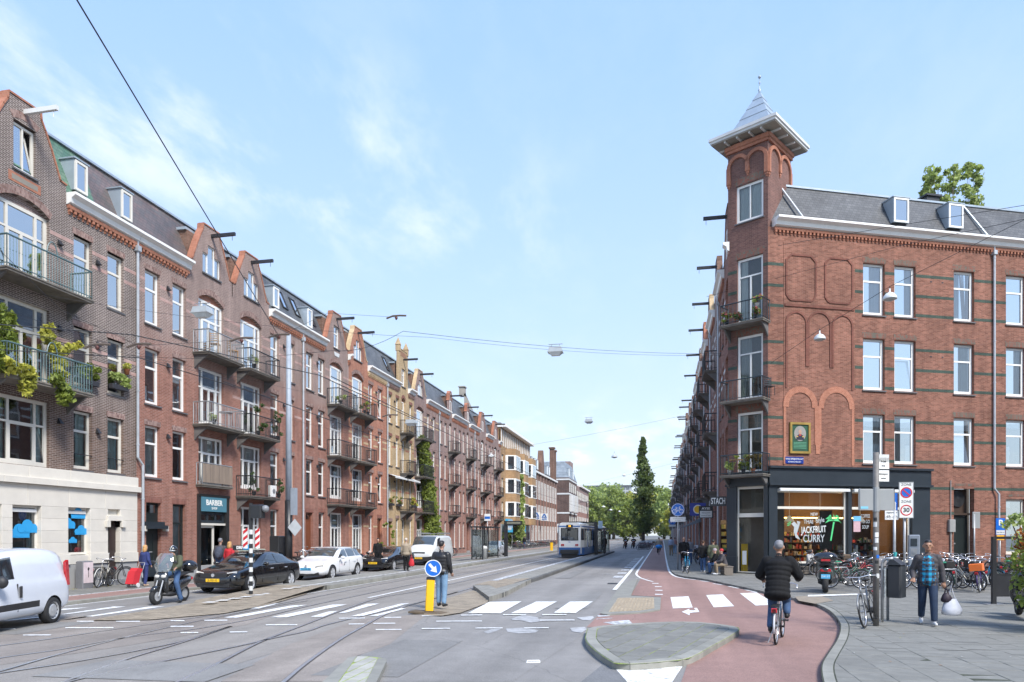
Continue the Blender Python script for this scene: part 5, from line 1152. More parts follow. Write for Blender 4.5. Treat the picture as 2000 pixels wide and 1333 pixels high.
 # ---- chamfer and tower
CHR = atan2(-.527,.85)                        # frame at the left end of the chamfer, x toward the corner
cw_ = 2.12; ch0 = Vector((-.85,.527,0))*cw_
dfl = [(5.15,8.24),(8.85,12.12),(12.75,16.05)]
b = MB(); holed(b,rect(0,cw_,5.2,22.1),[rect(.5,1.86,a,c) for a,c in dfl]+[rect(.45,1.88,17.92,19.8)],0,.3,sides=False); TW = b.build('tower_wall',B_TOW,CB,ch0,(0,0,CHR))
A2 = lambda b, name, m, **k: b.build(name,m,TW,**k)
for fi, (a,c) in enumerate(dfl):
 window(TW,.5,a,1.36,c-a,'twolow',rec=.1,g=GLASST,sill=None,curt=(CURTB,.45,0) if fi == 1 else (CURT,.3,0)); strip(TW,'window_arch',SOLDG,.42,1.94,c+.02,c+.36,-.012)
window(TW,.45,17.92,1.43,1.88,'two',rec=.08,g=GLASST,curt=(CURT,.93,0)); strip(TW,'window_arch',SOLDG,.38,1.95,19.84,20.2,-.012)
bands(TW,[rect(.5,1.86,a,c) for a,c in dfl],cw_,[15.4,14.35,11.55,10.5,7.8,6.85],GREENB,.15)
sdp = 2.75
b = MB(); b.M = Matrix.Translation((cw_,0,0)) @ Matrix.Rotation(pi/2,4,'Z'); holed(b,rect(0,sdp,17.3,22.1),[],0,.25,sides=False); b.M = Matrix.Translation((0,sdp,0)) @ Matrix.Rotation(-pi/2,4,'Z'); holed(b,rect(0,sdp,5.2,22.1),[],0,.25,sides=False); b.M = Matrix.Translation((cw_,sdp,0)) @ Matrix.Rotation(pi,4,'Z'); holed(b,rect(0,cw_,17,22.1),[],0,.2,sides=False); b.M = None; A2(b,'tower_side_wall',B_TOW)
# orange arcade under the eaves, on the three visible faces
def arcade(M,wd):
 b = MB(); b.M = M; c = wd/2
 for cx in (wd*.27,wd*.73):
  r = wd*.2; b.plate(arc(cx,21.2,r,pi,0,10)+arc(cx,21.2,r+.17,0,pi,10),-.09,0)
 for x, z in ((wd*.03,20.4),(wd*.5,20.8),(wd*.97,20.4)):
  b.box(x-.1,x+.1,-.092,.0,z,21.25); b.box(x-.075,x+.075,-.06,0,z-.12,z); b.box(x-.04,x+.04,-.035,0,z-.22,z-.12)
 b.box(-.04,wd+.04,-.1,0,21.95,22.1); b.box(-.08,wd+.08,-.16,0,22.1,22.3); b.M = None
 A2(b,'orange_arcade',ORANGE)
DZ = Matrix.Translation((0,0,-.38)); arcade(DZ,cw_); arcade(DZ @ Matrix.Translation((cw_,0,0)) @ Matrix.Rotation(pi/2,4,'Z'),sdp); arcade(DZ @ Matrix.Translation((0,sdp,0)) @ Matrix.Rotation(-pi/2,4,'Z'),sdp)
ov = .66; b = MB(); b.box(-ov,cw_+ov,-ov,sdp+ov,22.12,22.24); b.box(-ov-.06,cw_+ov+.06,-ov-.06,sdp+ov+.06,22.24,22.38); A2(b,'tower_eaves',OLD_WHITE); b = MB(); b.box(-ov+.04,cw_+ov-.04,-ov+.04,sdp+ov-.04,22.06,22.12); A2(b,'eaves_soffit',mat('soffit',(.30,.28,.235),.7))
b = MB()
for x in (0.1,.75,1.4,2.0): b.box(x-.04,x+.04,-ov+.1,0,21.98,22.07)
for y_ in (.2,1.0,1.9,2.6): b.box(cw_,cw_+ov-.1,y_-.04,y_+.04,21.98,22.07); b.box(-ov+.1,0,y_-.04,y_+.04,21.98,22.07)
A2(b,'eaves_bracket',OLD_WHITE,kind='stuff')
cx, cy = cw_/2, sdp/2; tiers = [(22.38,1.2),(22.95,.95),(23.5,.71),(24.05,.47),(24.55,.25),(24.95,.08)]
for i in range(5):
 (z0,r0), (z1,r1) = tiers[i], tiers[i+1]; b = MB(); r0 += .02
 b.add([(cx-r0,cy-r0*1.1,z0),(cx+r0,cy-r0*1.1,z0),(cx+r0,cy+r0*1.1,z0),(cx-r0,cy+r0*1.1,z0),(cx-r1,cy-r1*1.1,z1),(cx+r1,cy-r1*1.1,z1),(cx+r1,cy+r1*1.1,z1),(cx-r1,cy+r1*1.1,z1)],[(0,1,5,4),(1,2,6,5),(2,3,7,6),(3,0,4,7),(0,3,2,1),(4,5,6,7)]); A2(b,'spire_sheet',ZINC)
b = MB(); b.smooth = True; b.lathe([(.09,24.92),(.05,25.05),(.08,25.12),(.03,25.2),(.02,25.45),(.06,25.5),(.02,25.55),(.02,25.75)],8,(cx,cy,0)); b.ball((cx,cy,25.8),.08); A2(b,'finial',ZINC)
for z, i in ((12.62,0),(8.78,1),(5.05,2)): balcony(TW,-.02,cw_+.12,z,dep=.85,rail=mat('navy_iron',(.02,.035,.045),.4),brk=True,step=.22)
# chamfer shop door
strip(TW,'shop_fascia',TEAL,-.02,cw_+.02,4.62,5.2,-.1,.1); strip(TW,'fascia_moulding',TEAL,-.06,cw_+.06,4.5,4.62,-.22,.1)
for x0, x1 in ((-.02,.5),(1.95,cw_+.02)): strip(TW,'shop_pilaster',TEAL,x0,x1,.12,4.5,-.12,.25)
strip(TW,'pilaster_foot',TEAL,-.06,.54,.12,.95,-.2,0)
b = MB(); holed(b,rect(0,1.45,0,4.35),[rect(.08,1.37,3.0,4.22),rect(.06,1.39,.05,2.8)],0,.08); sd_ = b.build('shop_door',CREAM,TW,(.5,.05,.14)); obj('pane',pane_mesh(1.29,1.22,GLASSS),sd_,(.08,.04,3.0)); obj('pane',pane_mesh(.62,2.7,GLASSS),sd_,(.06,.04,.05))
# street side stub between chamfer and row
b = MB(); b.M = Matrix.Translation((0,0,0)); st = MB(); st.box(0,.3,0,.4,5.2,17.3); st.build('side_wall',B_TOW,CB,(3.43-5.13,38.13-37.03,0),0)
# shop interior
SI = mat('shop_plaster',(.17,.10,.055),.8,var=.1); SF = mat('shop_floor',(.2,.13,.08),.5);
b = MB(); b.add([(.1,.5,.14),(9.2,.5,.14),(9.2,6,.14),(.95,6,.14),(.9,6,.14),(-.95,2.1,.14),(.1,.5,4.6),(9.2,.5,4.6),(9.2,6,4.6),(.9,6,4.6),(-.95,2.1,4.6)],[(0,1,2,4,5),(6,10,9,8,7),(1,2,8,7),(2,4,9,8)]); A(b,'shop_interior',SI)
b = MB(); b.add([(.9,6,.15),(9.2,6,.15),(9.2,.5,.15),(-.9,1.9,.15)],[(0,3,2,1)]); A(b,'shop_floor',SF)
cols_ = [(.35,.04,.03),(.5,.35,.06),(.06,.16,.06),(.45,.42,.36),(.05,.08,.2),(.25,.12,.05),(.02,.02,.02)]
pm = [mat('product_%s' % n,c,.5,var=.1) for n,c in zip(('red','yellow','green','cream','blue','brown','black'),cols_)]
mat('shop_cabinet',(.3,.16,.08),.6); WARM = mat('warm_strip_light',(1.0,.56,.12),.5,var=0,emit=7.0)
def shelf(x,y_,w,rows=6,rot=0):
 sh = MB(); sh.box(0,w,0,.4,0,.05)
 for r_ in range(rows): sh.box(0,w,0,.35,.3+r_*.38,.33+r_*.38)
 sh.box(0,w,.33,.37,0,2.7); so_ = sh.build('shop_shelf',mat('shelf_wood',(.10,.06,.035),.6),W_,(x,y_,.15),rot)
 g_ = MB()
 for r_ in range(rows):
  q = .03
  while q < w-.12:
   ww_ = random.uniform(.05,.16); g_.cur = random.randrange(7); hh_ = random.uniform(.1,.3); g_.box(q,q+ww_,random.uniform(.0,.1),.3,.33+r_*.38,.33+r_*.38+hh_); q += ww_+.02
 g_.build('shelf_goods',pm,so_,kind='stuff')
shelf(.95,5.0,2.1); shelf(3.1,5.2,3.0,5); shelf(6.4,5.2,2.6,5); shelf(-.5,3.3,1.4,6,R(25)); shelf(5.2,2.4,1.6,3); shelf(6.9,2.6,1.2,4); shelf(1.3,2.4,1.2,3)
b = MB(); b.box(.6,3.2,4.3,4.36,3.0,3.06); b.box(3.6,8.5,4.9,4.96,3.0,3.06); A(b,'strip_light',WARM); b = MB(); b.box(2.75,3.05,3.6,3.8,.15,3.3); A(b,'interior_column',mat('copper_column',(.5,.2,.07),.6))
for x in (2.2,6.3):
 pl_ = bpy.data.lights.new('shop_light','POINT'); pl_.energy = 130; pl_.color = (1,.68,.38); pl_.shadow_soft_size = .3; lo_ = bpy.data.objects.new('shop_light',pl_); COL.objects.link(lo_); lo_.parent = W_; lo_.location = (x,3.2,3.0)
for x in (2.2,4.0,6.4):
 b = MB(); b.smooth = True; b.lathe([(.02,.3),(.08,.28),(.26,0),(.24,0)],12,(x,1.6,2.75)); b.tube((x,1.6,3.0),(x,1.6,4.6),.01); A(b,'pendant_lamp',mat('pale_shade',(.6,.5,.36),.5,emit=.25))
b = MB(); b.box(3.3,4.0,.6,.64,1.3,3.3); A(b,'chalkboard',mat('slate_board',(.03,.032,.034),.7,var=.3,scale=8))
# window lettering and drawings (painted on the glass)
CH = mat('chalk_white',(.62,.66,.66),.7,var=.1); PG = mat('palm_green',(.08,.55,.2),.6,var=.1); CG = mat('chalk_grey',(.42,.46,.48),.7,var=.1)
GY = .10
text_mesh('THAI',.3,CG,'lettering',W_,(2.3,GY,2.7),UP,.002,sx=.8,bold=.004); text_mesh('Style',.34,CG,'lettering',W_,(2.95,GY,2.78),(pi/2,R(-8),0),.002,sx=.75,bold=.004)
text_mesh('JACKFRUIT',.46,CH,'lettering',W_,(2.6,GY,2.3),(pi/2,R(-3),0),.002,sx=.62,bold=.008); text_mesh('CURRY',.52,CG,'lettering',W_,(2.6,GY,1.85),UP,.002,sx=.72,bold=.006)
text_mesh('NEW',.22,CH,'lettering',W_,(2.62,GY,3.08),UP,.002,sx=.8)
text_mesh('COFFEE',.26,CG,'lettering',W_,(5.55,GY,3.0),UP,.002,sx=.6); text_mesh('TO GO',.26,CG,'lettering',W_,(5.55,GY,2.72),UP,.002,sx=.6); text_mesh('SOUP',.26,CG,'lettering',W_,(5.55,GY,2.44),UP,.002,sx=.6)
b = MB()
for k in range(7):
 a = R(-20+k*36); ctr = (3.72,2.75); mid = (ctr[0]+.28*cos(a),ctr[1]+.2*sin(a)+.1); end = (ctr[0]+.5*cos(a),ctr[1]+.32*sin(a)-.02)
 b.plate([ctr,(mid[0]+.05,mid[1]-.05),end,(mid[0]-.02,mid[1]+.06)],GY-.003*k/7,GY+.002)
b.plate([(3.69,2.7),(3.78,2.7),(3.6,1.75),(3.52,1.75)],GY-.004,GY+.002); A(b,'painted_palm',PG)
b = MB(); b.plate([(1.35,2.6),(1.5,2.72),(1.7,2.55),(1.65,2.75),(1.85,2.7),(1.75,2.4),(1.65,2.1),(1.85,1.8),(1.6,1.9),(1.48,2.2),(1.5,2.45)],GY,GY+.003); A(b,'painted_bird',CG)
b = MB(); [b.plate([(1.3,2.55),(1.3+.2*cos(t),2.55+.2*sin(t)),(1.3+.17*cos(t+.3),2.55+.17*sin(t+.3))],GY-.002,GY+.001) for t in (1.4,2.0,2.6,3.2)]; A(b,'painted_leaves',PG)
b = MB(); b.box(4.85,5.25,GY-.02,GY,2.2,2.75); A(b,'window_poster',mat('pink_poster',(.5,.33,.36),.7)); b = MB(); b.box(4.83,5.27,GY-.03,GY,2.75,3.0); A(b,'window_poster',mat('blue_poster',(.12,.38,.6),.7)) ; b = MB(); b.box(4.9,5.1,GY-.05,GY-.03,2.8,2.9)
cups = MB(); [cups.tube((4.95+i*.14,.35,.75),(4.95+i*.14,.35,1.15+.18*(i % 3)),.05,.06) for i in range(4)]; cups.build('stacked_cups',OLD_WHITE,W_)
b = MB(); b.box(4.7,8.0,.25,.7,.6,.75); A(b,'window_counter',mat('counter',(.12,.08,.05),.5))
# projecting signs on the street side
def psign(y_,z0,z1,w,m,txt,size,tm,label,rows=None,name='projecting_sign',th=.12,sx=1):
 t_ = thing(name,label,'shop sign',(3.43,y_,0)); b = MB(); b.box(-w-.15,-.15,-th/2,th/2,z0,z1); b.tube((-.15,0,(z0+z1)/2),(.1,0,(z0+z1)/2),.03); b.build('sign_box',m,t_)
 for i, (s_,sz,zz) in enumerate(rows or [(txt,size,(z0+z1)/2)]): text_mesh(s_,sz,tm if not isinstance(tm,list) else tm[i],'lettering',t_,(-.15-w/2,-th/2-.004,zz),UP,.003,sx=sx,bold=.006)
 return t_
psign(38.6,3.55,4.05,.82,BLACK,'STACH',.46,WHITE,'black sign with white STACH lettering beside the corner shop door',sx=.5)
a_ = psign(48.5,3.15,3.95,.9,BLACK,'AYSE',.2,WHITE,'black and white AYSE tailor sign projecting from the wall',sx=1.2,rows=[('AYSE',.2,3.78)])
b = MB(); b.box(-.98,-.22,-.075,-.06,3.2,3.62); b.build('sign_panel',WHITE,a_); text_mesh('kledingreparatie',.12,BLACK,'lettering',a_,(-.6,-.08,3.5),UP,.002,sx=.7); text_mesh('Stomerij & Zoom',.12,BLACK,'lettering',a_,(-.6,-.08,3.32),UP,.002,sx=.7)
# ------------------------------------------------------------------ foliage
def leafmat(name,c,var=.4,trans=.4):
 m, t, b = _mk(name); nd = t.nodes.new; lk = t.links.new
 tc = nd('ShaderNodeTexCoord'); n = nd('ShaderNodeTexNoise'); n.inputs['Scale'].default_value = 1.1; n.inputs['Detail'].default_value = 8; n.inputs['Roughness'].default_value = .8; lk(tc.outputs['Object'],n.inputs['Vector'])
 mx = nd('ShaderNodeMix'); mx.data_type = 'RGBA'; r = nd('ShaderNodeMapRange'); r.inputs[1].default_value = .35; r.inputs[2].default_value = .65; lk(n.outputs[0],r.inputs[0]); lk(r.outputs[0],mx.inputs[0])
 mx.inputs[6].default_value = (*[v*(1-var) for v in c],1); mx.inputs[7].default_value = (c[0]*(1+var*1.5),c[1]*(1+var),c[2]*(1+var*.3),1); lk(mx.outputs[2],b.inputs['Base Color'])
 b.inputs['Roughness'].default_value = .6; tr = nd('ShaderNodeBsdfTranslucent'); lk(mx.outputs[2],tr.inputs[0]); ms = nd('ShaderNodeMixShader'); ms.inputs[0].default_value = trans
 out = [x for x in t.nodes if x.type == 'OUTPUT_MATERIAL'][0]; lk(b.outputs[0],ms.inputs[1]); lk(tr.outputs[0],ms.inputs[2]); lk(ms.outputs[0],out.inputs[0]); MC[name] = m; return m
LF = leafmat('leaf_mid',(.21,.29,.06)); LFD = leafmat('leaf_dark',(.07,.13,.04)); LFY = leafmat('leaf_yellow_green',(.44,.48,.10)); LFP = leafmat('leaf_pale',(.32,.43,.15)); LFO = leafmat('leaf_orange',(.42,.17,.05)); LFR = leafmat('petal_pink',(.55,.12,.16)); BARK = mat('bark',(.10,.08,.06),.9,var=.3,scale=6,streak=5)
def leaves(name,m,parent,centres,per,spread,size,rnd,flat=.5,loc=None,asp=.6,**k):
 "leaf clumps: every leaf a small pointed quad"
 N_ = len(centres)*per; C_ = np.repeat(np.array([c[:3] for c in centres],float),per,0); S_ = np.repeat(np.array([c[3] if len(c) > 3 else spread for c in centres],float),per)
 d = rnd.normal(size=(N_,3)); d /= np.linalg.norm(d,axis=1)[:,None]; rr = rnd.random(N_)**.45
 P = C_ + d*(rr*S_)[:,None]*np.array([1,1,.8])
 a = rnd.normal(size=(N_,3)); a /= np.linalg.norm(a,axis=1)[:,None]; b_ = rnd.normal(size=(N_,3)); b_[:,2] *= flat; b_ -= a*(a*b_).sum(1)[:,None]; b_ /= np.linalg.norm(b_,axis=1)[:,None]
 s = size*(.6+.8*rnd.random(N_))[:,None]
 V = np.stack([P-a*s,P-b_*s*asp,P+a*s,P+b_*s*asp],1).reshape(-1,3)
 me = bpy.data.meshes.new(name); me.vertices.add(len(V)); me.vertices.foreach_set('co',V.ravel()); me.loops.add(len(V)); me.loops.foreach_set('vertex_index',np.arange(len(V))); me.polygons.add(N_); me.polygons.foreach_set('loop_start',np.arange(N_)*4); me.polygons.foreach_set('loop_total',np.full(N_,4))
 me.materials.append(m); me.update(); return obj(name,me,parent,loc,**k)
def tree(loc,h,r,label,m=LF,kind='round',n=60,per=60,size=.35,seed=1,trunk=None,name='tree',cat='tree',group=None,z0=.25,fill=1.0):
 rnd = np.random.default_rng(seed); T = thing(name,label,cat,loc,0,group); cs = []
 for i in range(n):
  if kind == 'poplar':
   z = (rnd.random()**.9); pr_ = r*((.62+.38*z/.3) if z < .3 else (1-(z-.3)/.7)**.75); rr = pr_*rnd.uniform(.5,1.0)*rnd.random()**.5; a = rnd.random()*6.283; cs.append((rr*cos(a),rr*sin(a),h*(z0+(1-z0)*z),.12*r+pr_*.34))
  else:
   d = rnd.normal(size=3); d /= np.linalg.norm(d); q = .45+.55*rnd.random()**.5; zc_ = h*(z0+(1-z0)/2); cs.append((r*d[0]*q,r*d[1]*q,zc_+(h*(1-z0)/2)*d[2]*q*.95,r*.3*(.6+.7*rnd.random())))
 leaves('crown',m,T,cs,per,1,size,rnd)
 b = MB(); b.smooth = True; tr = trunk or r*.07
 b.path([(0,0,0),(tr*.3,0,h*.2),(0,tr*.4,h*.45),(0,0,h*.8)],tr,8,rs=[tr*1.25,tr,tr*.7,tr*.15])
 for i in range(0,n,max(1,n//14)):
  c = cs[i]; z0_ = max(h*.18,c[2]*.55); b.path([(0,0,z0_),(c[0]*.5,c[1]*.5,(z0_+c[2])/2+.1),(c[0],c[1],c[2])],tr*.3,5,rs=[tr*.35,tr*.2,tr*.06])
 b.build('trunk',BARK,T); return T
tree((-3.8,148,0),21.8,2.8,'tall narrow dark green poplar standing beside the far cycle path',leafmat('leaf_poplar',(.12,.185,.06)),'poplar',150,62,.27,3,.3,'poplar_tree',z0=.13)
tl = [(-34,330,25,9,LFP),(-50,350,28,10,LFY),(-21,318,23,8.5,LF),(-9,325,24,8,LFY),(-31,296,19,7.5,LF),(4,322,23,8.5,LFP),(15,330,22,9,LFY),(-14,276,15,6,LF),(7.5,290,17,6.5,LFY),(-44,312,25,8,LFY),(-62,330,27,10,LFP),(-25,345,27,10,LFP),(1,350,26,9,LF)]
lb = ['pale green tree left of the far end of the street','yellow green tree high behind the left-hand brick block','mid green round tree at the end of the street','yellowing tree behind the poplar, to its left','mid green lower tree behind the tram','pale tree right behind the poplar','yellow green tree at the end of the right-hand house row','small dark tree low at the street end','lower yellow tree right of the poplar trunk','yellow green tree just right of the last left-hand building','pale tall tree mostly behind the last left-hand building','pale tree in the back row above the tram','mid green tree in the back row behind the poplar']
for i, (x,y,h,r,m) in enumerate(tl): tree((x,y,0),h,r,lb[i],m,n=75,per=75,size=.62,seed=20+i,z0=.06)
T = thing('apartment_building','wide grey flat roofed apartment slab rising above the distant trees','apartment building',(-36,470,0),0)
b = MB(); b.box(-14,16,0,14,0,34); b.build('wall',mat('pale_grey_block',(.42,.44,.46),.8),T)
for i in range(10):
 for k in range(3): b = MB(); b.box(-13+i*2.9,-10.9+i*2.9,-.1,0,25.5+k*3,27.3+k*3); b.build('window',GLASSD,T)
b = MB(); b.box(-15,17,-1,15,34,34.5); b.build('roof_slab',ROOFT,T)
# tree top seen over the corner building's roof
tp = Vector((5.13,37.03,0)) + Vector((.9175,.398,0))*13 + Vector((-.398,.9175,0))*16
t_ = tree((22.9,66,0),34.0,1.35,'two headed pale green treetop showing above the corner building roof',LFP,'round',34,60,.16,5,.2,z0=.84,name='tree'); tree((25.0,66.4,0),33.6,1.3,'right hand narrow pale treetop above the corner building roof',LFP,'round',32,60,.16,8,.2,z0=.84)
t_['label'] = 'left hand narrow pale treetop above the corner building roof'
# ivy on the pink house and the yellow block
def climber(loc,prof,label,m,n,per=50,size=.11,seed=3,dep=.35,rot=pi/2):
 rnd = np.random.default_rng(seed); T = thing('ivy',label,'climbing plant',loc,rot); cs = []
 for i in range(n):
  z = rnd.random()*(prof[-1][0]-prof[0][0])+prof[0][0]
  for (za,x0,x1), (zb,x2,x3) in zip(prof,prof[1:]):
   if za <= z <= zb: t = (z-za)/(zb-za); a, c = x0+(x2-x0)*t, x1+(x3-x1)*t; cs.append((a+(c-a)*rnd.random(),-dep*(.25+.75*rnd.random()),z,.34)); break
 leaves('foliage',m,T,cs,per,.3,size,rnd); b = MB()
 for k in range(3): q = [(prof[0][1]+.6+k*.3,-.06,.1)]+[((p[1]+p[2])/2+.2*(k-1),-.08,p[0]) for p in prof[1:-1]]; b.path(q,.025,5)
 b.build('stem',BARK,T); return T
climber((-21,58.5,0),[(.3,2.4,6.3),(2.5,2.3,6.2),(4.5,2.3,5.0),(6.5,1.9,4.0),(8.5,1.5,3.2),(9.8,.9,2.4),(10.6,1.1,1.9)],'tall green ivy spreading down the pink brick house to the pavement',LF,360,60,.11,dep=.5)
climber((-21,92.2,0),[(.3,7.2,9.0),(4,6.9,9.4),(5.5,6.6,9.6),(8,7.0,9.0),(10.5,7.2,8.6)],'bright green creeper between the blue shop fascias',LFP,170,50,.16,seed=6,dep=1.4)
# balcony and window plants
PLN = [0]
def plant(loc,label,r=.3,h=.4,m=LF,n=7,per=26,size=.06,pot=None,hang=0,seed=None,rot=0,asp=.6,second=None,cat='potted plant',name='potted_plant'):
 PLN[0] += 1; rnd = np.random.default_rng(seed or 100+PLN[0]); T = thing(name,label,cat,loc,rot); pm_ = pot or mat('black_pot',(.03,.03,.035),.5)
 b = MB(); b.smooth = True
 if cat == 'planter': b.smooth = False; b.bbox(-r,r,-.1,.1,0,.18,.01)
 else: b.lathe([(.07,0),(.11,.2),(.12,.21),(.1,.19),(.001,.18)],10)
 b.build('pot',pm_,T)
 cs = [((rnd.random()*2-1)*r,(rnd.random()-.5)*.22,.2+h*rnd.random()-hang*rnd.random(),.13) for _ in range(n)]
 leaves('foliage',m,T,cs,per,.12,size,rnd,asp=asp)
 if second: leaves('blossom',second,T,[(c[0],c[1]-.08,c[2]+.03,.1) for c in cs[:4]],14,.1,.04,rnd)
 b = MB(); [b.tube((0,0,.15),(c[0],c[1],c[2]),.006,n=4) for c in cs[:6]]; b.build('stem',BARK,T); return T
def Lf(px,py,X=-21,off=0):
 "point on the left fronts, off metres out from the wall"
 Y = onY(px,X+off); return Vector((X+off,Y,H+(1045-py)/F*dep(X+off,Y)))
def vine(pts,label,m,n=22,per=34,size=.09,seed=2,sp=.25):
 rnd = np.random.default_rng(seed); T = thing('vine',label,'climbing plant',pts[0]); P = catmull([(p-pts[0]) for p in pts],6); Z = [p.z-pts[0].z for p in pts]; cs = []
 for i in range(n):
  t = rnd.random()*(len(pts)-1); k = int(t); f_ = t-k; q = (pts[k].lerp(pts[min(k+1,len(pts)-1)],f_)-pts[0]); cs.append((q.x+(rnd.random()-.5)*.25,q.y+(rnd.random()-.5)*sp,q.z+(rnd.random()-.5)*sp,.17))
 leaves('foliage',m,T,cs,per,.17,size,rnd); b = MB(); b.path([p-pts[0] for p in pts],.012,5); b.build('stem',BARK,T); return T
vine([Lf(2,730,off=.9),Lf(0,680,off=.7),Lf(12,640,off=.5),Lf(5,610,off=.5)],'dark green bushy creeper at the left end of the lower brown house balcony',LF,36,44,.1,4,.5)
vine([Lf(15,715,off=1.0),Lf(40,725,off=1.0),Lf(62,740,off=1.0),Lf(45,760,off=1.05)],'yellowing vine hanging over the balcony railing of the dark brown house',LFY,26,36,.09,5,.3)
vine([Lf(100,740,off=1.0),Lf(118,755,off=1.0),Lf(133,765,off=1.0),Lf(120,780,off=1.0)],'fresh green vine trailing off the right end of the lower balcony',LF,24,36,.09,6,.3)
vine([Lf(120,740,off=.8),Lf(118,715,off=.5),Lf(95,660,off=.5),Lf(90,648,off=.4)],'yellow green vine climbing up the wall beside the tall balcony window',LFY,30,34,.1,7,.35)
vine([Lf(120,690,off=.4),Lf(140,675,off=.35),Lf(160,672,off=.3)],'thin yellow green vine shoot reaching across to the next window',LFY,9,26,.09,8,.2)
for (px,py,lb_,m_,w_,sec) in [(172,752,'leafy window box planter under the second brown house window',LF,.45,None),(232,762,'window box planter with lettuce green and orange plants',LFP,.42,None)]:
 p = Lf(px,py,off=.12); plant(p,lb_,w_,.55 if px < 200 else .4,m_,14,40,.07,rot=pi/2,cat='planter',name='window_box')
p = Lf(248,732,off=.12); plant(p,'small potted plant fixed beside the open window of the brown house',.12,.35,LFY,4,22,.05,pot=mat('terracotta',(.35,.13,.06),.8))
def onbal(y,z,d=.75): return (-21+d,y,z)
plant(onbal(33.0,7.17),'tall olive bush in a black pot on the middle balcony of the stepped gable house',.42,1.5,LFD,10,40,.06); plant(onbal(34.9,7.17),'second olive bush in a dark tub on the same middle balcony',.42,1.4,LFD,10,36,.06)
plant(onbal(32.6,10.5),'spiky potted plant at the left of the top balcony',.2,.6,LF,6,24,.09,asp=.15); plant(onbal(29.3,7.17),'small leafy plant in a pot on the white table balcony',.15,.3,LFP,5,20,.05); plant(onbal(32.6,4.05),'bushy plant in a tall grey tub on the lowest balcony left end',.28,.9,LFD,7,28,.06); plant(onbal(35.0,4.05),'dark shrub in a grey tub on the lowest balcony right end',.28,.8,LFD,7,28,.06)
plant(onbal(42.6,10.5),'bright green plant at the corner of the brick house top balcony',.3,.4,LFP,6,24,.06); plant(onbal(46.3,10.5),'green climbing pot plant on the orange house top balcony',.3,.6,LF,7,24,.06); plant(onbal(46.9,10.5),'reddish potted shrub on the orange house top balcony',.3,.6,LFO,5,20,.06)
for y_, l_ in ((52.9,'pink flowering window box on the yellow house, left one'),(54.5,'pink flowering window box on the yellow house, right one')): plant((-20.85,y_,4.35),l_,.4,.5,LF,9,26,.07,rot=pi/2,cat='planter',name='window_box',second=LFR)
plant(onbal(56.0,4.3,.9),'large yellow green shrub overflowing the yellow house balcony',.5,.6,LFY,12,34,.08,rot=pi/2,cat='planter',name='window_box',second=LFR)
plant((-20.3,50.6,.1),'tall climbing shrub beside the arched doors of the orange house',.5,2.6,LF,22,36,.08)
# balcony things on the second house
def chair(loc,rot,label,m):
 T = thing('balcony_chair',label,'chair',loc,rot); b = MB(); b.box(-.2,.2,-.2,.2,.43,.46); b.build('seat',m,T)
 for x in (-.18,.18):
  for y_ in (-.18,.18): b = MB(); b.tube((x,y_,0),(x,y_,.43 if y_ < 0 else .95),.018,n=6); b.build('leg',m,T)
 b = MB(); [b.box(-.17,.17,.17,.19,.55+i*.1,.6+i*.1) for i in range(4)]; b.build('backrest',m,T)
WICK = mat('wicker',(.33,.19,.08),.7,var=.2); chair((-20.4,29.6,10.5),R(200),'brown slat back chair on the top balcony over the barber shop',WICK); chair((-20.35,30.9,10.5),R(150),'second brown chair nearer the right end of the barber top balcony',WICK)
chair((5.1,36.35,8.8),R(20),'black folding chair on the corner tower middle balcony',DARKM)
tt = thing('balcony_table','round metal table on the white table balcony','table',(-20.4,30.4,7.17)); b = MB(); b.tube((0,0,.7),(0,0,.73),.33,n=16); b.build('tabletop',STEELR,tt); b = MB(); b.tube((0,0,0),(0,0,.7),.02); b.build('leg',STEELR,tt)
ac = thing('air_conditioner','white cooler box on the lowest balcony of the stepped gable house','air conditioner',(-20.2,34.2,4.05),pi/2); b = MB(); b.bbox(-.2,.2,-.12,.12,0,.6,.02); b.build('case',WHITE,ac); b = MB(); b.lathe([(.13,-.13),(.13,-.11),(.001,-.11)],12,(0,0,.3),'y'); b.build('fan_grille',STEELR,ac)
# corner tower balconies
ch = lambda t, d, z: Vector((5.13,37.03,0))+Vector((-.85,.527,0))*t+Vector((-.527,-.85,0))*d+Vector((0,0,z))
for t, z, l_, m_, s_, pt in [(1.85,12.65,'geranium pot with white tag at the left end of the top tower balcony',LF,LFR,None),(.35,12.65,'red geraniums at the right end of the top tower balcony',LF,LFR,None),(.25,13.2,'pink flowering basket hung on the top tower balcony rail',LFP,LFR,OLD_WHITE),(1.3,12.65,'low red flower pot in the middle of the top tower balcony',LFD,LFR,'tc'),(.45,5.1,'large brown green grass plant in a terracotta pot on the lowest tower balcony',leafmat('leaf_brown_green',(.14,.12,.04)),None,'tc'),(.95,5.1,'mid sized plant next to the large terracotta pot',LF,None,None),(1.7,5.1,'small bright green plant on the lowest tower balcony',LFP,None,OLD_WHITE)]:
 big = 'large' in l_; plant(ch(t,.68,z),l_,.34 if big else .17,.75 if big else .4,m_,11 if big else 7,34,.06,pot=MC['terracotta'] if pt == 'tc' else pt,second=s_)
T = thing('balcony_bench','small wooden slatted table on the lowest tower balcony','table',ch(1.45,.5,5.1),CHR); b = MB(); [b.box(-.3,.3,-.2+i*.1,-.12+i*.1,.7,.73) for i in range(4)]; b.build('tabletop',mat('pine',(.45,.28,.12),.6),T); b = MB(); [b.tube((x,y_,0),(x,y_,.7),.015) for x in (-.28,.28) for y_ in (-.17,.17)]; b.build('leg',DARKM,T)
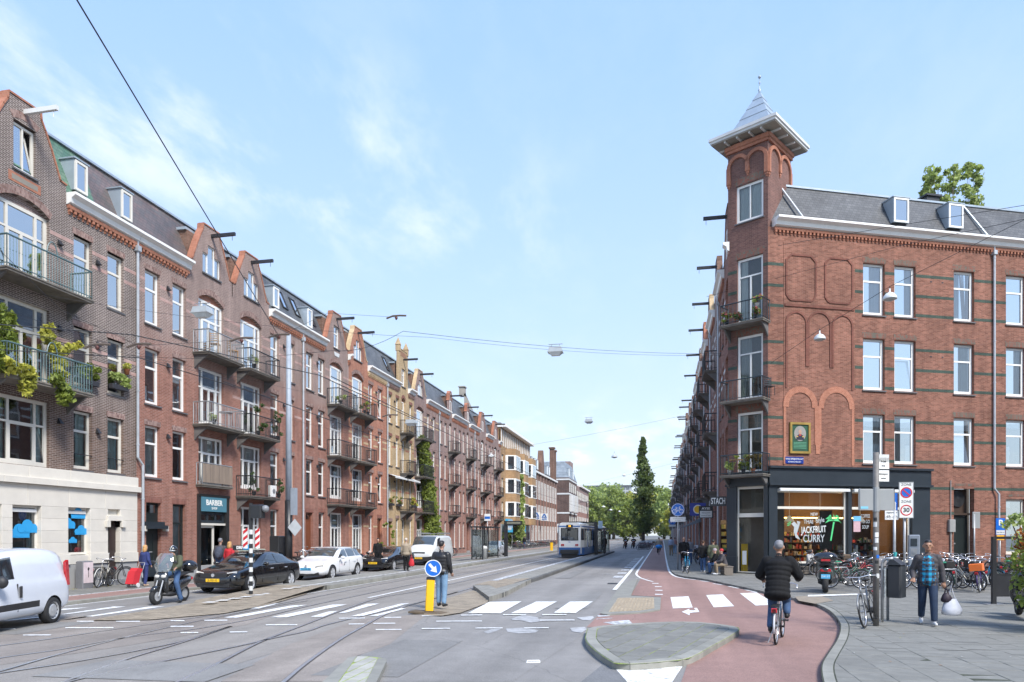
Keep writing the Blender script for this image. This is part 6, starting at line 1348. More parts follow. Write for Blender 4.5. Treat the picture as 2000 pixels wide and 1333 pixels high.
# ------------------------------------------------------------------ wires, masts, hanging lamps
WIRE = mat('wire',(.025,.025,.028),.6,var=0)
def at(px,py,D): u = (px-1000)/F; return Vector((D*(-_s+u*_c),D*(_c+u*_s),H+(1045-py)/F*D))
def wire(pts,label,r=.012,name='overhead_wire',sag=.0):
 b = MB(); P = [Vector(p) for p in pts]; Q = []
 for i in range(len(P)-1):
  for k in range(8): t = k/8; q = P[i].lerp(P[i+1],t); q.z -= sag*4*t*(1-t); Q.append(q)
 Q.append(P[-1]); b.path(Q,r,5); o = b.build(name,WIRE); tag(o,label,'cable'); return o
wire([at(120,-50,8.6),at(545,658,22)],'thick black cable slanting across the sky at upper left',.011)
mid = []
for i, X in enumerate((-10.78,-7.87)):
 wire([(X,16,5.9),(X,40,5.75),(X,80,5.75),(X,140,5.75),(X,300,5.75)],['tram contact wire over the left track','tram contact wire over the right track'][i],.011)
wire([(-21,12,6.6),(-12,14.5,6.2),(-10.78,18,5.9),(-10.78,22,5.85)],'curved contact wire swinging left over the near tracks',.011)
wire([(-19,9,6.4),(-10.5,12.5,6.1),(-8.2,16,5.95),(-7.87,22,5.8)],'second curved contact wire above the near tracks',.011)
wire([at(-10,480,13),at(118,605,15),at(271,676,18),at(472,664,20),at(545,657,22),at(640,612,24),at(774,620,24)],'chain of span wire linking the brown wire insulators',.005)
wire([at(-10,640,13),at(190,677,17),at(460,745,26)],'lower wire sloping in front of the dark brown house',.005)
wire([at(-10,600,14),at(300,700,22),at(700,790,40)],'long low wire running along the left fronts',.005)
wire([(-20.9,24.5,9.2),(-10.8,22,8.2),(-7.9,21,8.4),(2.8,36.5,11)],'pale span wire reaching from the left drainpipe to the tower',.007,sag=.2)
wire([at(1520,480,33.5),at(1760,440,30),at(2040,395,26)],'upper wire in front of the corner building roof',.011)
wire([at(1505,710,34.8),at(1600,645,33),at(1738,560,28),at(2040,410,24)],'wire that carries the dome lamps before the corner building',.01)
wire([at(1380,580,40),at(1760,480,29),at(2040,420,22)],'middle wire crossing the corner building front',.009)
for i, Y in enumerate((34,62,90,120,160)):
 wire([(-20.9,Y,8.6),(-10.78,Y,6.2),(-7.87,Y,6.2),(3.4,Y+(4.5 if i == 0 else 0),8.8)],['nearest straight span wire of the tram line','second span wire of the tram line','third span wire, above the tram','fourth far span wire','farthest span wire before the trees'][i],.0045,sag=.12)
wire([(-20.9,20,10.2),(-9,27,9.9),(3.2,38.5,11.4)],'thin lamp span wire high over the street',.006,sag=.25)
def insul(p,label,s=1.0):
 T = thing('wire_insulator',label,'insulator',p); b = MB(); b.path([(-.35*s,0,-.02),(-.12*s,0,.05),(.12*s,0,.05),(.35*s,0,.03)],.03*s,6); b.build('bracket',mat('weathered_brown',(.12,.09,.07),.7),T); b = MB(); b.smooth = True; b.lathe([(.03,.02),(.055,-.02),(.035,-.06),(.02,-.09)],10); b.build('insulator_cup',mat('red_ceramic',(.10,.035,.03),.5),T)
for (px,py,D,l_) in [(190,677,17,'leftmost wire insulator before the dark brown house'),(271,676,18,'wire insulator beside the first drainpipe'),(472,664,20,'wire insulator left of the balcony pair'),(545,657,22,'wire insulator where the thick cable ends'),(774,620,24,'pale turnbuckle clamp in the open sky'),(762,813,30,'dark clamp cluster on the near contact wire')]: insul(at(px,py,D),l_)
def boxlamp(p,label,w=.62):
 T = thing('street_lamp',label,'street lamp',p); b = MB();
 b.add([(-w/2,-.2,0),(w/2,-.2,0),(w/2,.2,0),(-w/2,.2,0),(-w/2+.05,-.17,.2),(w/2-.05,-.17,.2),(w/2-.05,.17,.2),(-w/2+.05,.17,.2)],[(4,5,6,7),(0,1,5,4),(1,2,6,5),(2,3,7,6),(3,0,4,7)]); b.box(-w/2-.02,w/2+.02,-.22,.22,-.03,0); b.build('lamp_housing',mat('lamp_grey',(.42,.45,.46),.4,.2),T)
 b = MB(); b.add([(-w/2+.02,-.19,-.03),(w/2-.02,-.19,-.03),(w/2-.02,.19,-.03),(-w/2+.02,.19,-.03),(-w/2+.14,-.1,-.16),(w/2-.14,-.1,-.16),(w/2-.14,.1,-.16),(-w/2+.14,.1,-.16)],[(7,6,5,4),(0,4,5,1),(1,5,6,2),(2,6,7,3),(3,7,4,0)]); b.build('lamp_glass',mat('lamp_diffuser',(.62,.66,.66),.25),T)
 b = MB(); b.tube((-w/2,0,.34),(w/2,0,.34),.015); [b.tube((x,0,.2),(x*.8,0,.34),.012) for x in (-.2,.2)]; b.build('hanger',STEELR,T)
def domelamp(p,label,r=.26,s=1):
 T = thing('street_lamp',label,'street lamp',p); b = MB(); b.smooth = True; b.lathe([(r,0),(r*1.02,.02),(r*.92,.12),(r*.6,.22),(r*.2,.27),(.03,.3),(.03,.42)],18); b.build('lamp_dome',mat('dome_white',(.66,.68,.67),.35),T); b = MB(); b.smooth = True; b.lathe([(.001,-.07),(r*.5,-.05),(r*.86,0),(r*.86,.02)],16); b.build('lamp_glass',mat('lamp_clear',(.36,.38,.38),.15),T); b = MB(); b.tube((0,0,.4),(0,0,.52),.015); b.build('hanger',DARKM,T)
boxlamp(at(395,612,25),'grey box lamp hanging before the arched balcony windows'); boxlamp(at(1085,688,31),'grey box lamp hanging alone in the open sky'); boxlamp(at(1150,824,58),'smaller box lamp hanging above the tram line'); boxlamp(at(803,827,42),'grey box lamp before the yellow house')
domelamp(at(1738,585,28),'white dome lamp hanging before the upper corner building windows'); domelamp(at(1601,664,33),'white dome lamp hanging before the blind brick arches'); domelamp(at(1200,894,62),'dome lamp hanging in the sky right of the tram'); domelamp(at(959,893,64),'dome lamp hanging before the far pink houses'); domelamp(at(1219,930,100),'farther dome lamp above the trees')
for i, (px,py) in enumerate([(1240,964),(1179,991),(1193,997),(1210,1000)]): domelamp(at(px,py,130+i*20),['far dome lamp against the poplar','first of three tiny dome lamps before the far trees','second of three tiny dome lamps before the far trees','third of three tiny dome lamps before the far trees'][i],.4)
# tram mast on the left pavement
T = thing('tram_mast','tall grey steel tram mast with black lower sleeve on the left pavement','mast',(-17.6,31.3,.1)); b = MB(); b.smooth = True; b.tube((0,0,3.6),(0,0,11.6),.15,.11,14); b.build('pole',mat('mast_grey',(.28,.32,.37),.5),T); b = MB(); b.smooth = True; b.tube((0,0,0),(0,0,3.6),.18,n=14); b.build('lower_sleeve',BLACK,T)
b = MB(); b.box(.15,.4,-.1,.12,2.9,4.2); b.build('junction_box',mat('mast_grey'),T) if False else b.build('junction_box',MC['mast_grey'],T)
b = MB(); b.M = Matrix.Translation((.35,-.05,2.3)) @ Matrix.Rotation(R(70),4,'Z'); b.plate([(0,-.42),(.42,0),(0,.42),(-.42,0)],-.01,.01); b.M = None; b.build('diamond_sign',mat('sign_back',(.36,.38,.39),.5),T)
T = thing('traffic_cabinet','black control cabinet beside the tram mast','cabinet',(-18.2,31.3,.1)); b = MB(); b.bbox(-.25,.25,-.3,.3,0,1.9,.03); b.build('case',BLACK,T); b = MB(); b.box(.25,.27,-.25,.25,.1,1.8); b.build('door',DARKM,T)
T = thing('utility_cabinet','pale green utility cabinet with a poster behind the black car','cabinet',(-19.0,30.4,.1)); b = MB(); b.bbox(-.3,.3,-.6,.6,0,1.2,.03); b.bbox(-.34,.34,-.64,.64,1.2,1.27,.02); b.build('case',mat('pale_green_box',(.42,.46,.38),.6),T); b = MB(); b.box(.3,.31,-.1,.5,.2,1.1); b.build('poster',mat('dark_poster',(.08,.09,.08),.6,var=.8,scale=9),T)
T = thing('utility_cabinet','small grey box covered with a pink poster by the stone wall bicycles','cabinet',(-20.6,22.15,.1)); b = MB(); b.bbox(-.16,.16,-.25,.25,0,1.0,.03); b.build('case',mat('box_dark',(.16,.16,.17),.6),T); b = MB(); b.box(.16,.168,-.22,.22,.2,.95); p_ = b.build('poster',mat('pink_faded',(.55,.46,.47),.7,var=.15),T); b = MB(); b.M = Matrix.Translation((.175,0,0)) @ Matrix.Rotation(pi/2,4,'Z'); b.plate([(-.01,.4),(.01,.4),(.01,.65),(.05,.72),(.0,.78),(-.05,.7),(-.01,.65)],0,.003); b.build('poster_rose',BLACK,p_)
# ------------------------------------------------------------------ signs and street furniture
SB = mat('sign_traffic_blue',(.01,.13,.52),.35,var=0); SR = mat('sign_red',(.55,.02,.025),.35,var=0); SY = mat('post_yellow',(.85,.48,.01),.4,var=.04); GALV = mat('galvanised',(.36,.37,.38),.45,.5,var=.12,scale=6); SGN = mat('sign_grey_back',(.30,.31,.31),.5,.2,var=.06)
# keep right bollard
T = thing('keep_right_bollard','yellow traffic post with round blue arrow sign at the platform tip','traffic bollard',G(838,1197,.03),(0)); T.rotation_euler = (0,R(3),R(8))
b = MB(); b.bbox(-.105,.105,-.06,.06,.02,.88,.03); b.build('post',SY,T); b = MB(); b.bbox(-.11,.11,-.065,.065,.86,.93,.02); b.bbox(-.12,.12,-.07,.07,0,.05,.01); b.build('post_cap',BLACK,T)
b = MB(); b.tube((.06,-.02,1.16),(.06,.0,1.16),.22,n=32); d_ = b.build('sign_disc',SB,T);
def disc(parent,name,m,c,r0,r1,y0,y1,n=32):
 b = MB(); holed(b,[(c[0]+r1*cos(2*pi*i/n),c[1]+r1*sin(2*pi*i/n)) for i in range(n)],[[(c[0]+r0*cos(2*pi*i/n),c[1]+r0*sin(2*pi*i/n)) for i in range(n)]] if r0 else [],y0,y1); return b.build(name,m,parent)
b = MB(); b.M = Matrix.Translation((.06,-.08,1.16)); b.plate([(.22*cos(2*pi*i/32),.22*sin(2*pi*i/32)) for i in range(32)],0,.015); b.M = None; bpy.data.objects.remove(d_); d_ = b.build('sign_disc',SB,T); disc(d_,'sign_ring',WHITE,(.06,1.16),.2,.22,-.084,-.08)
b = MB(); b.M = Matrix.Translation((.06,-.085,1.16)) @ Matrix.Rotation(R(45),4,'Y'); b.plate([(-.15,.035),(-.0,.035),(-.0,.1),(.15,0),(-.0,-.1),(-.0,-.035),(-.15,-.035)],0,.004); b.M = None; b.build('arrow',WHITE,d_)
b = MB(); b.prism([(-.5,-.22),(.35,-.25),(.5,0),(.3,.22),(-.4,.2)],-.02,.03); b.build('base_pad',mat('broken_tar',(.12,.09,.06),.9,var=.4),T)
# striped signal pole
T = thing('traffic_light','black and white striped pole with traffic light and red striped boards','traffic light',G(490,1163,.05)); seg = [0]
for i in range(14): b = MB(); b.smooth = False; b.tube((0,0,i*.155),(0,0,(i+1)*.155),.062,n=14); b.build('pole_stripe',BLACK if i % 2 == 0 else OLD_WHITE,T)
b = MB(); b.tube((0,0,2.17),(0,0,3.05),.06,n=14); b.build('pole',BLACK,T); b = MB(); b.bbox(.02,.42,-.1,.2,2.55,3.0,.04); b.build('signal_head',BLACK,T); b = MB(); b.smooth = True; b.ball((.5,.05,2.86),.12,14,8); b.build('round_visor',mat('visor_grey',(.2,.21,.22),.4),T)
for x in (-.3,.14):
 b = MB(); b.box(x,x+.16,.03,.05,1.55,2.2); o = b.build('warning_board',WHITE,T)
 for k in range(3): b = MB(); z = 1.58+k*.22; b.plate([(x,z),(x+.16,z+.12),(x+.16,z+.22),(x,z+.1)],.02,.03); b.build('red_stripe',SR,o)
 # right side poles and signs
def pole(T,x,y,z0,z1,r=.04,m=None): b = MB(); b.smooth = True; b.tube((x,y,z0),(x,y,z1),r,n=12); return b.build('pole',m or GALV,T)
P0 = G(1711,1222,.1); T = thing('sign_post','sticker covered grey steel post with two white street signs and a grey sign back','sign post',P0)
pole(T,0,0,0,3.72,.062,mat('old_galvanised',(.17,.16,.15),.6,.2,var=.25,scale=7))
b = MB(); b.M = Matrix.Rotation(R(12),4,'Z'); b.bbox(-.38,.4,-.02,.02,2.48,2.95,.03); b.M = None; s_ = b.build('sign_plate',SGN,T); b = MB(); b.M = Matrix.Rotation(R(12),4,'Z'); b.box(-.34,-.18,-.026,-.02,2.51,2.56); b.M = None; b.build('blue_sticker',mat('sticker_blue',(.2,.5,.65),.5),s_); b = MB(); b.tube((0,0,2.45),(0,0,2.97),.07,n=12); b.build('clamp',SGN,s_)
for z, m_, t1, t2 in ((3.1,WHITE,'Admiralengracht','centrum'),(3.37,WHITE,'Van Speijk','straat'),(3.52,OLD_WHITE,'','')):
 b = MB(); b.M = Matrix.Rotation(R(20),4,'Z'); b.box(.04,.3,-.012,.012,z,z+(.24 if z < 3.5 else .16)); b.M = None; q = b.build('direction_sign',m_,T)
 if t1: q2 = text_mesh(t1,.06,DARKM,'lettering',q,(.17*cos(R(20)),.17*sin(R(20))-.018,z+.16),(pi/2,0,R(20)),.001,sx=.5); text_mesh(t2,.06,DARKM,'lettering',q,(.17*cos(R(20)),.17*sin(R(20))-.018,z+.07),(pi/2,0,R(20)),.001,sx=.6)
for i, (z,c_) in enumerate([(1.62,WHITE),(1.9,WHITE),(1.45,SB),(2.12,OLD_WHITE),(1.33,BLACK),(1.02,OLD_WHITE),(2.25,BLACK),(1.78,OLD_WHITE)]): b = MB(); b.M = Matrix.Rotation(-2.1+.5*(i % 3),4,'Z'); b.add([(.0635*cos(t),.0635*sin(t),z+u*(.07+.03*(i % 2))) for u in (0,1) for t in (-.6,-.3,0,.3,.6)],[(k,k+1,k+6,k+5) for k in range(4)]); b.M = None; b.build('sticker',c_,T)
P1 = G(1747,1160,.1); T = thing('sign_post','post with tall white ZONE 30 no parking sign, blue arrow sign and bicycle exception plate','sign post',P1); pole(T,0,0,0,3.0,.045); pole(T,.32,.05,0,3.1,.04)
zb_ = MB(); zb_.bbox(.12,.56,-.06,-.03,2.5,3.68,.02); z_ = zb_.build('zone_sign',WHITE,T); rimz = MB(); holed(rimz,rect(.115,.565,2.5,3.69),[rect(.135,.545,2.52,3.67)],-.066,-.05); rimz.build('sign_edge',SGN,z_)
text_mesh('ZONE',.115,BLACK,'lettering',z_,(.34,-.064,3.6),UP,.001); text_mesh('ZONE',.115,BLACK,'lettering',z_,(.34,-.064,3.04),UP,.001)
disc(z_,'ban_ring',SR,(.34,3.34),.14,.18,-.066,-.06); disc(z_,'ban_disc',SB,(.34,3.34),0,.14,-.064,-.06); b = MB(); b.M = Matrix.Translation((.34,-.07,3.34)) @ Matrix.Rotation(R(45),4,'Y'); b.plate(rect(-.16,.16,-.018,.018),0,.004); b.M = None; b.build('ban_bar',SR,z_)
disc(z_,'limit_ring',SR,(.34,2.76),.145,.18,-.066,-.06); text_mesh('30',.2,BLACK,'lettering',z_,(.34,-.066,2.76),UP,.001,bold=.004)
b = MB(); b.bbox(-.12,.1,-.02,.0,2.76,3.33,.01); q = b.build('arrow_sign',SB,T); b = MB(); b.plate([(-.09,3.2),(.05,2.98),(-.09,2.93)],-.03,-.02); b.plate(rect(-.1,-.06,2.8,3.0),-.028,-.02); b.build('arrow',WHITE,q)
b = MB(); b.bbox(-.3,.12,-.03,-.01,2.45,2.75,.01); q = b.build('exception_plate',WHITE,T); text_mesh('uitgezonderd',.09,BLACK,'lettering',q,(-.09,-.034,2.69),UP,.001,sx=.68)
def bikeicon(parent,cx,cz,s,m,y):
 for dx in (-.5,.5): disc(parent,'bicycle_icon',m,(cx+dx*s,cz),.27*s,.34*s,y,y+.003,16)
 b = MB();
 for p, q_ in (((-.5,0),(-.25,.5)),((-.25,.5),(.3,.5)),((.3,.5),(.5,0)),((-.25,.5),(0,0)),((0,0),(.3,.5)),((-.5,0),(0,0)),((.3,.5),(.27,.68)),((.15,.68),(.4,.68)),((-.38,.62),(-.15,.62))): b.tube((cx+p[0]*s,y+.001,cz+p[1]*s),(cx+q_[0]*s,y+.001,cz+q_[1]*s),.035*s,n=4)
 b.build('bicycle_icon',m,parent)
bikeicon(q,-.19,2.53,.1,BLACK,-.034); bikeicon(q,.01,2.53,.1,BLACK,-.034)
P2 = G(1324,1113,.1); T = thing('sign_post','round blue bicycle path sign on a grey post by the bald man','sign post',P2); pole(T,0,0,0,3.6,.035); b = MB(); b.M = Matrix.Translation((0,-.05,3.35)); b.plate([(.36*cos(2*pi*i/32),.36*sin(2*pi*i/32)) for i in range(32)],0,.012); b.M = None; q = b.build('sign_disc',SB,T); disc(q,'sign_ring',WHITE,(0,3.35),.325,.345,-.054,-.05); bikeicon(q,0,3.27,.36,WHITE,-.055); b = MB(); b.box(-.42,.42,-.05,-.035,2.68,2.95); q = b.build('sign_plate',OLD_WHITE,T); text_mesh('bromfietsers op',.1,SGN,'lettering',q,(0,-.053,2.87),UP,.001,sx=.8); text_mesh('de rijbaan',.1,SGN,'lettering',q,(0,-.053,2.76),UP,.001,sx=.8)
T = thing('sign_post','smaller distant blue bicycle sign farther down the pavement','sign post',(1.0,72,.1)); pole(T,0,0,0,3.6,.035); b = MB(); b.M = Matrix.Translation((0,-.05,3.3)); b.plate([(.36*cos(2*pi*i/32),.36*sin(2*pi*i/32)) for i in range(32)],0,.012); b.M = None; q = b.build('sign_disc',SB,T); bikeicon(q,0,3.22,.36,WHITE,-.055); b = MB(); b.box(-.35,.35,-.05,-.035,2.75,2.95); b.build('sign_plate',OLD_WHITE,T)
T = thing('shop_flag','dark blue hanging sign with a yellow sun disc beside the tailor sign','shop sign',(3.43,52,0)); b = MB(); b.box(-1.5,-.4,-.05,.05,3.4,4.3); b.build('sign_box',mat('flag_blue',(.03,.05,.3),.5),T); disc(T,'sign_disc',SY,(-.95,3.85),0,.25,-.06,-.05); disc(T,'sign_ring',WHITE,(-.95,3.85),.25,.32,-.058,-.05)
T = thing('awning','pale grey shop awning far down the right-hand pavement','awning',(3.43,66,0)); b = MB(); b.add([(0,0,3.6),(0,3,3.6),(-1.9,3,2.6),(-1.9,0,2.6),(0,0,3.2),(0,3,3.2)],[(0,3,2,1),(0,4,3),(1,2,5)]); b.build('awning_cloth',mat('awning_grey',(.2,.23,.26),.8),T); b = MB(); b.box(-1.9,-1.86,0,3,2.45,2.62); b.build('valance',OLD_WHITE,T)
P3 = G(1903,1128,.1); T = thing('sign_post','grey sign back on a thin post before the dark doorway','sign post',P3); pole(T,0,0,0,2.9,.035); b = MB(); b.M = Matrix.Rotation(R(25),4,'Z'); b.bbox(-.1,.32,-.02,.02,2.25,3.0,.02); b.M = None; b.build('sign_plate',SGN,T)
P4 = G(1953,1124,.1); T = thing('parking_sign','blue P parking sign with an orange plate beside the drainpipe','parking sign',P4,R(10)); pole(T,0,0,0,2.0,.03); b = MB(); b.bbox(-.22,.22,-.05,-.03,1.95,2.75,.02); q = b.build('sign_plate',SB,T); text_mesh('P',.38,WHITE,'lettering',q,(0,-.054,2.52),UP,.001,bold=.01); b = MB(); b.box(-.2,.2,-.053,-.05,1.97,2.17); b.build('sign_panel',OLD_WHITE,q); text_mesh('ma t/m vr',.09,BLACK,'lettering',q,(0,-.057,2.07),UP,.001); b = MB(); b.bbox(-.18,.18,-.05,-.03,1.7,1.93,.01); q = b.build('orange_plate',mat('plate_orange',(.75,.38,.02),.5),T); text_mesh('Mobiel',.09,BLACK,'lettering',q,(0,-.054,1.82),UP,.001)
PM = G(1785,1140,.1); T = thing('parking_meter','grey parking ticket machine behind the man in the checked shirt','parking meter',PM,R(-12)); b = MB(); b.bbox(-.2,.2,-.15,.15,0,1.95,.03); b.build('case',mat('meter_grey',(.24,.27,.31),.5,.2),T); b = MB(); b.box(-.13,.1,-.165,-.15,1.5,1.8); b.build('screen',mat('screen_dark',(.03,.04,.05),.15),T); b = MB(); b.box(-.12,.1,-.16,-.15,1.1,1.4); b.box(-.05,.05,-.18,-.15,1.2,1.3); b.build('keypad',STEELR,T)
# litter bin on two bent steel legs
PB = G(1738,1214,.1); T = thing('litter_bin','dark grey litter bin hung on two bent steel legs beside the sign post','litter bin',PB,R(-32))
b = MB(); b.bbox(.0,.28,-.22,.22,.55,1.28,.03); b.build('bin_body',mat('bin_dark',(.028,.03,.034),.45),T); b = MB(); b.add([(-.02,-.24,1.28),(.3,-.24,1.28),(.3,.24,1.28),(-.02,.24,1.28),(.1,-.22,1.43),(.1,.22,1.43)],[(0,1,4),(1,2,5,4),(2,3,5),(3,0,4,5)]); b.build('bin_lid',MC['bin_dark'],T); b = MB(); b.box(-.05,-.02,-.24,.24,.55,1.2); b.build('sticker_panel',mat('graffiti_panel',(.35,.37,.36),.6,var=.7,scale=12),T)
for y_ in (-.2,.2): b = MB(); b.smooth = True; b.path([(-.1,y_,0),(-.1,y_,1.3),(-.07,y_,1.38),(0,y_,1.42),(.12,y_,1.42)],.032,8); b.build('leg',GALV,T)
T = thing('cup','turquoise paper cup left on the litter bin','cup',PB+Vector((.1,-.02,1.46))); b = MB(); b.lathe([(.03,0),(.045,.1),(.0,.1)],10); b.build('cup_wall',mat('turquoise',(.05,.42,.42),.6),T)
# notice board frame at right
PN = G(1941,1181,.1); T = thing('notice_board','black steel notice frame with clear middle panel at the right edge','notice board',PN,R(14));
for x in (0,1.0): b = MB(); b.box(x-.055,x+.055,-.04,.04,0,1.9); b.build('post',BLACK,T)
b = MB(); b.box(0,1.0,-.03,.03,1.83,1.9); b.box(0,1,-.03,.03,1.12,1.18); b.box(0,1,-.03,.03,.82,.86); b.build('rail',BLACK,T); b = MB(); b.box(.05,.95,-.02,.02,.22,.83); b.build('lower_panel',DARKM,T); obj('pane',pane_mesh(.9,.27,GLASSS),T,(.05,0,.86)); b = MB(); b.box(-.25,.25,-.1,.1,0,.015); b.build('foot_plate',GALV,T)
# shelters on the tram platforms
CLG = glass('shelter_glass',(.1,.11,.11),.08,.75,False)
def shelter(x,y,n,label,side):
 T = thing('tram_shelter',label,'tram shelter',(x,y,.16)); b = MB(); b.box(-.55*side,.55*side,-.1,n*1.3+.1,2.45,2.55) if side > 0 else b.box(-.55,.55,-.1,n*1.3+.1,2.45,2.55); b.build('roof',DARKM,T)
 for i in range(n+1): b = MB(); b.box(-.5,-.42,i*1.3-.04,i*1.3+.04,0,2.45); b.build('post',DARKM,T)
 for i in range(n): b = MB(); b.box(-.47,-.455,i*1.3+.05,i*1.3+1.25,.15,2.3); b.build('pane',CLG,T)
 for i in (0,n): b = MB(); b.box(-.4,.35,i*1.3-.01,i*1.3+.01,.15,2.3); b.build('pane',CLG,T); b = MB(); b.box(.35,.43,i*1.3-.05,i*1.3+.05,0,2.45); b.build('post',DARKM,T)
 b = MB(); b.box(-.4,0,.8,n*1.3-.8,.42,.48); b.build('bench',STEELR,T); return T
shelter(-13.75,52.5,4,'dark glazed tram shelter on the left platform',1); sh2 = shelter(-6.0,71,5,'dark glazed tram shelter on the right platform behind the tram side',-1)
def dispole(x,y,label,w=1.0,d=-1):
 T = thing('departure_sign',label,'departure sign',(x,y,.16)); b = MB(); b.box(-.16,.16,-.06,.06,0,3.1); b.build('post',DARKM,T); b = MB(); b.box(-.1 if d > 0 else -w,w if d > 0 else .1,-.1,.1,2.75,3.1); q = b.build('display',BLACK,T); b = MB(); b.box((.1 if d > 0 else -w+.1),(w-.1 if d > 0 else -.2),-.11,-.1,2.85,3.0); b.build('display_text',mat('led_dim',(.22,.22,.17),.5),q)
 b = MB(); b.box(.2,.6,-.02,.02,2.5,3.2); b.build('stop_sign',mat('stop_blue',(.35,.48,.6),.5),T)
dispole(-6.1,67.5,'black departure display on a post beside the tram',1.0,-1); dispole(-13.3,60.5,'black departure display at the far end of the left shelter',1.4,1)
T = thing('stop_sign','small blue and white stop sign above the left shelter','sign',(-13.6,55,.16)); pole(T,0,0,0,3.5,.03); b = MB(); b.bbox(-.25,.25,-.03,0,3.0,3.55,.01); b.build('sign_plate',WHITE,T); b = MB(); b.box(-.22,.22,-.035,-.03,3.15,3.35); b.build('sign_band',SB,T)
for i, (x,y,l_) in enumerate([(-12.9,84,'yellow traffic bollard at the far end of the left platform')]): T = thing('traffic_bollard',l_,'traffic bollard',(x,y,.16)); b = MB(); b.bbox(-.16,.16,-.16,.16,0,1.0,.05); b.build('post',SY,T); b = MB(); b.bbox(-.17,.17,-.17,.17,1.0,1.06,.02); b.build('post_cap',BLACK,T)
T = thing('litter_bin','white domed litter bin in the left tram shelter','litter bin',(-13.5,53.6,.16)); b = MB(); b.smooth = True; b.lathe([(.2,0),(.2,.75),(.26,.8),(.2,1.0),(.001,1.05)],12); b.build('bin_body',OLD_WHITE,T)
# benches at the corner shop
def bench(p,rot,w,label,m,h=.42):
 T = thing('bench',label,'bench',p,rot)
 for k in range(5): b = MB(); b.box(-w/2,w/2,-.22+k*.09,-.14+k*.09,h-.035,h); b.build('slat',m,T)
 for k in range(3): b = MB(); b.box(-w/2,w/2,-.22,-.2,.06+k*.11,.15+k*.11); b.build('slat',m,T)
 for x in (-w/2+.05,w/2-.05): b = MB(); b.box(x-.03,x+.03,-.2,.2,0,h-.04); b.build('leg',m,T)
crs = lambda t, d, z=.1: Vector((5.13,37.03,z))+Vector((.9175,.398,0))*t+Vector((.398,-.9175,0))*d
GW = mat('grey_wood',(.20,.17,.14),.8,var=.2,streak=6); bench(crs(2.3,.75),AX,2.2,'low weathered slatted bench under the JACKFRUIT window',GW); bench(crs(6.3,.75),AX,2.6,'second weathered bench behind the parked bicycles',GW)
bench((3.1,36.2,.1),R(-80),.8,'small grey wooden bench at the corner pillar',GW); bench((-20.4,26.6,.1),pi/2,.8,'short wooden bench by the black door on the left',GW,.4)
T = thing('pavement_sign','yellow notice board standing inside the corner shop door','sign',ch(1.28,-.12,.14),CHR); b = MB(); b.box(-.17,.17,-.03,.03,0,1.45); b.build('board',SY,T); b = MB(); b.box(-.1,.12,-.04,-.03,.4,1.1); b.build('board_print',OLD_WHITE,T)
# right edge shrub
T = thing('shrub','green shrub with orange and coppery upper leaves at the right edge','shrub',(7.6,16.4,.1)); rnd = np.random.default_rng(77)
cs = [(rnd.normal()*.32+.3,rnd.normal()*.42,.35+rnd.random()*1.55,.28) for _ in range(60)]; leaves('foliage',LF,T,cs,62,.3,.055,rnd); leaves('orange_foliage',LFO,T,[(-.6+rnd.random()*.8,rnd.normal()*.2,1.55+rnd.random()*.42,.2) for _ in range(12)],46,.2,.05,rnd); leaves('pale_foliage',LFP,T,[(-.35+rnd.random()*.6,rnd.normal()*.3,.9+rnd.random()*1.1,.25) for _ in range(16)],40,.25,.05,rnd); leaves('pale_foliage',LFP,T,[(-.7+i*.1,-.1,2.15+.16*sin(i),.13) for i in range(8)],34,.12,.05,rnd)
b = MB(); [b.path([(0,0,0),(c[0]*.4,c[1]*.4,c[2]*.5),c[:3]],.012,5) for c in cs[:18]]; b.path([(0,0,0),(-.3,0,1.4),(-.6,-.1,2.15)],.012,5); b.build('stem',BARK,T)
# fallen leaves and litter on the pavement
rnd = np.random.default_rng(5)
b = MB()
for i in range(240):
 x, y = rnd.uniform(3,12), rnd.uniform(8,26)
 if not inside((x,y),slab_area): continue
 a = rnd.random()*6; s_ = rnd.uniform(.008,.035); b.cur = int(rnd.random() < .35)+int(rnd.random() < .2); b.add([(x+s_*cos(a+k*1.57),y+s_*sin(a+k*1.57)*.6,.1+.004*(k % 2)+.002) for k in range(4)],[(0,1,2,3)])
o = b.build('fallen_leaves',[mat('gum_spots',(.45,.45,.43),.8),mat('dry_leaf',(.3,.15,.05),.8),LFY]); o['kind'] = 'stuff'; tag(o,'dry leaves, gum and scraps scattered on the grey slabs','litter')
b = MB()
for i in range(150): x, y = -20.9+rnd.random()**2*.5, rnd.uniform(19.5,24.5); a = rnd.random()*6; s_ = .035; b.cur = i % 2; b.add([(x+s_*cos(a+k*1.57),y+s_*sin(a+k*1.57)*.6,.105+.01*(k % 2)) for k in range(4)],[(0,1,2,3)])
o = b.build('fallen_leaves',[MC['dry_leaf'],LFY]); o['kind'] = 'stuff'; tag(o,'brown leaf litter along the foot of the stone wall','litter')
# the near side of the side street, seen only in the shop and window reflections
T = thing('apartment_building','brick row on the near side of the side street, mirrored in the shop windows','apartment building',(22,14,0),AX)
b = MB(); b.box(0,50,-9,0,0,12.5); b.build('wall',B_RGT,T); b = MB(); b.box(0,50,-9,.2,12.5,13); b.build('cornice',OLD_WHITE,T)
for i in range(14):
 for z in (1,4.8,8.6): b = MB(); b.box(1+i*3.5,2.4+i*3.5,0,.05,z,z+2.3); b.build('window',OLD_WHITE,T)
tree((20,10,0),11,4,'broad tree on the near side of the side street, mirrored in the tower windows',LF,n=40,per=50,size=.3,seed=9)
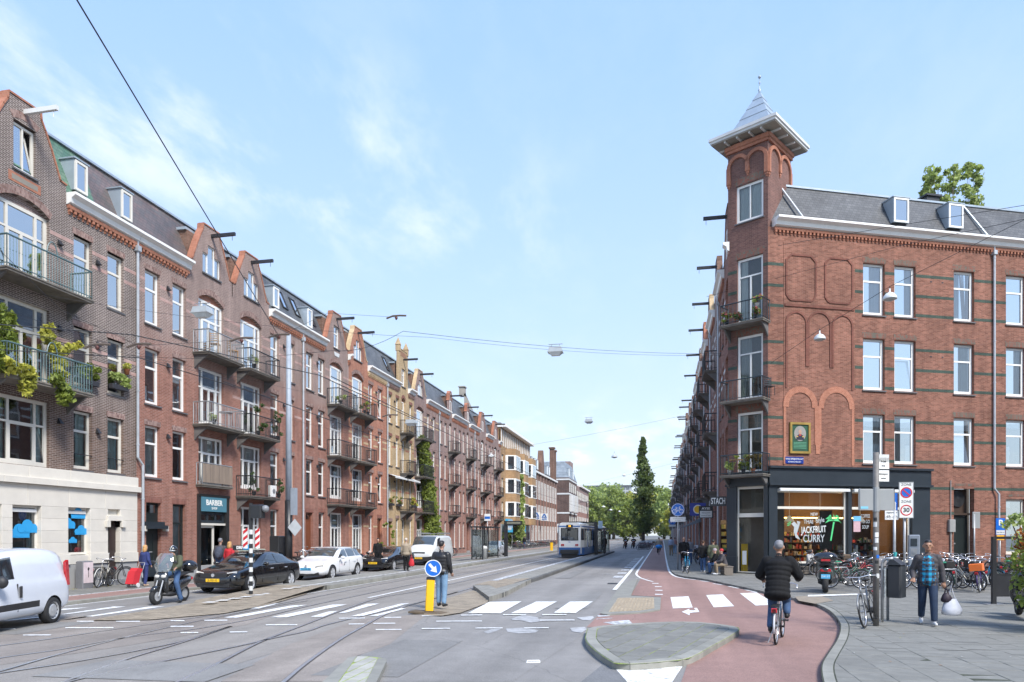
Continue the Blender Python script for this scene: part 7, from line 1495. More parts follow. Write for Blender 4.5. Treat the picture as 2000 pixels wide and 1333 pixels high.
# the air over the far street
hm = bpy.data.materials.new('haze'); hm.use_nodes = True; hm.node_tree.nodes.remove(hm.node_tree.nodes['Principled BSDF']); pv_ = hm.node_tree.nodes.new('ShaderNodeVolumePrincipled'); pv_.inputs['Color'].default_value = (.97,.98,1,1); pv_.inputs['Density'].default_value = .00012; pv_.inputs['Anisotropy'].default_value = .2
hm.node_tree.links.new(pv_.outputs[0],[n for n in hm.node_tree.nodes if n.type == 'OUTPUT_MATERIAL'][0].inputs['Volume'])
b = MB(); b.box(-720,720,-62,1620,-1.2,42); b.build('haze',hm,kind='stuff')
# ------------------------------------------------------------------ vehicles
TYRE = mat('tyre',(.018,.018,.019),.8,var=.1); RIM = mat('alloy',(.55,.56,.58),.35,.35,var=.05); RIMD = mat('steel_wheel',(.42,.43,.44),.4,.3,var=.1); CARGL = glass('car_glass',(.015,.018,.02),.06,.35,False,1.6)
HEADL = mat('headlamp',(.62,.60,.55),.12,var=0,coat=1.0); TAILR = mat('tail_red',(.42,.01,.015),.15,var=0,coat=1); PLATEY = mat('plate_yellow',(.85,.52,.02),.4,var=0); PLATEB = mat('plate_blue',(.08,.38,.62),.4,var=0); TRIM = mat('trim_black',(.022,.022,.024),.55,var=.1); CHROME = mat('chrome',(.7,.7,.72),.2,.7,var=0)
def carpaint(n,c,r=.25): return mat(n,c,r,.0,var=.03,coat=1.0)
def wheel(parent,x,y,r,w,side,spokes=5,rim=None,hub=False):
 rim = rim or RIM; b = MB(); b.smooth = True; b.lathe([(r*.66,-w*.5),(r*.94,-w*.5),(r,-w*.36),(r,w*.36),(r*.94,w*.5),(r*.66,w*.5)],28,axis='y',cap=False); o = b.build('wheel',TYRE,parent,(x,y,r))
 b = MB(); b.smooth = True; q = w*.5*side; b.lathe([(r*.69,q*.95),(r*.64,q*1.0),(r*.6,q*.5),(.001,q*.35)],24,axis='y',cap=False); b.smooth = False
 if hub:
  b.lathe([(r*.5,q*.75),(r*.42,q*.9),(r*.2,q*.95),(.001,q*.9)],16,axis='y',cap=False)
  for k in range(12): a = k*pi/6; b.cur = 1; b.tube((r*.55*cos(a),q*.78,r*.55*sin(a)),(r*.55*cos(a),q*.8,r*.55*sin(a)),.018,n=6); b.cur = 0
 for k in range(0 if hub else spokes):
  a = 2*pi*k/spokes+.3; ca, sa = cos(a), sin(a); t = r*.11
  pts = [(r*.1,-t*1.2),(r*.64,-t*1.5),(r*.64,t*1.5),(r*.1,t*1.2)]; vs = []
  for yy in (q*.6,q*.98): vs += [(u*ca-v*sa,yy,u*sa+v*ca) for u,v in pts]
  b.add(vs,[(0,1,2,3),(7,6,5,4),(0,4,5,1),(1,5,6,2),(2,6,7,3),(3,7,4,0)])
 b.tube((0,q*.6,0),(0,q*1.0,0),r*.16,n=12); b.build('rim',[rim,TRIM],o); return o
def car(label,cat,loc,rot,st,paint,wb,wr,xs,wheels=(.33,.2),glass_=(),cols=None,plate=None,name='car',hubs=False,spokes=5,track=None,trimz=None):
 """st: stations (x, z_floor, z_belt, z_roof, half width low, half width belt, half width roof)
    glass_: (name, from_x, to_x, part) part in side / front / rear"""
 T = thing(name,label,cat,loc,rot); rings = []
 for x, zf, zb, zr, w0, w1, w2 in st:
  zr = max(zr,zb+.02); zm = zf+(zb-zf)*.45
  h = [(0,zf),(w0*.85,zf),(w0,zf+.08),(w1*1.0,zm),(w1*.985,zm+(zb-zm)*.6),(w1*.945,zb-.015),(w1*.925,zb),(w1*.92+(w2-w1*.92)*.9,zb+(zr-zb)*.9),(w2*.8,zr-.012),(w2*.4,zr),(0,zr+.004)]
  rings.append([(x,y,z) for y,z in h]+[(x,-y,z) for y,z in h[-2:0:-1]])
 n = len(rings[0]); vs = [v for r in rings for v in r]; fs = []
 for i in range(len(rings)-1):
  for k in range(n): fs.append((i*n+k,i*n+(k+1) % n,(i+1)*n+(k+1) % n,(i+1)*n+k))
 fs += [tuple(range(n-1,-1,-1)),tuple((len(rings)-1)*n+k for k in range(n))]
 b = MB(); b.smooth = True; b.add(vs,fs); me = b.mesh('body',paint); bm = bmesh.new(); bm.from_mesh(me); bmesh.ops.recalc_face_normals(bm,faces=bm.faces); bm.to_mesh(me); bm.free()
 o = obj('body',me,T); cut = MB(); ro = wr*1.15
 for x in wb:
  for s in (-1,1): cut.lathe([(ro,s*.25),(ro,s*1.4)] if s > 0 else [(ro,-1.4),(ro,-.25)],26,(x,0,wr),'y')
 cm = cut.mesh('cut',TRIM); bm = bmesh.new(); bm.from_mesh(cm); bmesh.ops.recalc_face_normals(bm,faces=bm.faces); bm.to_mesh(cm); bm.free(); co_ = obj('cut',cm); co_.location = T.location; co_.rotation_euler = T.rotation_euler
 ss_ = o.modifiers.new('s','SUBSURF'); ss_.levels = ss_.render_levels = 1; ss_.subdivision_type = 'SIMPLE' if False else 'CATMULL_CLARK'
 me.materials.append(TRIM)
 md = o.modifiers.new('b','BOOLEAN'); md.operation = 'DIFFERENCE'; md.object = co_; md.solver = 'EXACT'; bpy.context.view_layer.update(); dg = bpy.context.evaluated_depsgraph_get(); ev = bpy.data.meshes.new_from_object(o.evaluated_get(dg)); o.modifiers.clear()
 if len(ev.polygons) > 50: o.data = ev; ev.name = 'body'; ev.set_sharp_from_angle(angle=R(38))
 bpy.data.objects.remove(co_); ev.materials.clear(); ev.materials.append(paint); ev.materials.append(TRIM)
 for p in ev.polygons:
  c = p.center; dd = min(((c.x-x)**2+(c.z-wr)**2)**.5 for x in wb)
  if dd < ro*.999 or c.z < st[len(st)//2][1]+.02 or (trimz and trimz[0] < c.z < trimz[1] and trimz[2] < c.x < trimz[3]): p.material_index = 1
 hw = track or max(s_[5] for s_ in st)-wheels[1]*.5-.01
 for x in wb:
  for s in (-1,1): wheel(T,x,s*hw,wr,wheels[1],s,spokes,RIMD if hubs else RIM,hubs)
 def ringpt(x,k):
  for i in range(len(st)-1):
   if st[i][0] <= x <= st[i+1][0] or st[i][0] >= x >= st[i+1][0]:
    t = (x-st[i][0])/(st[i+1][0]-st[i][0]); return Vector(rings[i][k]).lerp(Vector(rings[i+1][k]),t)
  return Vector(rings[-1][k])
 def g_side(x0,x1,x0t,x1t,s,off=.006,lo=.1,hi=.88,nm='window'):
  N_ = 5; vs = []
  for q in range(N_+1):
   for (xa,xb,f_) in ((x0,x1,lo),(x0t,x1t,hi)):
    x = xa+(xb-xa)*q/N_; a, c = ringpt(x,6), ringpt(x,7); p = a.lerp(c,f_); vs.append((p.x,(p.y+off)*s,p.z))
  b = MB(); b.smooth = True; b.add(vs,[(2*i,2*i+2,2*i+3,2*i+1) for i in range(N_)]); me_ = b.mesh('window',CARGL)
  return obj('window',me_,T)
 def g_front(x0,x1,off=.012,wf=.93):
  vs = []; N_ = 6
  for x in (x0,x0+(x1-x0)*.33,x0+(x1-x0)*.66,x1):
   a = ringpt(x,7); c = ringpt(x,10); m = ringpt(x,8)
   for q in range(-N_,N_+1): t = q/N_; y = a.y*wf*t; z = c.z+(m.z-c.z)*t*t*1.0-.0; vs.append((x+off*(1 if x0 > x1 else -1)*.5,y,z+off))
  M_ = 2*N_+1; b = MB(); b.smooth = True; b.add(vs,[(i*M_+j,i*M_+j+1,(i+1)*M_+j+1,(i+1)*M_+j) for i in range(3) for j in range(M_-1)]); return b.build('windscreen',CARGL,T)
 for g in glass_:
  if g[0] == 's':
   for s in (-1,1): g_side(*g[1:5],s)
  else: g_front(g[1],g[2])
 return T, ringpt
def patch(T,name,m,x,y0,y1,z0,z1,dx=.03,bev=.01):
 b = MB(); b.bbox(min(x,x+dx),max(x,x+dx),y0,y1,z0,z1,bev); return b.build(name,m,T)
def mirror(T,x,y,z,m):
 b = MB(); b.smooth = True; s = 1 if y > 0 else -1; b.ball((x,y+s*.1,z),(.07,.11,.075),10,6); b.tube((x,y-s*.03,z-.03),(x,y+s*.05,z-.02),.025); b.build('wing_mirror',m,T)
def lamps(T,x,y,z,w,h,m=None,sl=.06,name='headlight',dx=.1):
 m = m or HEADL
 for s in (-1,1):
  b = MB(); b.smooth = True; b.add([(x,s*(y-w/2),z-h/2),(x-dx,s*(y+w/2),z-h/2+sl),(x-dx*1.3,s*(y+w/2),z+h/2+sl),(x-.05,s*(y-w/2),z+h/2),(x-.2*dx/.1,s*(y-w/2),z),(x-.35*dx/.1,s*(y+w/2-.05),z)],[(0,1,2,3),(3,2,5,4),(0,4,5,1)]); b.build(name,m,T)
def nplate(T,x,z,m,txt,w=.52,rz=pi/2,y=0):
 b = MB(); b.box(x-.008,x+.008,y-w/2,y+w/2,z-.055,z+.055); q = b.build('number_plate',m,T); text_mesh(txt,.1,BLACK,'lettering',q,(x+.011*(1 if rz > 0 else -1),y,z),(pi/2,0,rz),.001,sx=1.0); return q
 # saloon: black driving school car
def saloon(label,loc,rot,paint,plate,ptxt,kind,name='car'):
 if kind == 'estate':
  st = [(2.22,.3,.48,.48,.55,.6,.5),(2.16,.24,.62,.66,.78,.82,.6),(1.9,.2,.74,.80,.84,.885,.68),(1.3,.18,.86,.93,.87,.895,.72),(.95,.18,.93,1.0,.87,.9,.74),(.45,.18,.95,1.3,.87,.9,.66),(.05,.18,.96,1.46,.87,.9,.61),(-.6,.18,.97,1.5,.87,.9,.60),(-1.3,.18,.99,1.48,.87,.9,.59),(-1.9,.2,1.0,1.36,.86,.88,.58),(-2.15,.26,1.0,1.12,.82,.84,.6),(-2.24,.34,.8,.84,.7,.74,.55)]
  gl = [('f',.93,.14),('r',-1.82,-2.1),('s',.72,-.3,.02,-.3),('s',-.36,-1.2,-.36,-1.2),('s',-1.26,-1.85,-1.26,-1.72)]; wbx = (1.36,-1.34)
 else:
  lo = -.06 if kind == 'coupe' else 0
  st = [(2.32,.3,.5,.5,.5,.6,.48),(2.26,.22,.64,.68,.78,.84,.6),(2.0,.18,.76,.81,.86,.91,.68),(1.4,.16,.86,.92,.89,.925,.72),(.95,.16,.93,1.0,.89,.93,.74),(.35,.16,.94,1.32+lo,.89,.93,.64),(-.05,.16,.95,1.43+lo,.89,.93,.6),(-.6,.16,.96,1.46+lo,.89,.93,.585),(-1.1,.16,.97,1.40+lo,.89,.93,.585),(-1.65,.18,.98,1.16+lo,.88,.92,.62),(-2.0,.2,.98,1.02,.86,.9,.66),(-2.25,.26,.92,.96,.8,.84,.6),(-2.33,.36,.74,.78,.7,.74,.55)]
  gl = [('f',.93,.1),('r',-1.2,-1.85),('s',.68,-.35,-.02,-.35),('s',-.42,-1.45,-.42,-1.15)]; wbx = (1.42,-1.36)
 T, rp = car(label,'car',loc,rot,st,paint,wbx,.33,None,glass_=gl,name=name,wheels=(.33,.215))
 lamps(T,2.2,.62,.66,.34,.15); nplate(T,2.31 if kind != 'estate' else 2.225,.48 if kind != 'estate' else .52,plate,ptxt)
 patch(T,'grille',TRIM,2.24 if kind != 'estate' else 2.15,-.5,.5,.57 if kind != 'estate' else .3,.71 if kind != 'estate' else .46,.05); patch(T,'lower_grille',TRIM,2.24 if kind != 'estate' else 2.14,-.62,.62,.24,.38,.06)
 b = MB(); b.lathe([(.055,0),(.07,.008),(.055,.016)],16,(0,0,0),'x') if False else b.tube((2.29 if kind != 'estate' else 2.2,0,.65),(2.31 if kind != 'estate' else 2.22,0,.65),.06,n=16); b.build('badge',CHROME,T)
 for s in (-1,1):
  mirror(T,.62,s*.93,1.0,paint)
  for x in (.05,-.95): b = MB(); b.bbox(x-.09,x+.09,s*.925-.012,s*.925+.012,.8,.83,.005); b.build('door_handle',CHROME if kind != 'estate' else paint,T)
  for x in (.66,-.39,-1.3): b = MB(); y_ = .885 if kind == 'estate' else .915; b.box(x-.004,x+.004,s*y_-.02,s*y_+.008,.34,.86); b.build('door_gap',TRIM,T)
  b = MB(); b.box(-1.25 if kind != 'estate' else -1.9,.5,s*(.63)-.02,s*.63+.02,1.44,1.46) if kind == 'estate' else b.box(-.9,.3,s*.86-.01,s*.86+.01,.955,.97); b.build('roof_rail' if kind == 'estate' else 'window_trim',CHROME if kind != 'estate' else WHITE,T)
 lamps(T,-2.2,.66,.8,.26,.16,TAILR,0,'tail_light',-.1)
 return T
BLK = carpaint('gloss_black',(.008,.008,.009),.12); WHT = carpaint('gloss_white',(.74,.75,.76)); SIL = carpaint('silver_paint',(.46,.49,.53),.3)
V1 = saloon('black driving school saloon with a blue L sign and yellow plate',(-15.15,24.15,0),-pi/2,BLK,PLATEY,'JL-931-G','saloon')
b = MB(); b.bbox(.05,.3,-.14,.14,1.5,1.68,.02); q = b.build('roof_sign',mat('l_blue',(.02,.3,.62),.5,var=0),V1); text_mesh('L',.16,WHITE,'lettering',q,(.305,0,1.59),(pi/2,0,pi/2),.002,bold=.006)
b = MB(); b.box(-.1,.0,-.1,.55,1.46,1.49); q = b.build('roof_board',TRIM,V1); text_mesh('DRIVE',.15,WHITE,'lettering',q,(.005,-.38,1.56),(pi/2,0,pi/2),.01,bold=.008); b = MB(); b.box(-.08,-.0,-.75,-.1,1.47,1.65); b.build('roof_letters_board',BLACK,q)
V2 = saloon('white estate car with a light blue plate',(-15.55,31.35,0),-pi/2,WHT,PLATEB,'TX-HK-98','estate'); b = MB(); b.plate([(.25,.62),(.33,.62),(.2,.8)],0,.004); o = b.build('door_sticker',DARKM,V2,(-.1,.905,0),(0,0,0)); o.location.y = .9
V3 = saloon('low black coupe with a yellow plate behind the white estate car',(-15.7,39.3,0),-pi/2,BLK,PLATEY,'GK-142-F','coupe')
V4 = saloon('small silver grey car half hidden by the left tram shelter',(-15.9,66.5,0),-pi/2,SIL,PLATEY,'NX-87-L','estate')
# white panel van with roof rack
st = [(2.5,.4,.62,.62,.6,.7,.5),(2.44,.3,.9,.94,.9,.93,.6),(2.15,.26,1.04,1.1,.95,.97,.74),(1.75,.25,1.12,1.2,.97,.98,.8),(1.2,.25,1.22,1.72,.97,.985,.78),(.9,.25,1.24,1.95,.97,.985,.8),(.5,.25,1.25,2.02,.97,.985,.82),(-1.2,.25,1.25,2.04,.97,.985,.83),(-2.3,.28,1.25,2.02,.96,.98,.83),(-2.5,.34,1.2,1.9,.93,.95,.8)]
T, rp = car('white panel van with an empty roof rack and grey bumper','van',(-15.85,47.5,0),-pi/2,st,carpaint('van_white',(.6,.62,.62),.35),(1.55,-1.45),.34,None,glass_=[('f',1.68,.92),('s',1.3,.45,.95,.45)],name='van',wheels=(.34,.22),hubs=True); nplate(T,2.5,.5,PLATEY,'VB-206-R'); patch(T,'bumper',TRIM,2.3,-.93,.93,.3,.62,.2,.05); patch(T,'grille',TRIM,2.4,-.42,.42,.68,.9,.06); lamps(T,2.42,.68,.84,.36,.3,sl=.04)
for s in (-1,1): mirror(T,1.15,s*1.02,1.3,TRIM)
rk = MB()
for s in (-.75,.75): rk.box(-2.2,.7,s-.02,s+.02,2.15,2.2)
for x in np.linspace(-2.2,.7,7): rk.box(x-.02,x+.02,-.77,.77,2.12,2.15); [rk.box(x-.015,x+.015,s-.015,s+.015,2.0,2.15) for s in (-.75,.75)]
rk.build('roof_rack',GALV,T)
# small white van at the left edge
st = [(2.0,.35,.55,.55,.6,.66,.5),(1.92,.26,.8,.84,.82,.86,.62),(1.6,.22,.92,.98,.86,.88,.7),(1.15,.22,1.0,1.12,.87,.88,.74),(.7,.22,1.03,1.5,.87,.885,.7),(.35,.22,1.04,1.68,.87,.885,.68),(-.3,.22,1.05,1.75,.87,.885,.69),(-1.2,.22,1.05,1.76,.87,.885,.7),(-1.75,.24,1.05,1.72,.86,.875,.7),(-1.95,.3,1.05,1.6,.84,.86,.66),(-2.03,.42,.9,1.2,.78,.8,.6)]
fd = Vector((.25,-.968,0)); rw = G(97,1218); ct = rw + fd*1.28 + Vector((-.968,-.25,0))*.78
T, rp = car('small white delivery van with grey side trim cut off by the left edge','van',(ct.x,ct.y,0),atan2(fd.y,fd.x),st,carpaint('van_pale',(.62,.65,.70),.3),(1.2,-1.28),.305,None,glass_=[('f',1.12,.4),('s',.98,.02,.5,.02)],name='van',wheels=(.3,.19),hubs=True,trimz=(.42,.56,-.9,.85)); lamps(T,-1.94,.78,1.0,.1,.5,TAILR,0,'tail_light',-.06); nplate(T,-2.03,.8,PLATEY,'V-417-KL',rz=-pi/2); lamps(T,1.9,.6,.78,.3,.24)
for s in (-1,1):
 b = MB(); b.smooth = True; b.ball((.72,s*1.0,1.08),(.1,.13,.13),12,8); b.build('wing_mirror',TRIM,T)
 b = MB(); b.bbox(-.12,-.03,s*.89-.02,s*.89+.02,.7,.95,.02); b.build('door_handle',TRIM,T)
 b = MB(); b.box(-.008,0,s*.87-.02,s*.87+.008,.4,1.0); b.build('door_gap',TRIM,T); b = MB(); b.box(-.95,-1.0,s*.87-.05,s*.87+.02,.3,1.0); b.build('door_gap',TRIM,T) if False else None
 b = MB(); b.plate([(-1.97,.85),(-1.86,.85),(-1.8,1.4),(-1.9,1.45)],s*.78 if s > 0 else -.85,s*.85 if s > 0 else -.78); b.build('tail_light',TAILR,T)
 # tram
def tram():
 T = thing('tram','white and blue tram seen from behind showing line number 13','tram',(-7.87,61.6,0)); WT = mat('tram_white',(.78,.79,.77),.35,var=.04,coat=.5); BT = mat('tram_blue',(.02,.12,.36),.35,var=.08,coat=.5)
 secs = [(0,11.2),(11.6,20.6),(21,26)]
 for a, c in secs:
  def sec(y,w,t): return [(-w,y,.42),(-w*1.0,y,1.0),(-w,y,2.7),(-w*.93,y,3.0),(-w*.7,y,3.12),(w*.7,y,3.12),(w*.93,y,3.0),(w,y,2.7),(w,y,1.0),(w,y,.42)]
  rs = [sec(a,.9 if a == 0 else 1.17,0),sec(a+.05,.96 if a == 0 else 1.17,0),sec(a+.9,1.17,0),sec(c,1.17,0)]; b = MB(); vs = [p for r in rs for p in r]; n = 10
  b.add(vs,[(i*n+k,i*n+(k+1) % n,(i+1)*n+(k+1) % n,(i+1)*n+k) for i in range(3) for k in range(n)]+[tuple(range(n)),tuple(3*n+k for k in range(n-1,-1,-1))]); b.build('body_section',WT,T)
 b = MB(); b.box(-1.12,1.12,11.1,11.7,.5,3.0); b.box(-1.12,1.12,20.5,21.1,.5,3.0); b.build('bellows',TRIM,T)
 b = MB(); pl = [(-.93,-.03),(.93,-.03),(1.19,.9),(1.19,26),(-1.19,26),(-1.19,.9)]; b.prism(pl,.3,.95,bottom=True); b.build('blue_skirt',BT,T)
 b = MB(); pl2 = [(-.91,-.02),(.91,-.02),(1.18,.88),(1.18,26),(-1.18,26),(-1.18,.88)]; b.prism(pl2,2.74,2.84,bottom=True); b.build('blue_roof_line',BT,T)
 b = MB(); b.bbox(-.72,.72,-.03,.02,1.6,2.6,.04); q = b.build('rear_window',glass('tram_glass',(.02,.025,.03),.03,.3,False,1.3),T); TG = MC['tram_glass']; b = MB(); b.box(-.76,.76,-.025,.0,1.56,2.64); b.build('window_rubber',TRIM,q)
 b = MB(); b.box(-.28,.28,-.06,0,2.68,2.92); q = b.build('line_display',BLACK,T); text_mesh('13',.2,mat('led_orange',(1,.42,.02),.5,var=0,emit=1.6),'lettering',q,(0,-.065,2.8),UP,.002,bold=.006)
 for s in (-1,1):
  for k in (0,1): b = MB(); b.box(s*.62-.12+k*.14,s*.62-.0+k*.14,-.045,0,1.08,1.25); b.build('tail_light',TAILR,T)
 b = MB(); b.box(-.8,.8,-.25,.0,.42,.75); b.build('bumper',DARKM,T); b = MB(); b.box(-.7,.7,-.1,24,.06,.4); b.build('undercarriage',TRIM,T); text_mesh('826',.13,SB,'lettering',T,(0,-.02,1.42),UP,.002)
 for y in [1.1+i*1.55 for i in range(16)]:
  if 10.2 < y < 11.8 or 19.6 < y < 21: continue
  for s in (-1,1): b = MB(); b.box(s*1.165,s*1.185,y,y+1.3,1.55,2.6); b.build('side_window',TG,T)
 for y in (3.9,8.6,14.8,22.5): b = MB(); b.box(1.17,1.2,y,y+1.3,.6,2.62); b.build('door',BT,T); b = MB(); b.box(1.195,1.206,y+.1,y+1.2,.9,2.5); b.build('door_window',TG,T)
 for x in (.96,):
  b = MB(); b.M = Matrix.Translation((.955,.06,0)) @ Matrix.Rotation(atan2(.85,.23),4,'Z'); b.box(.08,.75,-.02,.0,1.6,2.6); b.M = None; b.build('corner_window',TG,T)
 b = MB(); [b.box(-.7,.7,5+i*.5,5.3+i*.5,3.12,3.3) for i in range(11)]; b.build('roof_resistors',DARKM,T); b = MB(); b.path([(0,14,3.15),(0,15.2,4.3),(0,14,5.5)],.04); b.path([(-.7,14,5.55),(.7,14,5.55)],.03); b.box(-.5,.5,13.5,14.8,3.12,3.3); b.build('pantograph',DARKM,T)
tram()
# bicycles
def bike_parts(c=(.02,.02,.022),basket=None,crate=None,lady=True,step=1.0,rimc=None,bars=None,seatc=None,guard=None):
 """bicycle standing upright, front wheel toward +x; returns list of (name, mesh)"""
 FR = mat('bike_%.2f_%.2f_%.2f' % c,c,.35,.3,var=.1); P = []; r = .345; wx = (.55,-.52)
 w = MB(); w.smooth = True
 k = 'bw'
 if k not in wcache:
  t_ = MB(); t_.smooth = True; t_.path([((r-.02)*cos(a),0,(r-.02)*sin(a)) for a in [2*pi*i/26 for i in range(26)]],.021,6,closed=True); wcache['bt'] = t_.mesh('wheel',TYRE)
  t_ = MB(); t_.smooth = True; t_.path([((r-.047)*cos(a),0,(r-.047)*sin(a)) for a in [2*pi*i/24 for i in range(24)]],.012,5,closed=True); wcache['br'] = t_.mesh('rim',CHROME)
  t_ = MB(); [t_.tube((.02*cos(a),.025*(-1)**i,.02*sin(a)),((r-.05)*cos(a+.12),0,(r-.05)*sin(a+.12)),.0022,n=3,cap=False) for i,a in enumerate([2*pi*j/20 for j in range(20)])]; t_.tube((0,-.04,0),(0,.04,0),.025,n=8); wcache['bs'] = t_.mesh('spokes',GALV); wcache[k] = 1
 b = MB(); b.smooth = True; st_ = (.36,0,.88); bb = (-.06,0,.29)
 b.tube((.36,0,.86),(.40,0,.72),.02); b.path([(.37,0,.84),(.1,0,.55) if lady else (.1,0,.83),(-.16,0,.55) if lady else (-.22,0,.8)],.014,6); b.tube((.385,0,.75),bb,.016); b.tube((-.23,0,.86),bb,.015)
 for y in (-.05,.05): b.tube((.40,y*.4,.72),(wx[0],y,r),.011); b.tube((-.52,y,r),bb,.009); b.tube((-.52,y,r),(-.2,y*.4,.72),.008)
 P.append(('frame',b.mesh('frame',FR)))
 b = MB(); b.smooth = True; b.tube((.36,0,.86),(.33,0,1.04),.013); b.path([(.08,-.3,1.0),(.2,-.3,1.06),(.36,-.2,1.08),(.35,0,1.05),(.36,.2,1.08),(.2,.3,1.06),(.08,.3,1.0)],.012,6); P.append(('handlebar',b.mesh('handlebar',CHROME)))
 b = MB(); b.smooth = True; b.tube((-.23,0,.84),(-.26,0,.95),.014); b.ball((-.31,0,.975),(.13,.085,.035),10,6); b.ball((-.19,0,.975),(.1,.03,.022),8,5); P.append(('saddle',b.mesh('saddle',mat('seat_%s' % (seatc,),seatc or (.02,.018,.016),.6))))
 b = MB(); b.smooth = True
 for x, a0, a1 in ((wx[0],.2,2.4),(wx[1],.5,3.4)): b.path([(x+(r+.03)*cos(a),0,r+(r+.03)*sin(a)) for a in [a0+(a1-a0)*i/9 for i in range(10)]],.02,5)
 P.append(('mudguard',b.mesh('mudguard',mat('guard_%s' % (guard,),guard,.4) if guard else FR)))
 b = MB(); b.box(-.8,-.35,-.06,.06,.72,.735); [b.tube((-.72,y,.72),(-.53,y,r),.007,n=5) for y in (-.06,.06)]; b.box(-.86,-.84,-.03,.03,.6,.68); P.append(('rack',b.mesh('rack',DARKM)))
 b = MB(); b.bbox(-.86,-.84,-.05,.05,.62,.7,.01); P.append(('rear_light',b.mesh('rear_light',TAILR)))
 b = MB(); b.box(-.48,.0,.04,.06,.25,.37); b.tube((-.06,-.1,.29),(-.06,.1,.29),.02); b.tube((-.06,.09,.29),(.06,.1,.16),.01); b.tube((-.06,-.09,.29),(-.18,-.1,.42),.01); b.box(.01,.11,.08,.18,.14,.165); b.box(-.23,-.13,-.18,-.08,.41,.435); P.append(('crank',b.mesh('crank',TRIM)))
 b = MB(); b.tube((-.3,.06,.3),(-.38,.16,0),.009); P.append(('kickstand',b.mesh('kickstand',GALV)))
 if basket: b = MB(); b.bbox(.4,.72,-.2,.2,.78,1.04,.03); P.append(('basket',b.mesh('basket',basket)))
 if crate: b = MB(); b.bbox(-.82,-.4,-.2,.2,.74,.98,.02); P.append(('crate',b.mesh('crate',crate)))
 return P, wx, r
BV = [dict(),dict(c=(.02,.06,.12),lady=False),dict(c=(.22,.23,.24)),dict(c=(.03,.08,.06),seatc=(.02,.25,.14)),dict(c=(.02,.02,.022),basket=mat('wicker_dark',(.13,.09,.06),.8)),dict(c=(.30,.03,.03)),dict(c=(.05,.03,.12),crate=mat('orange_crate',(.75,.16,.02),.5)),dict(c=(.02,.22,.4)),dict(c=(.02,.02,.022),crate=mat('black_crate',(.02,.02,.02),.6)),dict(c=(.35,.33,.28),guard=(.5,.5,.47)),dict(c=(.18,.14,.10),basket=mat('grey_bag',(.30,.28,.27),.8))]
BP = {}
def bicycle(loc,rot,label,v=0,lean=0,group=None,small=False,name='bicycle',steer=0):
 T = thing(name,label,'bicycle',loc,0,group); T.rotation_euler = (lean,0,rot)
 if v not in BP: BP[v] = bike_parts(**BV[v])
 P, wx, r = BP[v]
 for n, me in P:
  if small and n in ('kickstand','rear_light','rack'): continue
  obj(n,me,T)
 for x in wx:
  w = obj('wheel',wcache['bt'],T,(x,0,r)); obj('rim',wcache['br'],w)
  if not small: obj('spokes',wcache['bs'],w)
 return T
Gp = lambda px, py: G(px,py,.1)
bicycle(Gp(1700,1222),R(-115),'silver and black bicycle leaning against the sticker covered post',2,R(9)); bicycle((-20.45,22.9,.1),R(-70),'cream and black bicycle with light tyres leaning on the stone wall',9,R(-6)); bicycle((-20.65,23.5,.1),R(80),'black bicycle leaning behind the cream one at the stone wall',0,R(8))
rowl = ['blue framed bicycle with its front wheel toward the litter bin','dark green bicycle with a green saddle beside the parked scooter','black bicycle with a fabric basket by the ticket machine','grey bicycle behind the post','black bicycle parked behind the checked shirt man','purple bicycle with an orange crate by the notice board','silver bicycle with pale mudguards in the rack']
sp = [(1650,1150,-8,3),(1700,1140,5,0),(1680,1128,170,4),(1745,1136,185,10),(1765,1150,-4,1),(1720,1126,8,7),(1800,1134,120,0),(1822,1146,116,8),(1838,1134,112,2),(1855,1148,118,0),(1872,1136,108,9),(1890,1152,112,9),(1908,1142,115,5),(1918,1156,62,6),(1930,1138,100,0),(1960,1146,110,3),(1985,1140,100,1),(1832,1152,105,3),(1790,1143,88,9),(1880,1144,98,8),(1846,1122,92,0),(1924,1150,118,7),(1690,1146,-12,10),(1755,1128,60,8),(1672,1140,14,5),(1730,1150,172,0),(1815,1126,100,4),(1862,1127,95,1),(1898,1128,100,0),(1630,1128,176,0),(1660,1122,-6,5),(1570,1124,12,0),(1940,1128,92,2),(1785,1125,75,1)]
cl_ = ['black','dark blue','silver','dark green','basket','red','orange crate','bright blue','black crate','pale','fabric bag']
for i, (px,py,a,v) in enumerate(sp):
 q = Gp(px,py); bicycle(q,R(a),'%s bicycle, %s in the parked row %s' % (['black','dark blue','silver grey','dark green','black basket','dark red','purple orange crate','bright blue','black crate carrying','pale mudguard','grey bag'][v],['front wheel out','leaning a little','pushed well in'][i % 3],['under the shop window' if px < 1700 else 'near the ticket machine' if px < 1800 else 'before the red wall',][0]),v,R(random.uniform(-7,7)),'bicycles parked at the corner building')
for i, px in enumerate([1850,1715,1640]):
 q = Gp(px,1152 if px > 1700 else 1146); T = thing('bicycle_stand',['steel hoop stand before the red wall bicycles','steel hoop stand beside the litter bin','low steel hoop stand by the parked scooter'][i],'bicycle stand',q,R(20)); b = MB(); b.smooth = True; b.path([(-.35,0,0),(-.35,0,.6),(-.28,0,.72),(.28,0,.72),(.35,0,.6),(.35,0,0)],.024,8); b.build('hoop',GALV,T)
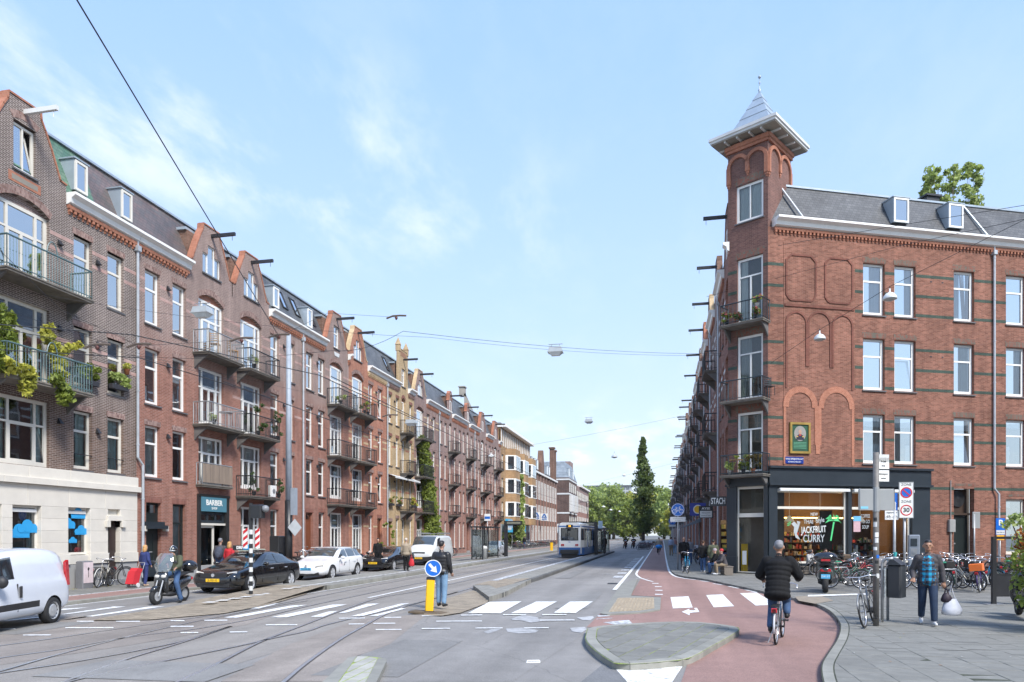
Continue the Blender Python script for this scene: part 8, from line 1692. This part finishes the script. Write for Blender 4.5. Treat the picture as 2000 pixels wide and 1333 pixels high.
 # left side rows of parked bicycles
k = 0
for (y0,y1,st_,lb_) in [(36,43.5,.55,'parked bicycle in the dense row beyond the white estate car'),(60.5,64.5,.5,'parked bicycle in the rack beside the ivy house'),(95,108,.75,'far parked bicycle before the blue fascias'),(112,128,1.0,'distant parked bicycle before the brown store building')]:
 y = y0
 while y < y1: bicycle((-19.6+random.uniform(-.25,.25),y,.1),R(random.choice([0,180])+random.uniform(-18,18)),lb_,random.choice([0,0,1,2,5,4,9]),R(random.uniform(-8,8)),'bicycles parked along the left fronts',small=y > 58); y += st_; k += 1
bicycle((-19.0,31.6,.1),R(80),'dark red bicycle standing between the green and black cabinets',5,R(5))
for i in range(14): bicycle((-2.6+random.uniform(-.5,.9),96+i*1.6,.02),R(random.uniform(20,70)),'parked bicycle in the far bunch left of the cycle path',random.choice([0,1,2,5,4]),R(random.uniform(-8,8)),'bicycles bunched at the far island',small=True)
for i in range(9): bicycle((2.5+random.uniform(-.2,.2),46+i*2.1,.1),R(random.uniform(60,110)),'parked bicycle against the right-hand fronts',random.choice([0,1,2,8]),R(5),'bicycles along the right-hand fronts',small=True)
bicycle((1.15,37.3,.1),R(-80),'blue bicycle with black panniers held by the bald man',7,R(-4)); T = bpy.data.objects['bicycle']
# scooters
def scooter(loc,rot,label,paint,shield=None,box=True,plate=None,pt='',lean=0):
 T = thing('motor_scooter',label,'scooter',loc,0); T.rotation_euler = (lean,0,rot); r = .25
 for x in (.66,-.62):
  b = MB(); b.smooth = True; b.lathe([(.14,-.06),(.22,-.065),(.25,-.035),(.25,.035),(.22,.065),(.14,.06)],24,axis='y',cap=False); w = b.build('wheel',TYRE,T,(x,0,r)); b = MB(); b.tube((0,-.05,0),(0,.05,0),.15,n=16); [b.box(-.14,.14,-.055,.055,-.02,.02)]; b.build('rim',RIMD,w)
 def loft(name,m,secs,sm=True):
  b = MB(); b.smooth = sm; vs = []; n = 10
  for x, z, rx, rz, ry in secs: vs += [(x+rx*cos(2*pi*i/n),ry*sin(2*pi*i/n),z+rz*cos(2*pi*i/n)) for i in range(n)]
  b.add(vs,[(i*n+k,i*n+(k+1) % n,(i+1)*n+(k+1) % n,(i+1)*n+k) for i in range(len(secs)-1) for k in range(n)]+[tuple(range(n-1,-1,-1)),tuple((len(secs)-1)*n+k for k in range(n))]); return b.build(name,m,T)
 loft('tail_body',paint,[(.0,.42,0,.12,.14),(-.25,.5,0,.2,.19),(-.6,.58,0,.2,.19),(-.85,.68,0,.12,.13),(-.95,.72,0,.05,.06)])
 loft('floorboard',TRIM,[(.42,.3,0,.06,.16),(.0,.27,0,.08,.17),(-.3,.33,0,.12,.17)])
 loft('leg_shield',paint,[(.36,.25,.04,0,.14),(.42,.5,.06,0,.24),(.42,.8,.07,0,.23),(.36,.98,.08,0,.16),(.34,1.04,.03,0,.08)])
 loft('front_mudguard',paint,[(.5,.5,.05,.03,.09),(.66,.54,.08,.03,.1),(.85,.4,.05,.04,.08)]); b = MB(); [b.tube((.44,y,.75),(.66,y,.25),.022) for y in (-.09,.09)]; b.build('fork',GALV,T)
 loft('seat',TRIM,[(.02,.76,0,.03,.1),(-.2,.8,0,.06,.16),(-.6,.85,0,.06,.15),(-.8,.88,0,.04,.1)]); b = MB(); b.smooth = True; b.path([(.2,-.34,1.02),(.34,-.15,1.06),(.36,0,1.04),(.34,.15,1.06),(.2,.34,1.02)],.018,6); [b.path([(.3,s*.22,1.05),(.3,s*.34,1.2)],.007,5) for s in (-1,1)]; [b.ball((.3,s*.36,1.24),(.02,.08,.05),8,6) for s in (-1,1)]; b.build('handlebar',TRIM,T)
 for s in (-1,1): b = MB(); b.smooth = True; b.ball((.47,s*.1,.82),(.035,.09,.055),10,6); b.build('headlight',HEADL,T)
 b = MB(); b.bbox(-.95,-.9,-.12,.12,.66,.74,.02); b.build('tail_light',TAILR,T); b = MB(); b.tube((-.1,-.16,.3),(-.75,-.2,.38),.06,.07); b.build('exhaust',DARKM,T)
 if box: b = MB(); b.smooth = True; b.ball((-.88,0,1.08),(.26,.27,.19),16,10); b.build('top_box',BLK,T); b = MB(); b.box(-1.13,-1.1,-.1,.1,.98,1.04); b.build('box_reflector',TAILR,T); b = MB(); b.box(-.98,-.6,-.12,.12,.86,.92); b.build('carrier',DARKM,T)
 if plate: b = MB(); b.box(-1.0,-.99,-.1,.1,.45,.58); q = b.build('number_plate',plate,T); text_mesh(pt,.07,WHITE,'lettering',q,(-1.004,0,.515),(pi/2,0,-pi/2),.001)
 if shield:
  b = MB(); vs = []; b.smooth = True
  for z, x, w in ((.95,.5,.22),(1.15,.47,.3),(1.38,.38,.27),(1.5,.3,.2)): vs += [(x-abs(t)**2*.14,w*t,z) for t in (-1,-.5,0,.5,1)]
  b.add(vs,[(i*5+k,i*5+k+1,(i+1)*5+k+1,(i+1)*5+k) for i in range(3) for k in range(4)]); b.build('windshield',glass('shield',(.3,.32,.32),.1,.75,False),T)
 return T
scooter((-14.5,18.85,0),-pi/2+.04,'black motor scooter with a tall clear windshield ridden past the stone house',mat('scooter_black',(.012,.013,.015),.25,coat=1,var=.03),shield=True)
DG = mat('scooter_green',(.03,.045,.04),.2,coat=1,var=.03); scooter(Gp(1620,1158)+Vector((0,.65,0)),R(79),'dark green parked motor scooter with a black top box and blue plate',DG,plate=PLATEB,pt='DK-27',shield=None).scale = (1.05,1.4,1.1); scooter(Vector((8.35,18.9,.1)),R(75),'black motor scooter behind the shrub with a blue plate showing',BLK,box=False,plate=PLATEB,pt='DLS-27')
# ------------------------------------------------------------------ people
SKIN = mat('skin_light',(.48,.28,.20),.55,var=.05); SKIN2 = mat('skin_brown',(.33,.175,.11),.5,var=.05); JEAN = mat('blue_denim',(.045,.095,.20),.85,var=.3,scale=5); JEANL = mat('light_denim',(.16,.27,.40),.85,var=.2,scale=5); DKJ = mat('dark_denim',(.014,.03,.065),.85,var=.3,scale=6)
BKC = mat('black_cloth',(.011,.011,.012),.85,var=.3,scale=7,bump=.25,bscale=14,spec=.25); LEATH = mat('black_leather',(.016,.015,.016),.4,var=.3,scale=6,bump=.4,bscale=12); KHA = mat('khaki',(.22,.17,.11),.85,var=.15); OLV = mat('olive_cloth',(.075,.085,.05),.85,var=.2,scale=6); BEI = mat('beige_cloth',(.32,.26,.19),.85,var=.15); NAVY = mat('navy_cloth',(.022,.035,.13),.85,var=.2); REDC = mat('red_cloth',(.5,.02,.03),.7,var=.12); GRYJ = mat('dark_grey_jacket',(.055,.05,.055),.75,var=.25,scale=8,bump=.3,bscale=14); WSH = mat('white_shoe',(.6,.6,.6),.5); BSH = mat('black_shoe',(.015,.015,.015),.5)
H_GR = mat('grey_hair',(.16,.16,.17),.7,var=.35,scale=25); H_BK = mat('black_hair',(.015,.013,.012),.5,var=.3,scale=20); H_BR = mat('brown_hair',(.07,.035,.02),.6,var=.3,scale=20); H_BL = mat('blond_hair',(.48,.27,.10),.6,var=.3,scale=20); EYE = mat('eye',(.02,.012,.01),.2,var=0); LIP = mat('lip',(.22,.08,.07),.5,var=0)
def plaid():
 m, t, b = _mk('checked_shirt'); nd = t.nodes.new; lk = t.links.new; tc = nd('ShaderNodeTexCoord'); sp = nd('ShaderNodeSeparateXYZ'); lk(tc.outputs['Object'],sp.inputs[0]); fs = []
 for i, k in ((1,55.),(2,55.)):
  s1 = nd('ShaderNodeMath'); s1.operation = 'MULTIPLY'; s1.inputs[1].default_value = k; lk(sp.outputs[i],s1.inputs[0]); s2 = nd('ShaderNodeMath'); s2.operation = 'SINE'; lk(s1.outputs[0],s2.inputs[0]); s3 = nd('ShaderNodeMath'); s3.operation = 'GREATER_THAN'; s3.inputs[1].default_value = 0; lk(s2.outputs[0],s3.inputs[0]); fs.append(s3)
 a = nd('ShaderNodeMath'); a.operation = 'ADD'; lk(fs[0].outputs[0],a.inputs[0]); lk(fs[1].outputs[0],a.inputs[1]); d = nd('ShaderNodeMath'); d.operation = 'MULTIPLY'; d.inputs[1].default_value = .5; lk(a.outputs[0],d.inputs[0]); cr = nd('ShaderNodeValToRGB'); cr.color_ramp.interpolation = 'CONSTANT'; cr.color_ramp.elements[0].color = (.008,.012,.02,1); cr.color_ramp.elements[1].position = .8; cr.color_ramp.elements[1].color = (.02,.36,.56,1); e = cr.color_ramp.elements.new(.4); e.color = (.012,.12,.24,1); lk(d.outputs[0],cr.inputs[0]); lk(cr.outputs[0],b.inputs['Base Color']); b.inputs['Roughness'].default_value = .85; return m
PLAID = plaid()
def V(*a): return Vector(a)
def pose(kind,stride=.0,lean=0,**o):
 J = dict(pel=V(0,0,.96),ch=V(lean*.6,0,1.32),nk=V(lean*.9,0,1.48),hd=V(lean+.02,0,1.63))
 for s, k in ((1,'l'),(-1,'r')):
  st = stride*s; J['hip'+k] = V(0,s*.09,.92); J['kn'+k] = V(st*.55+.03,s*.095,.5+(.02 if st > 0 else 0)); J['an'+k] = V(st*1.0,s*.1,.085+(.05 if st < -.15 else 0)); J['to'+k] = V(st+.16,s*.115,.04)
  J['sh'+k] = V(lean*.8,s*.175,1.385); J['el'+k] = V(lean*.8-st*.35-.02,s*.235,1.12); J['ha'+k] = V(lean*.8-st*.6+.08,s*.25,.86)
 if kind == 'sit':
  J.update(pel=V(0,0,.5),ch=V(.06+lean,0,.85),nk=V(.09+lean,0,1.01),hd=V(.13+lean,0,1.16))
  for s, k in ((1,'l'),(-1,'r')): J['hip'+k] = V(.02,s*.09,.49); J['kn'+k] = V(.45,s*.11,.5); J['an'+k] = V(.42,s*.1,.09); J['to'+k] = V(.6,s*.1,.05); J['sh'+k] = V(.08+lean,s*.185,.96); J['el'+k] = V(.2+lean,s*.24,.7); J['ha'+k] = V(.4+lean,s*.12,.62)
 if kind == 'ride':
  J.update(pel=V(-.27,0,1.03),ch=V(-.16,0,1.38),nk=V(-.1,0,1.54),hd=V(-.05,0,1.7))
  for s, k in ((1,'l'),(-1,'r')): J['hip'+k] = V(-.24,s*.09,1.0); J['kn'+k] = V(.13,s*.11,.72) if s < 0 else V(.02,s*.12,.62); J['an'+k] = V(.0,s*.13,.50) if s < 0 else V(-.1,s*.14,.25); J['to'+k] = V(.15,s*.14,.46) if s < 0 else V(.06,s*.15,.19); J['sh'+k] = V(-.12,s*.185,1.44); J['el'+k] = V(-.04,s*.33,1.2); J['ha'+k] = V(.16,s*.3,1.11)
 if kind == 'scoot':
  J.update(pel=V(-.25,0,.95),ch=V(-.2,0,1.28),nk=V(-.16,0,1.44),hd=V(-.13,0,1.58))
  for s, k in ((1,'l'),(-1,'r')): J['hip'+k] = V(-.2,s*.1,.92); J['kn'+k] = V(.12,s*.2,.75) if s < 0 else V(.08,s*.25,.62); J['an'+k] = V(.1,s*.13,.42) if s < 0 else V(-.02,s*.34,.1); J['to'+k] = V(.27,s*.13,.38) if s < 0 else V(.14,s*.35,.05); J['sh'+k] = V(-.18,s*.2,1.38); J['el'+k] = V(-.04,s*.3,1.16); J['ha'+k] = V(.2,s*.3,1.07)
 J.update(o); return J
def person(loc,rot,label,J,top,leg,shoe,skin=SKIN,hair=H_BR,h=1.75,vox=.02,puff=.0,shirt=None,longhair=False,hat=None,coat=0,fingers=False,cap=None,parts=True,group=None):
 T = thing('person',label,'person',loc,rot,group); T.scale = (h/1.75,)*3; mats = [top,leg,skin,shoe,shirt or top]; B = MB(); tags = []
 def add(fn,tg): n0 = len(B.v); fn(); tags.extend([tg]*(len(B.v)-n0))
 def ell(c,r,tg,ax=None):
  def f():
   M0 = Matrix.Translation(c) @ ((ax.to_track_quat('Z','X') if ax is not None else Vector((0,0,1)).to_track_quat('Z','X')).to_matrix().to_4x4()); B.M = M0 if ax is not None else Matrix.Translation(c); B.ball((0,0,0),r,16,10); B.M = None
  add(f,tg)
 def cap_(a,b,r0,r1,tg):
  def f():
   d = (b-a); n = max(2,int(d.length/(min(r0,r1)*.9))); B.path([a+d*(i/n) for i in range(n+1)],r0,12,rs=[r0+(r1-r0)*i/n for i in range(n+1)]); B.ball(a,r0,10,8); B.ball(b,r1,10,8)
  add(f,tg)
 sp = (J['nk']-J['pel']).normalized(); q = sp.to_track_quat('Z','Y').to_matrix().to_4x4(); P = puff
 def tor(c,r,tg):
  def f(): B.M = Matrix.Translation(c) @ q; B.ball((0,0,0),(r[1],r[0],r[2]),18,12) if False else B.ball((0,0,0),(r[0],r[1],r[2]),18,12); B.M = None
  q2 = Matrix(((sp.z,0,sp.x,0),(0,1,0,0),(-sp.x,0,sp.z,0),(0,0,0,1)))
  def g(): B.M = Matrix.Translation(c) @ q2; B.ball((0,0,0),r,18,12); B.M = None
  add(g,tg)
 tor(J['pel']+V(0,0,.0),(.125,.165,.13),1)
 L_ = J['ch']-J['pel']; ns = 5
 for i in range(ns): t = i/(ns-1); w = .15+.02*abs(t-.45)+.03*t; tor(J['pel']+L_*(t*.95+.05)+V(0,0,.0),(.115+P,w+P,.125 if P < .05 else .098),0)
 tor(J['ch']+V(0,0,.0),(.12+P,.175+P*.8,.12),0); tor(J['ch'].lerp(J['nk'],.45),(.085+P*.5,.14+P*.4,.075),0)
 if coat:
  for c_ in range(3): tor(J['pel']-sp*(.02+.07*c_)*coat,(.13+P*.8+.006*c_,.17+P*.8+.008*c_,.1),0)
 if shirt: tor(J['ch']-sp*.16+V(.062+P,0,-.02),(.08,.125,.3),4); tor(J['pel']+V(.06+P,0,0),(.085,.12,.13),4)
 cap_(J['nk']-sp*.06,J['hd']-V(0,0,.06),.055,.05,2); cap_(J['nk']-sp*.05,J['nk']-sp*.01,.075,.065,0)
 hd = J['hd']; yw = J.get('look',0); fw = V(cos(yw),sin(yw),0); sd_ = V(-sin(yw),cos(yw),0)
 def hp(a,s,u): return hd+fw*a+sd_*s+V(0,0,u)
 def he(a,s,u,r,tg):
  def f(): B.M = Matrix.Translation(hp(a,s,u)) @ Matrix.Rotation(yw,4,'Z'); B.ball((0,0,0),r,16,12); B.M = None
  add(f,tg)
 he(0,0,.02,(.095,.075,.11),2); he(.03,0,-.055,(.06,.055,.06),2); he(.1,0,-.01,(.02,.014,.026),2); he(.092,0,.03,(.012,.05,.012),2)
 for s in (-1,1): he(-.005,s*.084,0,(.022,.016,.036),2)
 for s, k in ((1,'l'),(-1,'r')):
  cap_(J['hip'+k],J['kn'+k],.1,.078,1); cap_(J['kn'+k],J['an'+k]+V(0,0,.04),.078,.064,1); a, t = J['an'+k], J['to'+k]; cap_(a+V(-.02,0,-.04),t,.043,.032,3); cap_(a+V(-.03,0,-.03),a+V(0,0,.01),.042,.042,3)
  cap_(J['sh'+k]-V(0,s*.05,-.012),J['sh'+k],.062+P*.3,.062+P*.6,0); cap_(J['sh'+k],J['el'+k],.058+P,.046+P*.8,0); ha, el = J['ha'+k], J['el'+k]; d = (ha-el).normalized(); w_ = ha-d*.07; cap_(el,w_,.046+P*.8,.034+P*.5,0); cap_(w_,w_+d*.03,.026,.026,2)
  sdv = d.cross(V(0,0,1) if abs(d.z) < .8 else V(1,0,0)).normalized(); up_ = sdv.cross(d)
  ell(w_+d*.065,(.017,.04,.045),2,d)
  if fingers:
   for f_ in range(4):
    o_ = (f_-1.5)*.019; l_ = (.07,.08,.075,.06)[f_]; p0 = w_+d*.09+sdv*o_; p1 = p0+d*l_*.5-up_*.012*s; p2 = p1+d*l_*.28-up_*.03*s; cap_(p0,p1,.0105,.0098,2); cap_(p1,p2,.0098,.009,2)
   p0 = w_+d*.04+sdv*.035; p1 = p0+d*.035+sdv*.022; cap_(p0,p1,.0125,.0105,2); cap_(p1,p1+d*.03,.0105,.0095,2)
  else: cap_(w_+d*.08,w_+d*.13,.028,.02,2)
 me = B.mesh('body',mats); src = kdtree.KDTree(len(B.v))
 for i, p in enumerate(B.v): src.insert(p,i)
 src.balance(); o = obj('body',me,None); o.location = (0,0,0); m = o.modifiers.new('r','REMESH'); m.mode = 'VOXEL'; m.voxel_size = vox; m2 = o.modifiers.new('s','SMOOTH'); m2.factor = .5; m2.iterations = 2 if not fingers else 1
 bpy.context.view_layer.update(); dg = bpy.context.evaluated_depsgraph_get(); ev = bpy.data.meshes.new_from_object(o.evaluated_get(dg)); bpy.data.objects.remove(o); ev.materials.clear()
 for x in mats: ev.materials.append(x)
 idx = [tags[src.find(p.center)[1]] for p in ev.polygons]; ev.polygons.foreach_set('material_index',idx); ev.polygons.foreach_set('use_smooth',[True]*len(idx)); ev.name = 'body'; obj('body',ev,T)
 def hb(nm,m_,balls):
  b = MB(); b.smooth = True
  for a, s, u, r in balls: b.M = Matrix.Translation(hp(a,s,u)) @ Matrix.Rotation(yw,4,'Z'); b.ball((0,0,0),r,16,10); b.M = None
  return b.build(nm,m_,T)
 if hat == 'helmet': hb('helmet',BLK,[(-.01,0,.05,(.135,.115,.125))]); hb('helmet_stripe',WSH,[(-.008,0,.056,(.137,.03,.127)),]); hb('visor',mat('visor',(.35,.37,.38),.15),[(.03,0,.02,(.1,.105,.05))])
 elif hair: hb('hair',hair,[(-.034,0,.045,(.084,.079,.09)),(-.034,0,.02,(.066,.068,.062)),(.004,0,.088,(.082,.072,.05))]+([(-.055,0,-.07,(.06,.1,.13)),(-.02,.06,-.04,(.05,.04,.12)),(-.02,-.06,-.04,(.05,.04,.12))] if longhair else []))
 if hat == 'beanie': hb('beanie',REDC if cap is None else cap,[(-.015,0,.055,(.105,.092,.095))])
 if parts:
  for s in (-1,1): hb('eye',EYE,[(.083,s*.032,.018,(.011,.014,.009))])
  hb('mouth',LIP,[(.084,0,-.052,(.008,.024,.006))])
 return T
def bag(loc,label,m,w=.17,h=.36,d=.1,handle=.22,name='carrier_bag',cat='bag'):
 T = thing(name,label,cat,loc); b = MB(); b.smooth = True; vs = []; n = 14
 for z, k, j in ((0,.7,0),(.03,.95,.01),(h*.4,1.0,-.012),(h*.75,.72,.012),(h,.42,0)):
  for i in range(n): a = 2*pi*i/n; vs.append((w*k*cos(a)*(1+.08*sin(5*a+z*20)),d*k*sin(a)+j,z))
 b.add(vs,[(q*n+i,q*n+(i+1) % n,(q+1)*n+(i+1) % n,(q+1)*n+i) for q in range(4) for i in range(n)]+[tuple(range(n-1,-1,-1))]); b.build('bag_body',m,T); b = MB(); [b.path([(-w*.3,s,h),(-.01,s*.3,h+handle),(w*.3,s,h)],.009,5) for s in (-.02,.02)]; b.build('handle',m,T); return T
 # man in checked shirt, walking toward the camera
f0 = Gp(1812,1220); toc = atan2(-f0.y,-f0.x)
J = pose('walk',.17,harr=None) if False else pose('walk',.17); J['elr'] = V(-.06,-.27,1.12); J['har'] = V(.14,-.27,.92); J['ell'] = V(-.03,.26,1.11); J['hal'] = V(.03,.29,.84)
person(f0,toc+R(6),'man in grey jacket over a blue checked shirt walking with a white carrier bag',J,GRYJ,DKJ,WSH,SKIN2,H_BK,1.83,.011,.022,PLAID,coat=.35,fingers=True)
hl = f0+Matrix.Rotation(toc+R(6),3,'Z') @ V(.03,.33,.86)*1.05
bag((hl.x+.1,hl.y,.32),'white plastic carrier bag hanging from the walking man\'s hand',mat('white_plastic',(.62,.62,.66),.4,var=.15,bump=.4,bscale=12),.2,.36,.12,.28); bag((hl.x,hl.y,.6),'small dark purple bag held with the white carrier bag',mat('purple_cloth',(.03,.018,.03),.6),.11,.2,.08,.14)
# cyclist seen from behind
pr, pf = G(1516,1260), G(1530,1243); hdg = atan2(pf.y-pr.y,pf.x-pr.x); BV.append(dict(c=(.42,.43,.44),guard=(.5,.5,.52),seatc=(.03,.35,.42))); bp_ = pr+Vector((cos(hdg),sin(hdg),0))*.52*1.02
bk = bicycle((bp_.x,bp_.y,0),hdg,'silver city bicycle ridden by the man in a black puffer jacket',11); bk.scale = (1.02,)*3
J = pose('ride'); person((bp_.x,bp_.y,0),hdg,'grey haired man in a black puffer jacket cycling away',J,BKC,JEAN,BSH,SKIN2,H_GR,1.86,.013,.055,coat=1.15,fingers=True)
# man in leather jacket behind the yellow post
p = G(862,1185,.1); J = pose('walk',.06); J['hal'] = V(.12,.22,.95); person(p,R(84),'man in a black leather jacket and light jeans standing behind the yellow post',J,LEATH,JEANL,BSH,SKIN,H_BK,1.78,.014,.03,coat=.2,fingers=True)
person((-14.5,18.85,0),-pi/2+.04,'man in olive jacket and striped helmet riding the black motor scooter',pose('scoot'),OLV,JEANL if False else JEAN,BSH,SKIN,None,1.72,.015,.03,hat='helmet',fingers=True)
p = G(283,1145,.1); person(p,R(75),'blond woman in navy pulling a red shopping trolley',pose('walk',.07),NAVY,NAVY,mat('beige_shoe',(.4,.28,.2),.6),SKIN,H_BL,1.55,.017,.03,longhair=True,coat=.3)
T = thing('shopping_trolley','red two wheeled shopping trolley behind the woman in navy','trolley',(p.x+.1,p.y-.75,.1),R(90)); b = MB(); b.add([(-.2,-.17,.14),(.08,-.17,.1),(.08,.17,.1),(-.2,.17,.14),(-.06,-.15,.6),(.25,-.15,.55),(.25,.15,.55),(-.06,.15,.6)],[(0,3,2,1),(4,5,6,7),(0,1,5,4),(1,2,6,5),(2,3,7,6),(3,0,4,7)]); b.build('trolley_bag',REDC,T); b = MB(); b.add([(-.02,-.15,.6),(.28,-.15,.55),(.28,.15,.55),(-.02,.15,.6),(.1,-.15,.72),(.34,-.15,.68),(.34,.15,.68),(.1,.15,.72)],[(4,5,6,7),(0,1,5,4),(1,2,6,5),(2,3,7,6),(3,0,4,7)]); b.build('flap',REDC,T); b = MB(); [b.tube((.1,y,.05),(.48,y,.9),.012) for y in (-.12,.12)]; b.tube((.48,-.12,.9),(.48,.12,.9),.014); b.build('handle',GALV,T)
for y in (-.18,.18): b = MB(); b.lathe([(.05,-.015),(.085,-.015),(.085,.015),(.05,.015)],16,(-.02 if y > 0 else .05,y,.085),'y'); b.build('wheel',WSH,T)
# smaller figures
def man(px,py,z,rot,lb,top,leg,shoe,hair,h=1.75,st=.05,**k):
 J = k.pop('J',None) or pose('walk',st); q = G(px,py,z); return person(q,R(rot),lb,J,top,leg,shoe,k.pop('skin',SKIN),hair,h,k.pop('vox',.024),k.pop('puff',.02),**k)
T = man(430,1136,.1,100,'man with a dark backpack looking at the barber shop',GRYJ,JEAN,BSH,H_GR,1.8); bp = thing('backpack','dark blue grey backpack on the man at the barber shop','backpack',G(430,1136,.1)+V(.05,-.16,1.15),R(100)); b = MB(); b.smooth = True; b.ball((-.02,0,.05),(.14,.18,.26),12,8); b.ball((-.13,0,-.03),(.05,.12,.14),10,6); b.build('pack',mat('pack_blue',(.05,.06,.09),.8),bp)
man(448,1137,.1,80,'blond woman in a red coat with a pale bag at the barber shop',REDC,BKC,BSH,H_BL,1.66,longhair=True,coat=.6)
p = G(793,1116,.16); person(p,R(88),'older man in a beige jacket carrying a red bag on the tram platform',pose('walk',.04),BEI,BKC,BSH,SKIN,mat('pale_hair',(.45,.40,.34),.7),1.72,.02,.035,coat=.3); bag((p.x+.32,p.y-.05,.42),'bright red carrier bag with a white print',REDC,.15,.4,.08,.2)
man(738,1112,.1,-60,'man in dark clothes standing beside the climbing shrub',BKC,BKC,BSH,H_BK,1.75); man(990,1076,.1,40,'dark dressed pedestrian before the first blue fascia',BKC,BKC,BSH,H_BK,1.75,vox=.035); man(1024,1072,.1,80,'dark dressed pedestrian before the second blue fascia',BKC,JEAN,BSH,H_BK,1.75,vox=.035)
man(1181,1081,.16,-120,'person in black waiting in the right tram shelter',BKC,BKC,BSH,H_BK,1.8,vox=.03,coat=.6)
J = pose('stand'); J['hal'] = V(.35,.2,1.0); J['ell'] = V(.12,.24,1.12); man(1336,1113,.1,-95,'bald man in a black coat holding a blue bicycle',BKC,BKC,BSH,None,1.83,J=J,coat=.5,puff=.035)
man(1373,1118,.1,78,'person with light hair and a black shoulder bag walking away',BKC,JEAN,WSH,H_BR,1.66,.12,puff=.035,coat=.5); man(1393,1119,.1,84,'woman in an olive parka walking away beside the seated men',OLV,mat('grey_trouser',(.1,.1,.12),.8),BSH,H_BK,1.7,.1,puff=.04,coat=1)
man(1311,1086,.1,90,'man in a light shirt far down the right pavement',mat('light_blue_cloth',(.3,.36,.48),.8),KHA,BSH,H_BR,1.75,.1,vox=.03); man(1318,1082,.1,95,'woman in a faded pink top far down the right pavement',mat('faded_pink',(.4,.22,.2),.8),JEANL,BSH,H_BR,1.68,.1,vox=.03); man(1347,1102,.1,-90,'person in grey standing behind the bald man',mat('grey_cloth',(.25,.25,.27),.8),JEAN,BSH,H_BR,1.75,0,vox=.03)
for lb, x, y, rt, top, leg, shoe, hair, kw in [('seated man in a dark jacket and red beanie at the corner pillar',3.0,36.0,-170,GRYJ,KHA,WSH,H_BR,dict(hat='beanie')),('seated person in a dark coat and jeans with a pale headscarf',2.75,36.75,-175,BKC,JEAN,BSH,None,dict(hat='beanie',cap=mat('pale_scarf',(.35,.3,.32),.8)))]: person((x,y,.1),R(rt),lb,pose('sit',lean=.06),top,leg,shoe,SKIN,hair,1.72,.022,.03,**kw)
for t, lb, top, leg, hair in ((1.75,'seated woman in a pale grey jumper under the shop window',mat('pale_jumper',(.36,.36,.36),.85),BKC,H_BR),(2.6,'seated curly haired man in dark clothes holding a white cup',NAVY,BKC,H_BR)): q = crs(t,.75); person(q,AX-pi/2+(.3 if t < 2 else -.2),lb,pose('sit'),top,leg,WSH,SKIN,hair,1.7,.022,.02)
q = crs(2.3,1.25,.1); T = thing('cup','white coffee cup on the small table by the seated pair','cup',q+V(.3,0,.72)); b = MB(); b.lathe([(.03,0),(.04,.09),(.001,.09)],10); b.build('cup_wall',WSH,T); T = thing('cafe_table','small dark cafe table beside the seated pair','table',q+V(.3,0,0)); b = MB(); b.tube((0,0,.69),(0,0,.72),.3,n=18); b.build('tabletop',DARKM,T); b = MB(); b.tube((0,0,0),(0,0,.7),.025); b.tube((0,0,0),(0,0,.02),.2,n=14); b.build('leg',DARKM,T)
person(ch(.8,-1.3,.14),CHR-pi/2+.4,'person in dark clothes standing inside the corner shop doorway',pose('stand'),BKC,BKC,BSH,SKIN,H_BK,1.72,.025,.02)
# distant riders
q = G(1287,1084); person(q,R(90),'cyclist in a pale coat riding away with a bright blue rear bag',pose('ride'),BEI,BKC,BSH,SKIN,H_BK,1.72,.03,.05); bicycle(q,R(90),'dark bicycle under the cyclist with the blue bag',0,small=True); T = thing('saddle_bag','bright blue covered bag on the far cyclist\'s rear rack','bag',q+V(0,-.6,.85)); b = MB(); b.smooth = True; b.ball((0,0,0),(.36,.25,.2),14,8); b.build('cover',mat('bright_blue',(.01,.28,.75),.6),T)
for dx, lb in ((0,'left'),(1.1,'right')):
 q = G(1222,1072)+V(dx,dx*1.5,0); scooter(q,R(92),'%s one of two far motor scooters riding away on the road' % lb,BLK); person(q,R(92),'rider in black on the %s far motor scooter' % lb,pose('scoot'),BKC,BKC,BSH,SKIN,None,1.75,.035,.04,hat='helmet')
